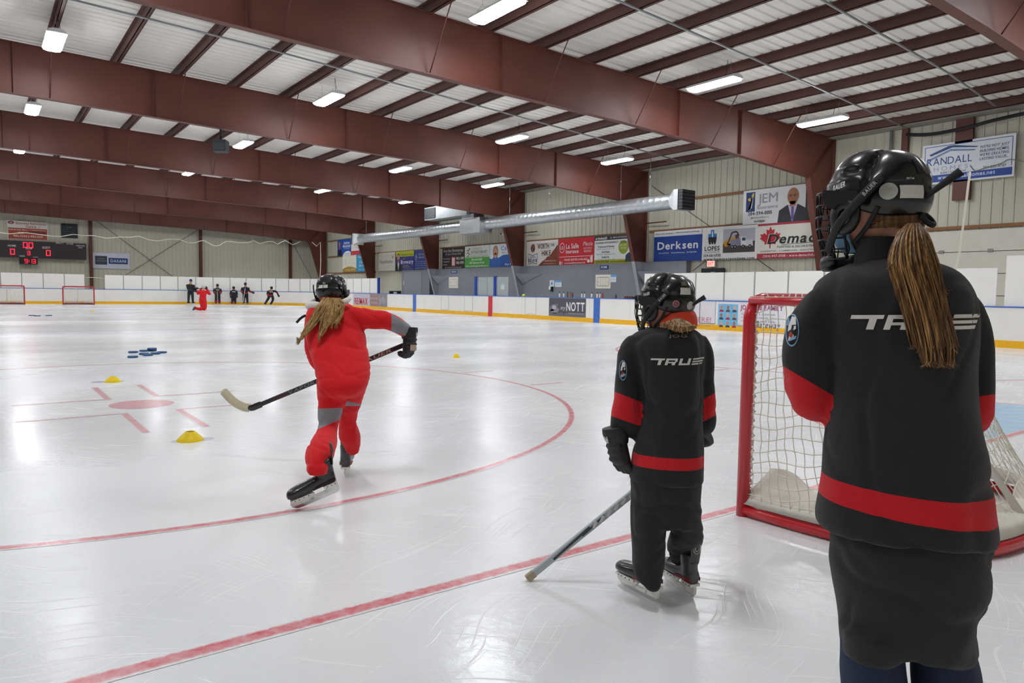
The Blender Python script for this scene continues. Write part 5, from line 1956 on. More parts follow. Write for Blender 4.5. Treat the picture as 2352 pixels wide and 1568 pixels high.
def face_parts(L, root):
    EYE = mat('eye_white', 'e6e2dc', rough=.3)
    for s_ in (1, -1):
        c = L((.082, s_ * .030, -.008))
        mb = MB().loft([[c + L.x * (.010 * math.sin(p)) + L.y * (.012 * math.cos(p) * math.cos(t)) + L.z * (.008 * math.cos(p) * math.sin(t)) for t in [2 * math.pi * j / 10 for j in range(10)]] for p in (-.2, .4, .9, 1.4)])
        e = part(mb, 'eye', EYE, root)
        c2 = c + L.x * .0095
        part(MB().loft([[c2 + L.x * q + L.y * (.005 * k * math.cos(t)) + L.z * (.005 * k * math.sin(t)) for t in [2 * math.pi * j / 10 for j in range(10)]] for q, k in ((-.001, 1), (.0012, .6), (.0015, .2))]), 'iris', mat('iris', '3a2c20', rough=.3), e)
    mb = MB().loft([[L((.086 - .10 * y * y * 8 + .004 * math.cos(t), y, -.085 + .004 * math.sin(t) * k)) for t in [2 * math.pi * j / 8 for j in range(8)]] for y, k in ((-.024, .3), (-.012, 1), (0, 1.2), (.012, 1), (.024, .3))])
    part(mb, 'mouth', mat('lips', 'a85a54', rough=.5), root)


BOOT = mat('skate_boot_black', '1f2125', rough=0.3, coat=0.3, var=0.1, vscale=30)
HOLDER = mat('skate_holder_white', 'f0f0ea', rough=0.4, var=0.05, vscale=20)


def make_skate(root, heel, toe, up, side_trim='8a2a2e', size=.235, grey=False, lean=0.0, covered=False):
    """boot on a white blade holder with a steel runner; heel and toe: blade ends on the ice side"""
    heel, toe = np.array(heel, float), np.array(toe, float)
    L = Local((heel + toe) / 2, toe - heel, up)
    k = size / .235
    L0 = L

    def Lb(p):                                   # the flexed boot leans over the blade
        return L0((p[0] - lean * max(0.0, p[2] - .09 * k), p[1], p[2]))
    sroot = bpy.data.objects.new('skate', None)
    COL.objects.link(sroot)
    sroot.empty_display_size = .05
    sroot.parent = root
    sroot.location = tuple(L.o - np.array(root.location))
    # runner: curved-end steel strip
    poly = [(-.118, .013), (-.112, .004), (-.095, 0), (.08, 0), (.105, .003), (.122, .014), (.124, .024), (-.120, .024)]
    part(MB().prism([(x * k, z * k) for x, z in poly], L.o - L.y * .0016, L.x, L.z, L.y, .0032), 'runner', STEEL_BRIGHT, sroot)
    # holder: two towers joined by a bridge
    mb = MB()
    for pts in ([(-.120, .020), (-.045, .020), (-.052, .034), (-.066, .046), (-.052, .064), (-.118, .064), (-.124, .045)], [(.015, .020), (.126, .020), (.130, .036), (.122, .056), (.008, .060), (.0, .044), (.012, .034)], [(-.06, .019), (.03, .019), (.03, .033), (-.06, .035)]):
        mb.prism([(x * k, z * k) for x, z in pts], L.o - L.y * .007 * k, L.x, L.z, L.y, .014 * k)
    for x0, x1, zt in ((-.122, -.050, .064), (.006, .122, .058)):
        mb.obox(L((k * (x0 + x1) / 2, 0, k * (zt - .002))), L.x * (k * (x1 - x0) / 2), L.y * (.026 * k), L.z * (.006 * k))
    hold = part(mb, 'blade_holder', HOLDER, sroot)
    mb = MB()
    for x in (-.11, -.09, -.07, .03, .055, .08, .10):
        for s_ in (1, -1):
            mb.obox(L((k * x, s_ * k * .0265, k * (.06 if x < 0 else .055))), L.x * .0022 * k, L.y * .001, L.z * .0022 * k)
    part(mb, 'rivet', BLACK_PLASTIC, hold)
    # boot: foot and ankle grown into one shell
    mb = MB()
    rows = [(-.122, .092, .020, .022), (-.112, .098, .030, .034), (-.08, .10, .034, .038), (-.03, .096, .034, .034), (.02, .094, .039, .031), (.07, .091, .042, .029), (.105, .088, .038, .026), (.126, .084, .026, .019), (.132, .082, .012, .010)]
    mb.loft([[Lb((k * x, k * b * math.cos(t), k * (zc + c * math.sin(t)))) for t in [2 * math.pi * j / 20 for j in range(20)]] for x, zc, b, c in smooth_path(rows, 3)])
    rows = [(-.078, .085, .036, .046), (-.076, .13, .033, .046), (-.070, .165, .034, .050), (-.066, .195, .037, .054)]
    mb.loft([[Lb((k * (x + a * math.cos(t)), k * b * math.sin(t), k * z)) for t in [2 * math.pi * j / 20 for j in range(20)]] for x, z, b, a in smooth_path(rows, 3)])
    V, Fc, _ = fuse(mb, .006 * k, 5)
    part(MB().add(V, Fc, None, True), 'boot', mat('skate_boot_grey', '4a4d52', rough=.35, coat=.2, var=.15, vscale=40) if grey else BOOT, sroot)
    # tendon guard, tongue, laces, trim, outsole
    mb = MB().loft([[Lb((k * (x + .006 * math.cos(t)), k * w * math.sin(t), k * z)) for t in [2 * math.pi * j / 14 for j in range(14)]] for x, z, w in smooth_path([(-.118, .16, .022), (-.122, .195, .026), (-.126, .235, .028), (-.126, .262, .020), (-.124, .27, .008)], 3)])
    tg = part(mb, 'tendon_guard', mat('tendon_guard', '2a2c30' if not grey else '3a3c40', rough=.2, coat=.5), sroot)
    mb = MB()
    for w in (.018, .010):
        P = [Lb((k * -.1335, k * w * math.cos(t), k * (.232 + 1.35 * w * math.sin(t)))) for t in [2 * math.pi * j / 16 for j in range(17)]]
        mb.tube(P, .0016 * k, 5)
    part(mb, 'guard_outline', LABEL if grey else mat('guard_grey', '70747a', rough=.3), tg)
    mb = MB().loft([[Lb((k * (x + .007 * math.cos(t)), k * w * math.sin(t), k * z)) for t in [2 * math.pi * j / 14 for j in range(14)]] for x, z, w in smooth_path([(.02, .12, .028), (-.008, .165, .034), (-.022, .205, .036), (-.026, .228, .030)], 3)])
    if not covered:
        part(mb, 'tongue', FOAM, sroot)
    mb = MB()
    for i in range(0 if covered else 7):
        x, z = .065 - i * .012, .118 + i * .014
        mb.tube([Lb((k * (x - .012), -k * .03, k * (z + .0))), Lb((k * x, 0, k * (z + .010))), Lb((k * (x - .012), k * .03, k * (z + .0)))], .0026 * k, 5)
    if not covered:
        part(mb, 'laces', mat('laces', '2e2e32', rough=.8), sroot)
    mb = MB()
    for s_ in (1, -1):
        mb.loft([[Lb((k * x, s_ * k * (y + .003 * (1 if q else 0)), k * z)) for z, q in ((z0, 0), (z0, 1), (z1, 1), (z1, 0))] for x, y, z0, z1 in ((-.118, .026, .078, .094), (-.09, .034, .078, .096), (-.04, .0345, .076, .088), (.0, .036, .075, .079))], smooth=False)
    part(mb, 'side_trim', ink(side_trim), sroot)
    return L


GLOVE = mat('black_glove', '1d1e21', rough=0.6, bump=.2, bscale=80)


def make_glove(root, wrist, fwd, back, curl=.9, k=1.0, thumb=1, patch=None, print_=None):
    """padded hockey glove: wrist point, direction of the knuckles, back-of-hand direction, thumb side (+1 = left of fwd)"""
    groot = bpy.data.objects.new('glove', None)
    COL.objects.link(groot)
    groot.empty_display_size = .05
    groot.parent = root
    groot.location = tuple(np.array(wrist) - np.array(root.location))
    L = Local(wrist, fwd, back)

    def el(rows, n=18):
        return [[L((k * x, k * (yc + b * math.cos(t)), k * (zc + c * math.sin(t)))) for t in [2 * math.pi * j / n for j in range(n)]] for x, yc, b, zc, c in smooth_path(rows, 4)]
    part(MB().loft(el([(-.075, 0, .056, 0, .050), (-.05, 0, .060, 0, .052), (-.015, 0, .052, 0, .044), (.0, 0, .048, 0, .038)])), 'cuff', GLOVE, groot)
    mb = MB()
    mb.loft(el([(-.01, 0, .044, 0, .034), (.03, 0, .050, .004, .034), (.065, 0, .052, .004, .032), (.085, 0, .046, 0, .026)]))
    for i, x in enumerate((.0, .028, .056)):
        mb.loft(el([(x - .012, 0, .042, .022, .016), (x, 0, .050, .026, .018), (x + .012, 0, .042, .022, .016)]))
    V, Fc, _ = fuse(mb, .005 * k, 3)
    part(MB().add(V, Fc, None, True), 'palm_and_back_pad', GLOVE, groot)
    for i in range(4):                          # fingers
        y = (.036 - i * .024)
        ln = (.030, .035, .033, .026)[i]
        p, d = np.array((.075, y, .006)), 0.0
        pts = [p.copy()]
        for sgm in range(3):
            d += curl * (.75, 1.0, .9)[sgm]
            p = p + np.array((math.cos(d), 0, -math.sin(d))) * ln * (1, .85, .7)[sgm]
            pts.append(p.copy())
        rows = smooth_path([(*q, r) for q, r in zip(pts, (.0155, .0165, .0155, .012))], 4)
        mb = MB().loft(tube_rings([L(np.array(q[:3]) * k) for q in rows], [q[3] * k * (1 + .12 * math.sin(i2 * 1.6)) for i2, q in enumerate(rows)], [q[3] * k for q in rows], 12, hint=L.y))
        part(mb, 'finger', GLOVE, groot)
    rows = smooth_path([(.005, thumb * .042, -.006, .019), (.035, thumb * .064, -.014, .019), (.065, thumb * .066, -.028, .017), (.085, thumb * .056, -.042, .013)], 4)
    part(MB().loft(tube_rings([L(np.array(q[:3]) * k) for q in rows], [q[3] * k for q in rows], [q[3] * k for q in rows], 12)), 'thumb', GLOVE, groot)
    if patch:
        part(MB().obox(L((.05 * k, -.012 * k, .043 * k)), L.x * .018 * k, L.y * .03 * k, L.z * .003), 'back_patch', patch, groot)
    if print_:
        V2, F2 = text2d(print_, .026 * k)
        part(MB().add([L((-.045 * k + b, a * -1, .0545 * k)) for a, b in V2], F2), 'cuff_lettering', INK_W, groot)
    return L


def hair_lock(mb, pts, r, n=5, k=6):
    P = smooth_path([(*p, w) for p, w in zip(pts, [r * q for q in ((.7, 1, 1, .8, .2) if len(pts) == 5 else np.linspace(1, .2, len(pts)))])], k)
    mb.loft(tube_rings([q[:3] for q in P], [max(q[3], .0004) for q in P], [max(q[3], .0004) * .7 for q in P], n))


def hair_material(name, dark, mid, light):
    m = bpy.data.materials.new(name)
    m.use_nodes = True
    nt = m.node_tree
    b = nt.nodes['Principled BSDF']
    tc = nt.nodes.new('ShaderNodeTexCoord')
    mp = nt.nodes.new('ShaderNodeMapping')
    mp.inputs['Scale'].default_value = (160, 160, 12)
    n = nt.nodes.new('ShaderNodeTexNoise')
    n.inputs['Scale'].default_value = 1.0
    n.inputs['Detail'].default_value = 4
    r = nt.nodes.new('ShaderNodeValToRGB')
    r.color_ramp.elements[0].position = .3
    r.color_ramp.elements[0].color = lin(dark)
    r.color_ramp.elements[1].position = .7
    r.color_ramp.elements[1].color = lin(light)
    e = r.color_ramp.elements.new(.5)
    e.color = lin(mid)
    nt.links.new(tc.outputs['Object'], mp.inputs['Vector'])
    nt.links.new(mp.outputs['Vector'], n.inputs['Vector'])
    nt.links.new(n.outputs['Fac'], r.inputs['Fac'])
    nt.links.new(r.outputs['Color'], b.inputs['Base Color'])
    b.inputs['Roughness'].default_value = .42
    b.inputs['Specular IOR Level'].default_value = .35
    return m


def wrap(bv, fig, u0, v0, polys, w_px, lift, material, name, root, dd0=-.6, h_px=None, slope=0.0):
    """sew a flat badge onto cloth: polys are (verts,faces) in units of w_px pixels about u0,v0, dropped onto the cloth from the viewer's side"""
    mb = MB()
    for V2, F2 in polys:
        out = []
        for a, b in V2:
            p = fig.P(u0 + a * w_px, v0 - b * (h_px or w_px) + a * w_px * slope, 0)
            o = p + fig.E2 * dd0
            h = bv.ray_cast(Vector(tuple(o)), Vector(tuple(fig.E2)))
            q = np.array(h[0]) if h[0] is not None else p
            out.append(q - fig.E2 * lift)
        mb.add(out, F2)
    return part(mb, name, material, root)


def gridpoly(quad, nx=10, ny=3):
    (ax, ay), (bx, by), (cx, cy), (dx, dy) = quad
    V2 = []
    for j in range(ny + 1):
        for i in range(nx + 1):
            s_, t = i / nx, j / ny
            V2.append(((ax * (1 - s_) + bx * s_) * (1 - t) + (dx * (1 - s_) + cx * s_) * t, (ay * (1 - s_) + by * s_) * (1 - t) + (dy * (1 - s_) + cy * s_) * t))
    return V2, [(j * (nx + 1) + i, j * (nx + 1) + i + 1, (j + 1) * (nx + 1) + i + 1, (j + 1) * (nx + 1) + i) for j in range(ny) for i in range(nx)]


def true_letters(drop=0.0):
    """wide italic block capitals, 1 unit = cap height, running from x=0"""
    sh = .33

    def R(x0, y0, x1, y1, nx=6, ny=2):
        return gridpoly([(x0 + y0 * sh, y0), (x1 + y0 * sh, y0), (x1 + y1 * sh, y1), (x0 + y1 * sh, y1)], nx, ny)
    t = .27
    out = [R(-.55, 1 - t, 1.62, 1, 12), R(.72, 0, 1.22, 1 - t, 4, 4)]                      # T with a long bar
    x = 1.85
    out += [R(x, 0, x + .42, 1, 4, 5), R(x + .42, 1 - t, x + 1.75, 1, 8), R(x + .42, .30, x + 1.6, .30 + .2, 8), R(x + 1.42, .5, x + 1.78, 1 - t, 3), R(x + 1.05, 0, x + 1.55, .30, 4)]   # R
    x = 3.95
    out += [R(x, t, x + .42, 1, 4, 4), R(x, 0, x + 1.72, t, 10), R(x + 1.28, t, x + 1.7, 1, 4, 4)]      # U
    x = 5.95
    out += [R(x, 1 - .25, x + 1.75, 1, 8), R(x + .0, .38, x + 1.68, .38 + .22, 8), R(x, 0, x + 1.66, .24, 8)]  # E of three bars
    return out

# ------------------------------------------------------------------ the three near players
BLACK_CLOTH = band_cloth('black_jersey_cloth', '2a2b2d', 'd3202a')
RED_CLOTH = band_cloth('red_tracksuit_cloth', 'e01a22', '8f9196', .25, .8)
PANTS = mat('black_pants_cloth', '222325', rough=.85, bump=.3, bscale=300, sheen=.1)
NAVY = mat('navy_trousers_cloth', '1c2a48', rough=.85, bump=.3, bscale=300)
creases(PANTS)
creases(NAVY)
ICE_BLUE, PATCH_BLACK = ink('8fb4d8'), ink('17181c')


def bear_patch(bv, fig, u, v, w, h, root):
    def el(rx, ry, n=26):
        return [(0, 0)] + [(rx * k * math.cos(2 * math.pi * i / n), ry * k * math.sin(2 * math.pi * i / n)) for k in (.5, 1) for i in range(n)], \
            [(0, 1 + i, 1 + (i + 1) % n) for i in range(n)] + [(1 + i, 1 + n + i, 1 + n + (i + 1) % n, 1 + (i + 1) % n) for i in range(n)]
    o = wrap(bv, fig, u, v, [el(1, 1)], w, .002, ICE_BLUE, 'shoulder_patch', root, h_px=h)
    wrap(bv, fig, u, v, [el(.86, .9)], w, .003, PATCH_BLACK, 'patch_field', root, h_px=h)
    wrap(bv, fig, u, v, [gridpoly([(-.45, .3), (.6, .35), (.5, .8), (-.1, .85)], 5, 4), gridpoly([(-.6, -.1), (-.1, .05), (0, .4), (-.5, .35)], 4, 3), gridpoly([(-.5, -.65), (.2, -.5), (.35, -.3), (-.2, -.1)], 4, 3), gridpoly([(.25, .0), (.6, .1), (.55, .3), (.3, .25)], 3, 2)], w, .004, INK_W, 'patch_white_shapes', root, h_px=h)
    wrap(bv, fig, u - .1 * w, v + .28 * h, [el(.28, .16)], w, .005, ink('a83a3a'), 'patch_red_mouth', root, h_px=h)
    wrap(bv, fig, u + .1 * w, v + .55 * h, [gridpoly([(-.5, -.15), (.5, .05), (.6, .25), (-.3, .05)], 5, 2)], w, .005, ICE_BLUE, 'patch_blue_jaw', root, h_px=h)
    return o


def jersey(fig, torso, arms, voxel, folds, seed, root, name='jersey', cloth=None, bands=None, fq=(3.6, 3.6, 2.4)):
    mb = MB().loft(fig.rings(torso))
    axes = []
    for rows in arms:
        r, p = fig.limb(rows)
        mb.loft(r)
        axes.append((p, [max(q[3], 1) * fig.sc(q[2]) for q in smooth_path(rows, 6)]))
    V, Fc, Nn = fuse(mb, voxel, 5)
    V = crumple(V, Nn, folds, fq, seed)
    band = np.full(len(V), -.02)
    if bands:
        band = bands(V, axes)
    o = mesh_part(V, Fc, name, cloth or BLACK_CLOTH, root, band)
    return V, Fc, o


def near_axis(V, axis, k=1.3):
    P, r = axis
    d, t = seg_param(V, P)
    L = np.r_[0, np.cumsum([np.linalg.norm(np.array(b) - np.array(a)) for a, b in zip(P[:-1], P[1:])])]
    return (d < k * np.interp(t, L, r)), t, L[-1]


def plane_dist(fig, V, a, b, da=0.0):           # signed distance below the line a-b (image direction), plane holding the line of sight
    A, B = fig.P(*a, da), fig.P(*b, da)
    n = unit(np.cross(B - A, ray((a[0] + b[0]) / 2, (a[1] + b[1]) / 2)))
    if n[2] > 0:
        n = -n
    return (V - A) @ n


def body_mesh(fig, L, rows_torso, limbs, root, voxel=.012, material=SKIN):
    mb = MB()
    head_loft(mb, L)
    mb.loft(fig.rings(rows_torso, 24))
    for rows in limbs:
        mb.loft(fig.limb([(u_, v_, d_, w_ * .62) for u_, v_, d_, w_ in rows], 14)[0])
    V, Fc, _ = fuse(mb, voxel, 3)
    return mesh_part(V, Fc, 'body', material, root)


# ---- big player at the right
A = Fig(2075, 1.62)
base = A.P(2085, 1560)
pA = thing('person', 'biggest player at the right in black jersey, ponytail hanging down the back, facing away', 'person', (base[0], base[1], 0))
torso = [(594, 1990, 2112, .055, .01), (602, 1962, 2142, .085, .0), (614, 1925, 2182, .11, 0), (632, 1888, 2212, .13, 0), (656, 1862, 2232, .142, 0), (700, 1852, 2244, .15, 0), (770, 1868, 2244, .155, 0), (850, 1893, 2240, .155, 0), (960, 1893, 2250, .15, 0),
         (1030, 1884, 2264, .155, 0), (1095, 1880, 2270, .16, 0), (1150, 1870, 2275, .165, 0), (1192, 1862, 2281, .17, 0), (1212, 1868, 2280, .168, 0), (1216, 1890, 2262, .14, 0)]
armL = [(1900, 675, 0, 34), (1884, 700, 0, 50), (1858, 752, 0, 60), (1848, 810, .01, 57), (1850, 870, .03, 57), (1864, 918, .06, 52), (1905, 925, .13, 44), (1965, 912, .20, 40), (2015, 900, .25, 36)]
armR = [(2205, 672, 0, 30), (2218, 705, 0, 42), (2234, 770, .01, 46), (2243, 850, .03, 42), (2249, 910, .05, 37), (2250, 955, .09, 32), (2225, 972, .16, 33), (2160, 955, .25, 33)]


def bandA(V, axes):
    e = (V - A.P(2075, 1100)) @ A.E1
    eL, eR = (A.P(1876, 1100) - A.P(2075, 1100)) @ A.E1, (A.P(2278, 1140) - A.P(2075, 1100)) @ A.E1
    k = (e - eL) / (eR - eL)
    zt = A.P(1881, 1090)[2] * (1 - k) + A.P(2277, 1112)[2] * k
    zb = A.P(1872, 1137)[2] * (1 - k) + A.P(2280, 1170)[2] * k
    b = np.minimum(zt - V[:, 2], V[:, 2] - zb)
    m, t, Ln = near_axis(V, axes[0], 1.4)
    q = np.minimum(plane_dist(A, V, (1791, 836), (1900, 900)), (Ln * .86 - t))
    b = np.where(m & (t > .1), np.maximum(b, q), b)
    m, t, Ln = near_axis(V, axes[1], 1.4)
    q = np.minimum(plane_dist(A, V, (2235, 912), (2286, 905)), (Ln * .9 - t))
    return np.where(m & (t > .1), np.maximum(b, q), b)


VA, FA, _ = jersey(A, torso, (armL, armR), .0085, .006, 1.3, pA, bands=bandA)
bvA = bvh_of(VA, FA)
wrap(bvA, A, 1970, 752, true_letters(), 33.5, .002, INK_W, 'back_lettering', pA, h_px=31, slope=-.012)
bear_patch(bvA, A, 1822, 757, 19, 37, pA)
fwdA = unit(-A.E1 * .90 + A.E2 * .44)
LA = make_helmet(pA, A.P(2017, 456, .03), fwdA, (0, 0, 1.0), 'A', ('label', 'dot', 'maker', 'model', 'vent'), .945)
body_mesh(A, LA, [(530, 1985, 2045, .05, .02), (600, 1985, 2080, .055, .02), (640, 1930, 2190, .08, 0), (800, 1935, 2200, .10, 0), (1000, 1930, 2210, .10, 0), (1200, 1925, 2230, .11, 0), (1480, 1960, 2210, .09, 0)],
          [[(1920, 680, 0, 30), (1862, 760, 0, 30), (1855, 900, .04, 26), (1900, 925, .14, 22), (2010, 900, .27, 18), (2060, 895, .30, 14)], [(2200, 680, 0, 30), (2236, 780, .01, 28), (2248, 930, .06, 24), (2200, 970, .2, 20), (2150, 950, .28, 16)],
           [(2010, 1400, 0, 50), (2008, 1600, 0, 42), (2006, 1760, 0, 34), (2004, 1870, 0, 28)], [(2165, 1400, 0, 50), (2170, 1600, 0, 42), (2172, 1760, 0, 34), (2174, 1870, 0, 28)]], pA)
face_parts(LA, pA)
# shorts to the knee, navy trousers below
mb = MB().loft(A.rings([(1185, 1892, 2268, .14, 0), (1230, 1889, 2272, .15, 0), (1290, 1892, 2268, .152, 0), (1345, 1900, 2262, .148, 0), (1400, 1911, 2240, .142, 0), (1440, 1917, 2234, .135, 0), (1470, 1921, 2240, .125, 0)]))
mb.loft(A.rings([(1420, 1918, 2084, .125, 0), (1455, 1921, 2085, .12, 0), (1484, 1924, 2084, .115, 0), (1490, 1935, 2075, .1, 0)])).loft(A.rings([(1420, 2082, 2234, .125, 0), (1455, 2083, 2243, .12, 0), (1484, 2085, 2246, .115, 0), (1490, 2095, 2238, .1, 0)]))
V, Fc, Nn = fuse(mb, .009, 5)
V = crumple(V, Nn, .008, (3.5, 3.5, 5.0), 3.1)
mesh_part(V, Fc, 'pants', PANTS, pA)
mb = MB().loft(A.rings([(1440, 1930, 2076, .105, 0), (1530, 1926, 2084, .112, 0), (1600, 1928, 2088, .11, 0), (1720, 1935, 2082, .10, 0), (1830, 1945, 2070, .09, 0), (1862, 1950, 2065, .085, 0)]))
V, Fc, Nn = fuse(mb, .010, 4)
V = V + Nn * (.006 * noise_at(V, (8, 8, 12), 2))[:, None]
mesh_part(V, Fc, 'trouser_leg', NAVY, pA)
mb = MB().loft(A.rings([(1440, 2092, 2232, .105, 0), (1530, 2089, 2250, .112, 0), (1600, 2094, 2250, .11, 0), (1720, 2102, 2242, .10, 0), (1830, 2108, 2230, .09, 0), (1862, 2112, 2225, .085, 0)]))
V, Fc, Nn = fuse(mb, .010, 4)
V = V + Nn * (.006 * noise_at(V, (8, 8, 12), 4))[:, None]
mesh_part(V, Fc, 'trouser_leg', NAVY, pA)
for uu, ang in ((2006, -.35), (2170, -.1)):
    c = A.P(uu, 1700)
    fw = unit(A.E2 * .9 + A.E1 * ang)
    make_skate(pA, (c[0] - fw[0] * .12, c[1] - fw[1] * .12, 0), (c[0] + fw[0] * .12, c[1] + fw[1] * .12, 0), (0, 0, 1.0), size=.25)
make_glove(pA, A.P(2040, 898, .30), unit(A.E1 + A.E2 * .3), unit(A.E2 + A.Z * .3), k=.95)
make_glove(pA, A.P(2130, 950, .31), unit(-A.E1 + A.E2 * .4), unit(A.E2 + A.Z * .3), k=.95, thumb=-1)
# neck guard, mask
mb = MB().loft(A.rings([(546, 1972, 2066, .060, .02), (552, 1966, 2070, .066, .02), (580, 1964, 2080, .07, .015), (612, 1955, 2105, .078, .01), (622, 1960, 2100, .07, .01)], 32))
V, Fc, Nn = fuse(mb, .006, 3)
mesh_part(V + Nn * (.003 * noise_at(V, (12, 12, 30), 9))[:, None], Fc, 'neck_guard', UNDER, pA)
rings = [[LA((.012 + a * math.cos(t), b * math.sin(t), z)) for t in [-1.35 + 2.7 * j / 20 for j in range(21)]] + [LA((.012 + a * .93 * math.cos(t), b * .95 * math.sin(t), z)) for t in [1.35 - 2.7 * j / 20 for j in range(21)]] for z, a, b in ((-.052, .098, .074), (-.07, .10, .073), (-.095, .096, .066), (-.118, .08, .052), (-.13, .06, .04))]
part(MB().loft(rings), 'face_mask', mat('blue_face_mask', '7fb2cf', rough=.8), pA)
# ponytail
HAIR_A = hair_material('brown_hair', '422f20', '6e4e2e', 'a07848')
HB = [(514, 2086, 2112, -.10), (545, 2060, 2130, -.135), (600, 2046, 2148, -.165), (660, 2061, 2164, -.178), (720, 2079, 2180, -.182), (790, 2094, 2199, -.182), (830, 2106, 2202, -.178)]
mb = MB()
mb.mi(HAIR_A)
core = []
for v, a, b, dd in HB[:-1]:
    c = A.P((a + b) / 2, v, dd + .006)
    w = (b - a) / 2 * .86 * A.sc(dd)
    core.append([c + A.E1 * (w * math.cos(t)) + A.E2 * (.020 * math.sin(t)) for t in [2 * math.pi * j / 20 for j in range(20)]])
c = A.P(2152, 822, -.178)
core.append([c + A.E1 * (.02 * math.cos(t)) + A.E2 * (.008 * math.sin(t)) for t in [2 * math.pi * j / 20 for j in range(20)]])
mb.loft(core, HAIR_A)
HAIR_AD = hair_material('brown_hair_dark', '3a2819', '5e4128', '7d5833')
HAIR_AL = hair_material('brown_hair_light', '825d38', 'a87e4c', 'cba26a')
for i in range(420):
    q = min(1, max(0, rng.gauss(.5, .33)))
    lay = rng.uniform(-.012, .022)
    end = rng.choice((4, 5, 5, 6, 6, 6)) if .15 < q < .9 else rng.choice((2, 3, 4, 5))
    pts = []
    j0, sw, ph = rng.uniform(-5, 5), rng.uniform(-7, 7), rng.uniform(0, 6)
    for n_, (v, a, b, dd) in enumerate(HB[:end + 1]):
        edge = 1 - abs(2 * q - 1) ** 3 * .8
        pts.append(A.P(a + (b - a) * q + sw * math.sin(ph + n_ * .9) * min(1, n_ / 2) + rng.uniform(-1.5, 1.5), v + j0 * min(1, n_), dd - .014 * edge - lay * edge))
    tip = pts[-1] + (pts[-1] - pts[-2]) * rng.uniform(.05, .35) + A.E1 * rng.uniform(-.012, .012)
    pts.append(tip)
    r_ = rng.uniform(.0011, .0026)
    P = smooth_path([(*p, r_ * k) for p, k in zip(pts, np.r_[np.linspace(.9, 1, len(pts) - 2), .6, .12])], 5)
    mb.loft(tube_rings([p[:3] for p in P], [p[3] for p in P], [p[3] for p in P], 5), rng.choice((HAIR_A, HAIR_A, HAIR_AD, HAIR_AL)))
part(mb, 'ponytail', HAIR_A, pA)
mb = MB()
for i in range(120):                              # hair drawn back over the nape under the helmet
    z0 = rng.uniform(-.035, -.078)
    th0 = rng.uniform(1.75, 2.6) if i % 3 else rng.uniform(-2.6, -1.75)
    pts = []
    for k in range(5):
        th = th0 + ((math.pi if th0 > 0 else -math.pi) - th0) * k / 4
        zz = z0 + (-.058 - z0) * (k / 4) ** 1.5
        pts.append((*LA(((.098 + .01 * k / 4) * math.cos(th), .079 * math.sin(th), zz)), .0026))
    P = smooth_path(pts, 4)
    mb.loft(tube_rings([p[:3] for p in P], [p[3] for p in P], [p[3] for p in P], 5), rng.choice((HAIR_A, HAIR_AD)))
part(mb, 'drawn_back_hair', HAIR_A, pA)
tie = [LA((-.108 + .012 * math.cos(t) - .008, .018 * math.sin(t), -.058 + .014 * math.cos(t))) for t in [2 * math.pi * j / 14 for j in range(14)]]
part(MB().tube(tie, .006, 8, closed=True), 'hair_tie', STRAP, pA)

# ---- small player standing in the middle
B = Fig(1533, 2.93)
base = B.P(1515, 1370)
pB = thing('person', 'small player in black jersey and black pants standing by the goal, looking left', 'person', (base[0], base[1], 0))
torso = [(752, 1500, 1590, .05, .01), (757, 1478, 1600, .075, 0), (768, 1455, 1612, .095, 0), (790, 1440, 1618, .11, 0), (830, 1452, 1617, .125, 0), (880, 1470, 1614, .13, 0), (940, 1474, 1613, .13, 0), (1000, 1460, 1617, .13, 0),
         (1040, 1453, 1619, .135, 0), (1080, 1447, 1618, .135, 0), (1100, 1445, 1617, .13, 0), (1104, 1460, 1605, .1, 0)]
armL = [(1465, 782, 0, 24), (1448, 810, 0, 29), (1440, 860, 0, 29), (1438, 910, 0, 32), (1437, 950, .0, 36), (1430, 985, .02, 31), (1426, 1003, .02, 26)]
armR = [(1600, 778, 0, 22), (1613, 810, 0, 25), (1618, 870, .01, 23), (1625, 930, .03, 21), (1627, 970, .06, 18), (1618, 985, .12, 17), (1600, 1000, .18, 15)]


def bandB(V, axes):
    b = np.minimum(B.P(1533, 1036)[2] - V[:, 2], V[:, 2] - B.P(1533, 1062)[2])
    m, t, Ln = near_axis(V, axes[0], 1.2)
    q = np.minimum(plane_dist(B, V, (1414, 900), (1481, 926)), -plane_dist(B, V, (1401, 954), (1472, 979)))
    b = np.where(m, np.maximum(b, q), b)
    m, t, Ln = near_axis(V, axes[1], 1.15)
    q = np.minimum(plane_dist(B, V, (1612, 919), (1641, 903)), -plane_dist(B, V, (1615, 968), (1643, 954)))
    return np.where(m, np.maximum(b, q), b)


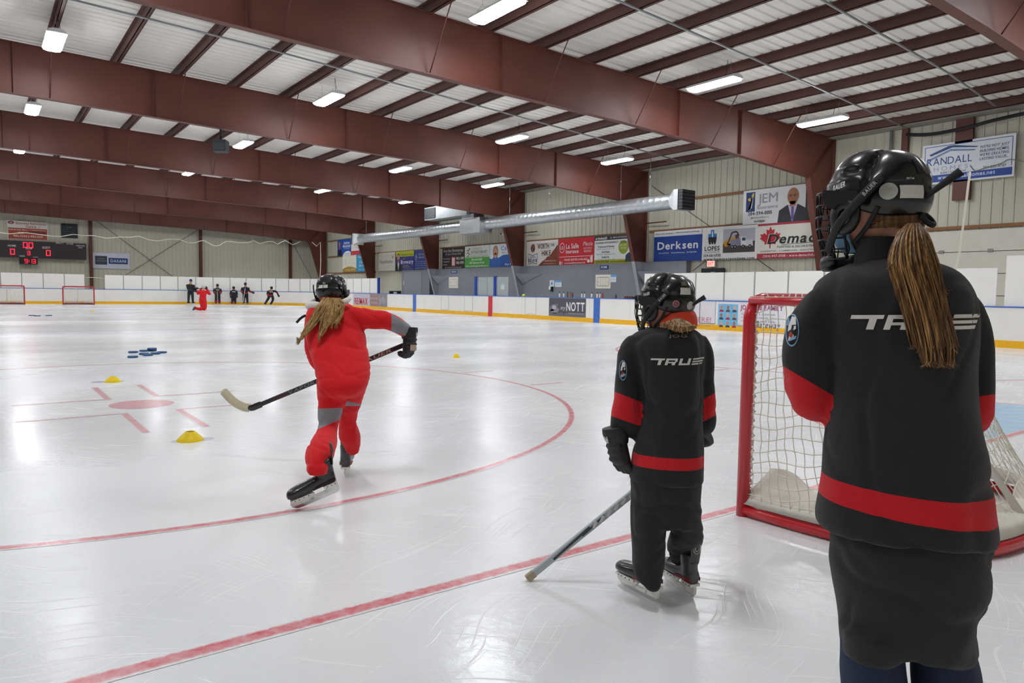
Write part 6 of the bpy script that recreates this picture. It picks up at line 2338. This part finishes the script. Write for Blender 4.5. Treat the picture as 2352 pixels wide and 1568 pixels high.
VB, FB, _ = jersey(B, torso, (armL, armR), .0085, .006, 4.2, pB, bands=bandB)
bvB = bvh_of(VB, FB)
wrap(bvB, B, 1500, 832, true_letters(), 14.4, .002, INK_W, 'back_lettering', pB, h_px=14.5, slope=-.01)
V2, F2 = text2d('JOG', .8, 5.2)
wrap(bvB, B, 1556, 771, [(V2, F2)], 8, .003, mat('dull_print', 'a8a090', rough=.6), 'neck_lettering', pB, h_px=7)
bear_patch(bvB, B, 1432, 848, 9.5, 23, pB)
fwdB = unit(-B.E1 * .86 + B.E2 * .5)
LB = make_helmet(pB, B.P(1534, 689, .02), fwdB, (0, 0, 1.0), 'B', ('label_high', 'crest', 'dot_back', 'badge', 'maker', 'vent'), .97)
body_mesh(B, LB, [(730, 1520, 1560, .045, .02), (760, 1510, 1575, .05, .01), (785, 1470, 1600, .07, 0), (900, 1490, 1600, .09, 0), (1000, 1480, 1600, .09, 0), (1150, 1470, 1595, .09, 0)],
          [[(1470, 790, 0, 15), (1440, 860, 0, 14), (1436, 950, 0, 13), (1425, 1010, .02, 11), (1428, 1040, .02, 12)], [(1600, 790, 0, 14), (1618, 880, .02, 13), (1622, 960, .06, 12), (1595, 1005, .2, 10)],
           [(1490, 1120, 0, 26), (1490, 1230, 0, 22), (1488, 1290, 0, 18), (1490, 1312, 0, 14)], [(1572, 1120, 0, 26), (1575, 1230, .06, 20), (1572, 1280, .12, 15), (1572, 1292, .12, 13)]], pB)
face_parts(LB, pB)
mb = MB().loft(B.rings([(1085, 1450, 1612, .12, 0), (1110, 1448, 1609, .125, 0), (1150, 1448, 1607, .125, 0), (1185, 1448, 1611, .12, 0), (1200, 1450, 1610, .11, 0)]))
mb.loft(B.rings([(1160, 1448, 1532, .11, 0), (1210, 1448, 1531, .105, 0), (1260, 1452, 1529, .10, 0), (1295, 1452, 1526, .10, 0), (1312, 1452, 1525, .10, -.01), (1332, 1466, 1524, .09, -.03), (1346, 1486, 1521, .07, -.04)]))
mb.loft(B.rings([(1160, 1533, 1610, .11, 0), (1190, 1534, 1612, .105, 0), (1228, 1537, 1616, .10, .04), (1255, 1531, 1608, .09, .12), (1280, 1535, 1610, .085, .155), (1298, 1543, 1604, .07, .165)]))
V, Fc, Nn = fuse(mb, .0085, 4)
V = crumple(V, Nn, .008, (4.5, 4.5, 6.5), 7.7)
mesh_part(V, Fc, 'pants', PANTS, pB)
h1, t1 = on_plane(1508, 1384, 2, 0.0), on_plane(1426, 1341, 2, 0.0)
make_skate(pB, h1, t1, (0, 0, 1.0), size=.225, lean=-.1, covered=True)
h2, t2 = on_plane(1592, 1373, 2, 0.0), on_plane(1528, 1331, 2, 0.0)
make_skate(pB, h2, t2, (0, 0, 1.0), size=.215, grey=True, lean=-.05)
make_glove(pB, B.P(1420, 1020, .01), unit(B.P(1436, 1088) - B.P(1416, 1000)), unit(-B.E1 * .75 - B.E2 * .65), curl=.55, k=.98, thumb=-1, print_='R')
make_glove(pB, B.P(1596, 1010, .20), unit(-B.E1 * .8 + B.E2 * .3 - B.Z * .5), unit(B.E2 + B.Z * .3), k=.85, thumb=-1)
# orange scarf and short hair tail
mb = MB().loft(B.rings([(711, 1540, 1592, .075, .015), (716, 1528, 1596, .082, .01), (726, 1517, 1600, .088, .005), (738, 1511, 1601, .092, 0), (748, 1512, 1600, .09, .0), (754, 1522, 1588, .07, .01)], 36))
V, Fc, Nn = fuse(mb, .005, 3)
mesh_part(V + Nn * (.004 * noise_at(V, (26, 26, 26), 4))[:, None], Fc, 'scarf', mat('orange_red_scarf', 'e2492e', rough=.8, var=.28, vscale=14), pB)
HAIR_B = hair_material('light_brown_hair', '5e4530', '9a7750', 'cfac7e')
mb = MB()
for i in range(170):
    q = rng.random()
    u0, u1 = 1556 + (q - .5) * 46, 1558 + (q - .5) * 76
    v1 = 764 - 26 * abs(q - .62) + rng.uniform(-10, 4)
    pts = [(*B.P(u0 + rng.uniform(-3, 3), 730 + 18 * abs(q - .5), -.086), .0028), (*B.P((u0 + u1) / 2 + rng.uniform(-5, 5), 745 + 8 * abs(q - .5), -.106 + rng.uniform(-.006, .006)), .0034), (*B.P(u1 + rng.uniform(-4, 4), (738 + v1) / 2 + 5, -.118 + rng.uniform(-.006, .006)), .003), (*B.P(u1 + rng.uniform(-5, 5), v1, -.115 + rng.uniform(-.008, .008)), .0008)]
    P = smooth_path(pts, 4)
    mb.loft(tube_rings([p[:3] for p in P], [p[3] for p in P], [p[3] for p in P], 5))
mb.loft(B.rings([(734, 1540, 1576, .025, -.07), (743, 1530, 1588, .03, -.078), (752, 1532, 1592, .03, -.08), (760, 1545, 1588, .02, -.09)], 20))
part(mb, 'short_ponytail', HAIR_B, pB)

# ---- red skater
C_ = Fig(770, 4.45)
base = on_plane(793, 1096, 2, 0.0)
pC = thing('person', 'skater in bright red tracksuit pushing off, long blond hair, stick held across in front', 'person', (base[0], base[1], 0))
torso = [(694, 742, 792, .05, .26), (699, 722, 806, .075, .25), (709, 708, 818, .10, .23), (728, 701, 830, .115, .21), (760, 702, 838, .125, .17), (790, 705, 843, .13, .13), (820, 714, 849, .14, .08), (845, 723, 852, .15, .04), (864, 725, 851, .155, .01), (870, 732, 845, .14, 0)]
armR = [(800, 722, .22, 20), (825, 727, .21, 24), (855, 734, .22, 24), (882, 735, .25, 23), (905, 743, .29, 20), (924, 754, .33, 18), (937, 764, .36, 16), (940, 771, .37, 12)]
armL = [(716, 730, .21, 17), (714, 770, .20, 17), (717, 805, .24, 17), (728, 832, .32, 16), (742, 845, .44, 13), (765, 850, .55, 11)]


def bandC(V, axes):
    m, t, Ln = near_axis(V, axes[0], 1.2)
    q = np.minimum(np.minimum((V - C_.P(897, 735, .3)) @ C_.E1, plane_dist(C_, V, (897, 719), (946, 748), .3)), -plane_dist(C_, V, (900, 757), (946, 772), .3) + .012)
    return np.where(m & (t > .12), q, -.02)


VC, FC_, _ = jersey(C_, torso, (armR, armL), .010, .0055, 8.1, pC, fq=(2.6, 2.6, 7.0), name='jacket', cloth=RED_CLOTH, bands=bandC)
mb = MB().loft(C_.rings([(850, 728, 849, .135, .03), (868, 727, 850, .15, .0), (885, 728, 845, .152, -.01), (900, 729, 835, .14, 0), (910, 731, 825, .12, .02)]))
legL = [(764, 885, 0, 36), (762, 920, -.02, 33), (756, 955, -.05, 27), (752, 985, -.07, 24), (746, 1013, -.16, 29), (736, 1043, -.30, 34), (732, 1060, -.37, 31), (730, 1074, -.41, 27), (730, 1083, -.42, 25), (730, 1086, -.42, 23)]
legR = [(812, 882, .0, 32), (808, 915, .08, 27), (802, 942, .14, 22), (800, 972, .2, 23), (803, 998, .26, 25), (808, 1020, .31, 20), (812, 1040, .34, 12)]
ax = []
for rows in (legL, legR):
    r, p = C_.limb(rows)
    mb.loft(r)
    ax.append((p, [q[3] * C_.sc(q[2]) for q in smooth_path(rows, 6)]))
V, Fc, Nn = fuse(mb, .011, 4)
V = crumple(V, Nn, .006, (3.0, 3.0, 7.5), 5.5)
mL, tL, _n = near_axis(V, ax[0], 1.25)
mR, tR, _n = near_axis(V, ax[1], 1.25)
dL, _t = seg_param(V, ax[0][0])
dR, _t = seg_param(V, ax[1][0])
b = np.where(dL < dR, np.minimum(plane_dist(C_, V, (733, 938), (786, 936), -.05), -plane_dist(C_, V, (729, 986), (775, 966), -.05)), np.minimum(plane_dist(C_, V, (790, 919), (820, 926), .15), -plane_dist(C_, V, (788, 932), (820, 932), .15)))
b = np.where(V[:, 2] < C_.P(770, 905)[2], b, -.02)
mesh_part(V, Fc, 'pants', RED_CLOTH, pC, b)
fwdC = unit(C_.E2 * .93 + C_.E1 * .34 - C_.Z * .12)
LC = make_helmet(pC, C_.P(760, 669, .30), fwdC, unit(C_.Z + C_.E2 * .12), 'rear', ('label_back', 'vent'))
body_mesh(C_, LC, [(688, 748, 780, .045, .28), (705, 735, 795, .055, .26), (730, 720, 815, .08, .21), (800, 725, 830, .09, .12), (868, 740, 840, .10, 0), (890, 745, 830, .09, 0)],
          [[(812, 725, .22, 13), (880, 735, .25, 13), (938, 764, .36, 10), (940, 785, .38, 10)], [(718, 735, .21, 12), (716, 800, .24, 12), (735, 838, .36, 10), (775, 850, .6, 9)],
           [(765, 890, 0, 22), (752, 985, -.07, 17), (737, 1060, -.2, 13), (735, 1095, -.26, 11)], [(810, 890, .03, 22), (801, 955, .2, 17), (801, 1010, .3, 12), (797, 1050, .35, 10)]], pC)
face_parts(LC, pC)
toe, heel = at(682, 1170, 4.07), at(778, 1128, 4.13)
toe[2] = max(toe[2], .0)
make_skate(pC, heel, toe, unit(-C_.E1 * .12 + C_.Z * .97 - C_.E2 * .18), size=.262, lean=.20, covered=True, side_trim='2c181c')
hh = on_plane(793, 1097, 2, 0.0)
fw = unit(C_.E2 + C_.E1 * .10)
make_skate(pC, hh + np.array((0, 0, .0)), hh + fw * .24, (0, 0, 1.0), size=.255, grey=True)
make_glove(pC, C_.P(939, 779, .37), unit(C_.P(938, 812) - C_.P(940, 765)), unit(C_.E1 * .75 - C_.E2 * .6), curl=.95, k=1.08, thumb=1, patch=mat('tan_patch', 'b8a58c', rough=.7), print_='R')
make_glove(pC, C_.P(772, 850, .60), unit(C_.E1 * .6 - C_.Z * .4), unit(C_.E2), curl=1.0, k=1.1, thumb=1)
# white collar and black drawstring tail
WHITE_CLOTH = mat('white_fleece', 'e4e0dc', rough=.9, bump=.3, bscale=120)
P = smooth_path([(*C_.P(u, v, dd), w * C_.s) for u, v, dd, w in ((802, 686, .2, 6), (793, 692, .16, 8), (775, 701, .16, 8), (745, 703, .16, 8), (722, 701, .17, 11), (710, 702, .22, 10), (718, 692, .32, 8), (760, 684, .38, 7), (795, 684, .3, 6))], 5)
part(MB().loft(tube_rings([p[:3] for p in P], [p[3] for p in P], [p[3] * .9 for p in P], 12)), 'white_collar', WHITE_CLOTH, pC)
P = [C_.P(u, v, .12) for u, v in ((702, 724), (694, 728), (688, 733), (681, 741))]
part(MB().loft(tube_rings(P, [.008] * 4, [.002] * 4, 8, hint=C_.E2)), 'black_strap', STRAP, pC)
HAIR_C = hair_material('blond_hair', '7d5a33', 'b08a52', 'd9b982')
mb = MB()
HAIR_CD = hair_material('blond_hair_dark', '5f4226', '8a6638', 'b08a54')
groups = [((683, 788), 26, 1), ((693, 776), 16, 1), ((706, 764), 10, 1), ((732, 782), 26, 1), ((742, 762), 14, 1), ((751, 744), 10, .9), ((760, 752), 10, .9), ((772, 750), 20, 1), ((778, 740), 14, 1), ((779, 722), 8, .9)]
for (ue, ve), cnt, kk in groups:
    for i in range(cnt * 3):
        q = rng.uniform(-1, 1)
        us = 763 + (ue - 735) * .36 + rng.uniform(-10, 10)
        rr_ = rng.uniform(.0022, .0042)
        pts = [(*C_.P(763 + (us - 763) * .75, 686 + rng.uniform(-2, 2), .165), rr_)]
        for k, w in ((.14, 3), (.4, 7), (.7, 7), (.9, 4)):
            v_ = 687 + (ve - 687) * k
            back = np.interp(v_, (690, 705, 728, 760, 790), (.115, .085, .07, .025, -.02))
            pts.append((*C_.P(us + (ue - us) * k ** 1.25 + q * w * (1 if k < .8 else .6), v_, back - rng.uniform(.0, .028)), rr_ * (1 if k < .8 else .7)))
        pts.append((*C_.P(ue + q * 4, ve + rng.uniform(-16, 5), np.interp(ve, (700, 728, 760, 790), (.08, .055, .01, -.03))), .0006))
        P = smooth_path(pts, 4)
        mb.loft(tube_rings([p[:3] for p in P], [p[3] for p in P], [p[3] for p in P], 5), rng.choice((HAIR_C, HAIR_C, HAIR_CD)))
part(mb, 'long_hair', HAIR_C, pC)


# ------------------------------------------------------------------ hockey sticks
def shaft(mb, a, b, w, t, view, material=None):
    a, b = np.array(a), np.array(b)
    T = unit(b - a)
    n1 = unit(np.cross(T, view))
    n2 = np.cross(n1, T)
    mb.loft([[p + n1 * (x * w) + n2 * (y * t) for x, y in ((-.5, -.35), (-.35, -.5), (.35, -.5), (.5, -.35), (.5, .35), (.35, .5), (-.35, .5), (-.5, .35))] for p in (a, b)], material, smooth=False)
    return T, n1, n2


def along(a, b, txt, t, h, material, parent, name, view, width=None, lift=.012, flip=1):
    a, b = np.array(a), np.array(b)
    T = unit(b - a)
    n1 = unit(np.cross(T, view))
    up = n1 if n1[2] > 0 else -n1
    n2 = unit(np.cross(T, up))
    if n2 @ np.array(view) > 0:
        n2 = -n2
    V2, F2 = text2d(txt, h, width, shear=.15)
    c = a + (b - a) * t
    part(MB().add([c + T * x + up * (y - h / 2) + n2 * lift for x, y in V2], F2), name, material, parent)


SHAFT_BLACK = mat('black_stick', '1f2024', rough=.35)
g0, g1 = at(952, 782, 4.84), at(600, 928, 5.16)
st = thing('hockey_stick', 'black hockey stick with cream taped blade held by the red skater', 'hockey stick', g1)
mb = MB(); T, n1, n2 = shaft(mb, g0, g1, .032, .022, _F)
sh_o = part(mb, 'shaft', SHAFT_BLACK, st)
along(g1, g0, 'BAUER', .76, .021, mat('tan_print', 'b8a08c', rough=.5), st, 'maker_lettering', _F, .26)
along(g1, g0, 'VAPOR', .28, .022, mat('grey_stick_print', '77797e', rough=.5), st, 'model_lettering', _F, .22)
along(g1, g0, '/////', .14, .024, mat('wine_print', '6a2028', rough=.5), st, 'wine_marks', _F, .14)


def blade(path, hgt, th, d0, d1, material, name, root):
    R = []
    P = smooth_path(path, 5)
    for i, (u, v) in enumerate(P):
        c = at(u, v, d0 + (d1 - d0) * i / (len(P) - 1))
        a = np.array(P[min(i + 1, len(P) - 1)]) - np.array(P[max(i - 1, 0)])
        t2 = unit((a[0], a[1]))
        up = -RIGHT * t2[1] * 1.0 - UP * t2[0]
        up = unit(up)
        if up @ UP < 0:
            up = -up
        e = min(1.0, .45 + .55 * min((len(P) - 1 - i) / 3.0, 1))
        R.append([c + up * (y * hgt * e) + _F * (x * th) for x, y in ((-.5, -.45), (0, -.5), (.5, -.45), (.5, .45), (0, .5), (-.5, .45))])
    return part(MB().loft(R), name, material, root)


blade([(600, 928), (590, 932), (580, 936), (570, 936)], .046, .012, 5.16, 5.2, SHAFT_BLACK, 'blade_heel', st)
blade([(573, 936), (560, 934), (543, 926), (528, 914), (517, 902), (511, 896)], .062, .010, 5.2, 5.24, mat('cream_tape', 'cfc6a8', rough=.8, var=.06, vscale=40), 'taped_blade', st)

b0 = on_plane(1213, 1327, 2, .012)
b1 = at(1600, 1012, 3.12)
st = thing('hockey_stick', 'grey and white hockey stick held by the small player, end resting on the ice', 'hockey stick', b0)
Tt = unit(b1 - b0)
mb = MB(); shaft(mb, b0 + Tt * .03, b1, .030, .022, _F)
part(mb, 'shaft', mat('grey_stick', 'b4bcc0', rough=.35, var=.1, vscale=6), st)
mb = MB(); shaft(mb, b0 - Tt * .005, b0 + Tt * .035, .033, .025, _F)
part(mb, 'taped_end', mat('tan_tape', 'b3a58e', rough=.8), st)
mb = MB()
for t0, t1, w in ((.14, .34, .010), (.30, .42, .007)):
    shaft(mb, b0 + Tt * t0 - UP * .006 - _F * .011, b0 + Tt * t1 + UP * .007 - _F * .011, w, .003, _F)
part(mb, 'dark_swoosh', mat('dark_swoosh', '3a4246', rough=.4), st)
mb = MB()
for k in range(7):
    shaft(mb, b0 + Tt * (.36 + .04 * k) - UP * .010 - _F * .012, b0 + Tt * (.376 + .04 * k) + UP * .008 - _F * .012, .012, .002, _F)
part(mb, 'white_marks', INK_W, st)


# ------------------------------------------------------------------ the players at the far end
def far_person(u, v, d, label, J, jersey_m, pants_m, hem=None, helmet_m=None, jacket='jersey', letter=None, skin_face=True, glove_m=None, sock=None, group='players at the far end'):
    """J: joints in metres (right, away, up) in the frame of the figure"""
    f = Fig(u, d)
    o = f.P(u, v)
    o[2] = 0.0
    root = thing('person', label, 'person', o, group)

    def W(p):
        return o + f.E1 * p[0] + f.E2 * p[1] + f.Z * p[2]

    def lim(keys, rad, n=12):
        P = smooth_path([(*W(J[k] if isinstance(k, str) else k), r) for k, r in zip(keys, rad)], 4)
        return tube_rings([p[:3] for p in P], [p[3] for p in P], [p[3] for p in P], n)

    def ell(c, a, b, n=14, h=None):
        return [W((c[0] + a * math.cos(t), c[1] + b * math.sin(t), c[2])) for t in [2 * math.pi * j / n for j in range(n)]]
    hip, ch, hd = np.array(J['hip']), np.array(J['chest']), np.array(J['head'])
    # body
    mb = MB()
    mb.loft([ell(hd + (0, 0, z), a, a * 1.15) for z, a in ((-.13, .03), (-.10, .062), (-.03, .078), (.04, .082), (.09, .06), (.11, .02))])
    mb.loft(lim(('hip', 'chest', 'head'), (.11, .11, .05)))
    for s_ in 'LR':
        mb.loft(lim((s_ + 'hip', s_ + 'knee', s_ + 'foot'), (.07, .055, .045)))
        mb.loft(lim((s_ + 'sho', s_ + 'elb', s_ + 'hand'), (.055, .045, .04)))
    V, Fc, _ = fuse(mb, .022, 2)
    mesh_part(V, Fc, 'body', SKIN, root)
    # jersey
    mb = MB()
    mid = (hip + ch) / 2
    mb.loft([ell(hip - (0, 0, .08), .185, .14), ell(hip + (0, 0, .02), .19, .145), ell(mid, .18, .14), ell(ch, .19, .13), ell(ch + (0, 0, .10), .16, .10), ell(ch + (0, 0, .15), .08, .07)])
    for s_ in 'LR':
        mb.loft(lim((s_ + 'sho', s_ + 'elb', s_ + 'hand'), (.088, .080, .062)))
    V, Fc, Nn = fuse(mb, .022, 3)
    V = V + Nn * (.01 * noise_at(V, (7, 7, 5), u))[:, None]
    band = np.full(len(V), -.05)
    if hem:
        z = V[:, 2] - (o[2] + hip[2])
        band = .035 - np.abs(z + .0)
        for s_ in 'LR':
            dd_, t = seg_param(V, [W(J[s_ + 'elb']), W(J[s_ + 'hand'])])
            band = np.where((dd_ < .10), np.maximum(band, .05 - np.abs(t - .10)), band)
    mesh_part(V, Fc, jacket, jersey_m, root, band)
    # pants
    mb = MB()
    mb.loft([ell(hip - (0, 0, .10), .15, .12), ell(hip + (0, 0, .0), .17, .13)])
    for s_ in 'LR':
        mb.loft(lim((s_ + 'hip', s_ + 'knee', s_ + 'foot'), (.115, .098, .075)))
    V, Fc, Nn = fuse(mb, .022, 3)
    mesh_part(V, Fc, 'pants', pants_m, root, np.full(len(V), -.05))
    if sock:
        for s_ in sock:
            k_, ft = np.array(J[s_ + 'knee']), np.array(J[s_ + 'foot'])
            part(MB().loft(lim((tuple(k_ * .55 + ft * .45), tuple(k_ * .3 + ft * .7), tuple(k_ * .05 + ft * .95)), (.106, .102, .088))), 'red_sock', mat('red_sock', 'b32230', rough=.85), root)
    # helmet, gloves, skates
    hm = helmet_m or SHELL
    part(MB().loft([ell(hd + (0, 0, z), a * .98, a * 1.12, 18) for z, a in ((-.05, .098), (-.0, .112), (.05, .112), (.10, .088), (.125, .045), (.13, .01))]), 'helmet', hm, root)
    fr = np.array(J.get('face', (0, -1, 0)), float)
    mb = MB()
    for z in (-.02, -.05, -.08, -.11):
        sd = np.array((-fr[1], fr[0], 0))
        mb.tube([W(hd + fr * (.125 * math.cos(a)) + sd * (.098 * math.sin(a)) + np.array((0, 0, z))) for a in [-1.2 + 2.4 * i / 8 for i in range(9)]], .006, 4)
    part(mb, 'face_cage', WIRE, root)
    for s_ in 'LR':
        h_, e_ = np.array(J[s_ + 'hand']), np.array(J[s_ + 'elb'])
        dr = unit(h_ - e_)
        part(MB().loft(lim((tuple(h_ - dr * .03), tuple(h_ + dr * .03), tuple(h_ + dr * .10), tuple(h_ + dr * .15)), (.062, .078, .075, .045))), 'glove', glove_m or GLOVE, root)
        ft = np.array(J[s_ + 'foot'])
        td = np.array(J.get(s_ + 'toe', fr), float)
        sk = bpy.data.objects.new('skate', None)
        COL.objects.link(sk)
        sk.parent = root
        sk.location = tuple(W(ft) - o)
        P = [ft + td * -.09, ft + td * -.02, ft + td * .08, ft + td * .16]
        part(MB().loft(lim([tuple(p + np.array((0, 0, .0))) for p in P], (.05, .06, .05, .03))), 'boot', BOOT, sk)
        bz = W(ft + td * .03 - np.array((0, 0, .075)))
        t3 = unit(f.E1 * td[0] + f.E2 * td[1] + f.Z * td[2])
        n3 = unit(np.cross(t3, f.Z + f.E1 * .01))
        part(MB().obox(bz, t3 * .13, n3 * .006, np.cross(n3, t3) * .03), 'blade', HOLDER, sk)
    if letter:
        V2, F2 = text2d(letter, .09, .26)
        part(MB().add([W((a + ch[0], ch[1] - .165, ch[2] - .06 + b)) for a, b in V2], F2), 'chest_lettering', INK_W, root)
    return root, W, f


def stand(h, **k):
    s_ = h / 1.6
    J = dict(hip=(0, 0, .82), chest=(0, 0, 1.16), head=(0, -.03, 1.47), Lhip=(-.09, 0, .80), Rhip=(.09, 0, .80), Lknee=(-.11, -.03, .45), Rknee=(.11, -.03, .45), Lfoot=(-.13, 0, .115), Rfoot=(.13, 0, .115),
             Lsho=(-.18, 0, 1.22), Rsho=(.18, 0, 1.22), Lelb=(-.26, -.03, .98), Relb=(.26, -.03, .98), Lhand=(-.17, -.22, .86), Rhand=(.17, -.22, .86), face=(0, -1, 0))
    J = {a: tuple(np.array(b, float) * s_) if a not in ('face',) else b for a, b in J.items()}
    J.update(k)
    return J


dF = 54.6
dK = 40.1
DARK_CLOTH = mat('dark_tracksuit', '23242c', rough=.85)


def board_d(u, inset):                            # depth just inside the far boards on the line of sight u
    for i in range(4000):
        p = at(u, 690, 45 + i * .006)
        x, y = abs(p[0]), p[1]
        R = RC - inset
        if y > YF - inset or (x > XB - RC and y > YF - RC and math.hypot(x - (XB - RC), y - (YF - RC)) > R):
            return 45 + i * .006
    return 54.0


fig_coach = far_person(438, 697, board_d(438, .55), 'tall coach in dark tracksuit and blue helmet, leftmost at the far boards', stand(1.95, Rhand=(.42, -.2, 1.20), Relb=(.30, -.05, 1.12), Lhand=(.36, -.25, 1.0), Lelb=(-.12, -.2, 1.12), head=(.03, -.03, 1.80), face=(.9, -.4, 0)),
                       DARK_CLOTH, mat('dark_green_trousers', '2b3236', rough=.85), helmet_m=mat('blue_helmet', '27406e', rough=.3), jacket='hooded_top')
far_person(500, 697, board_d(500, .55), 'small player in black and red with one red sock, first right of the kneeling figure', stand(1.6), BLACK_CLOTH, PANTS, hem=True, letter='TRUE', sock='LR')
far_person(537, 697, board_d(537, .55), 'smallest far player in black with a red sock, between two taller players', stand(1.42, Lhand=(-.22, -.15, .68), Rhand=(.22, -.15, .68)), BLACK_CLOTH, PANTS, hem=None, letter='TRUE', sock='L')
far_person(564, 697, board_d(564, .6), 'tallest far player in black with one arm stretched to the right', stand(1.76, Relb=(.30, -.05, 1.08), Rhand=(.52, -.1, .98)), BLACK_CLOTH, PANTS, hem=True)
far_person(622, 700.5, board_d(622, 1.3), 'far player in black striding with arms out, rightmost of the group', dict(hip=(0, 0, .78), chest=(.02, -.10, 1.06), head=(.06, -.2, 1.34), Lhip=(-.08, 0, .76), Rhip=(.09, 0, .76), Lknee=(-.22, .05, .46), Rknee=(.16, -.12, .46), Lfoot=(-.42, .12, .13), Rfoot=(-.0, 0, .115),
           Lsho=(-.16, -.08, 1.12), Rsho=(.19, -.1, 1.12), Lelb=(-.24, -.1, .90), Relb=(.42, -.12, 1.04), Lhand=(-.18, -.25, .74), Rhand=(.55, -.15, .80), face=(.3, -.95, 0), Ltoe=(.5, -.8, -.25)), BLACK_CLOTH, PANTS, hem=True, letter='TRUE')
far_person(466, 713.5, dK, 'figure in red kneeling on the ice far off, both hands raised to the face', dict(hip=(0, 0, .62), chest=(.02, 0, 1.00), head=(.05, .02, 1.30), Lhip=(-.09, 0, .58), Rhip=(.10, 0, .58), Lknee=(-.04, .05, .12), Rknee=(.10, .0, .12), Lfoot=(-.42, .0, .14), Rfoot=(-.06, .2, .13),
           Lsho=(-.19, 0, 1.08), Rsho=(.21, 0, 1.08), Lelb=(-.24, .12, .94), Relb=(.36, .1, .92), Lhand=(-.05, .25, 1.18), Rhand=(.20, .22, 1.22), face=(.1, 1, 0), Ltoe=(-.6, -.1, -.75), Rtoe=(-.3, .1, -.8)),
           mat('red_tracksuit_plain', 'd81822', rough=.85), mat('red_tracksuit_plain', 'd81822', rough=.85), helmet_m=mat('pale_cap', 'c9c6c4', rough=.6), jacket='jacket')


def far_stick(u0, v0, d0, u1, v1, d1, col, label):
    a, b_ = at(u0, v0, d0), at(u1, v1, d1)
    st_ = thing('hockey_stick', label, 'hockey stick', b_, 'sticks of the far players')
    mb_ = MB(); shaft(mb_, a, b_, .04, .03, _F)
    part(mb_, 'shaft', mat('far_stick_' + col, col, rough=.5), st_)
    mb_ = MB(); shaft(mb_, b_, b_ + RIGHT * .22 + np.array((0, 0, -.02)), .06, .02, _F)
    part(mb_, 'blade', mat('far_blade', '3a3a40', rough=.6), st_)


far_stick(499, 668, board_d(500, .9), 500, 694.5, board_d(500, .9), 'a8a8ac', 'pale hockey stick held upright by the player right of the kneeling figure')
far_stick(529, 678, board_d(529, .8), 528, 694.5, board_d(529, .8), 'b8b4b4', 'pale hockey stick beside the smallest far player')
far_stick(563, 662, board_d(563, .95), 558, 694.5, board_d(563, .95), 'd8d8d8', 'white hockey stick held by the tallest far player')
far_stick(441, 660, 54.8, 455, 662.5, 54.8, '2c2c30', 'dark hockey stick held level by the coach')
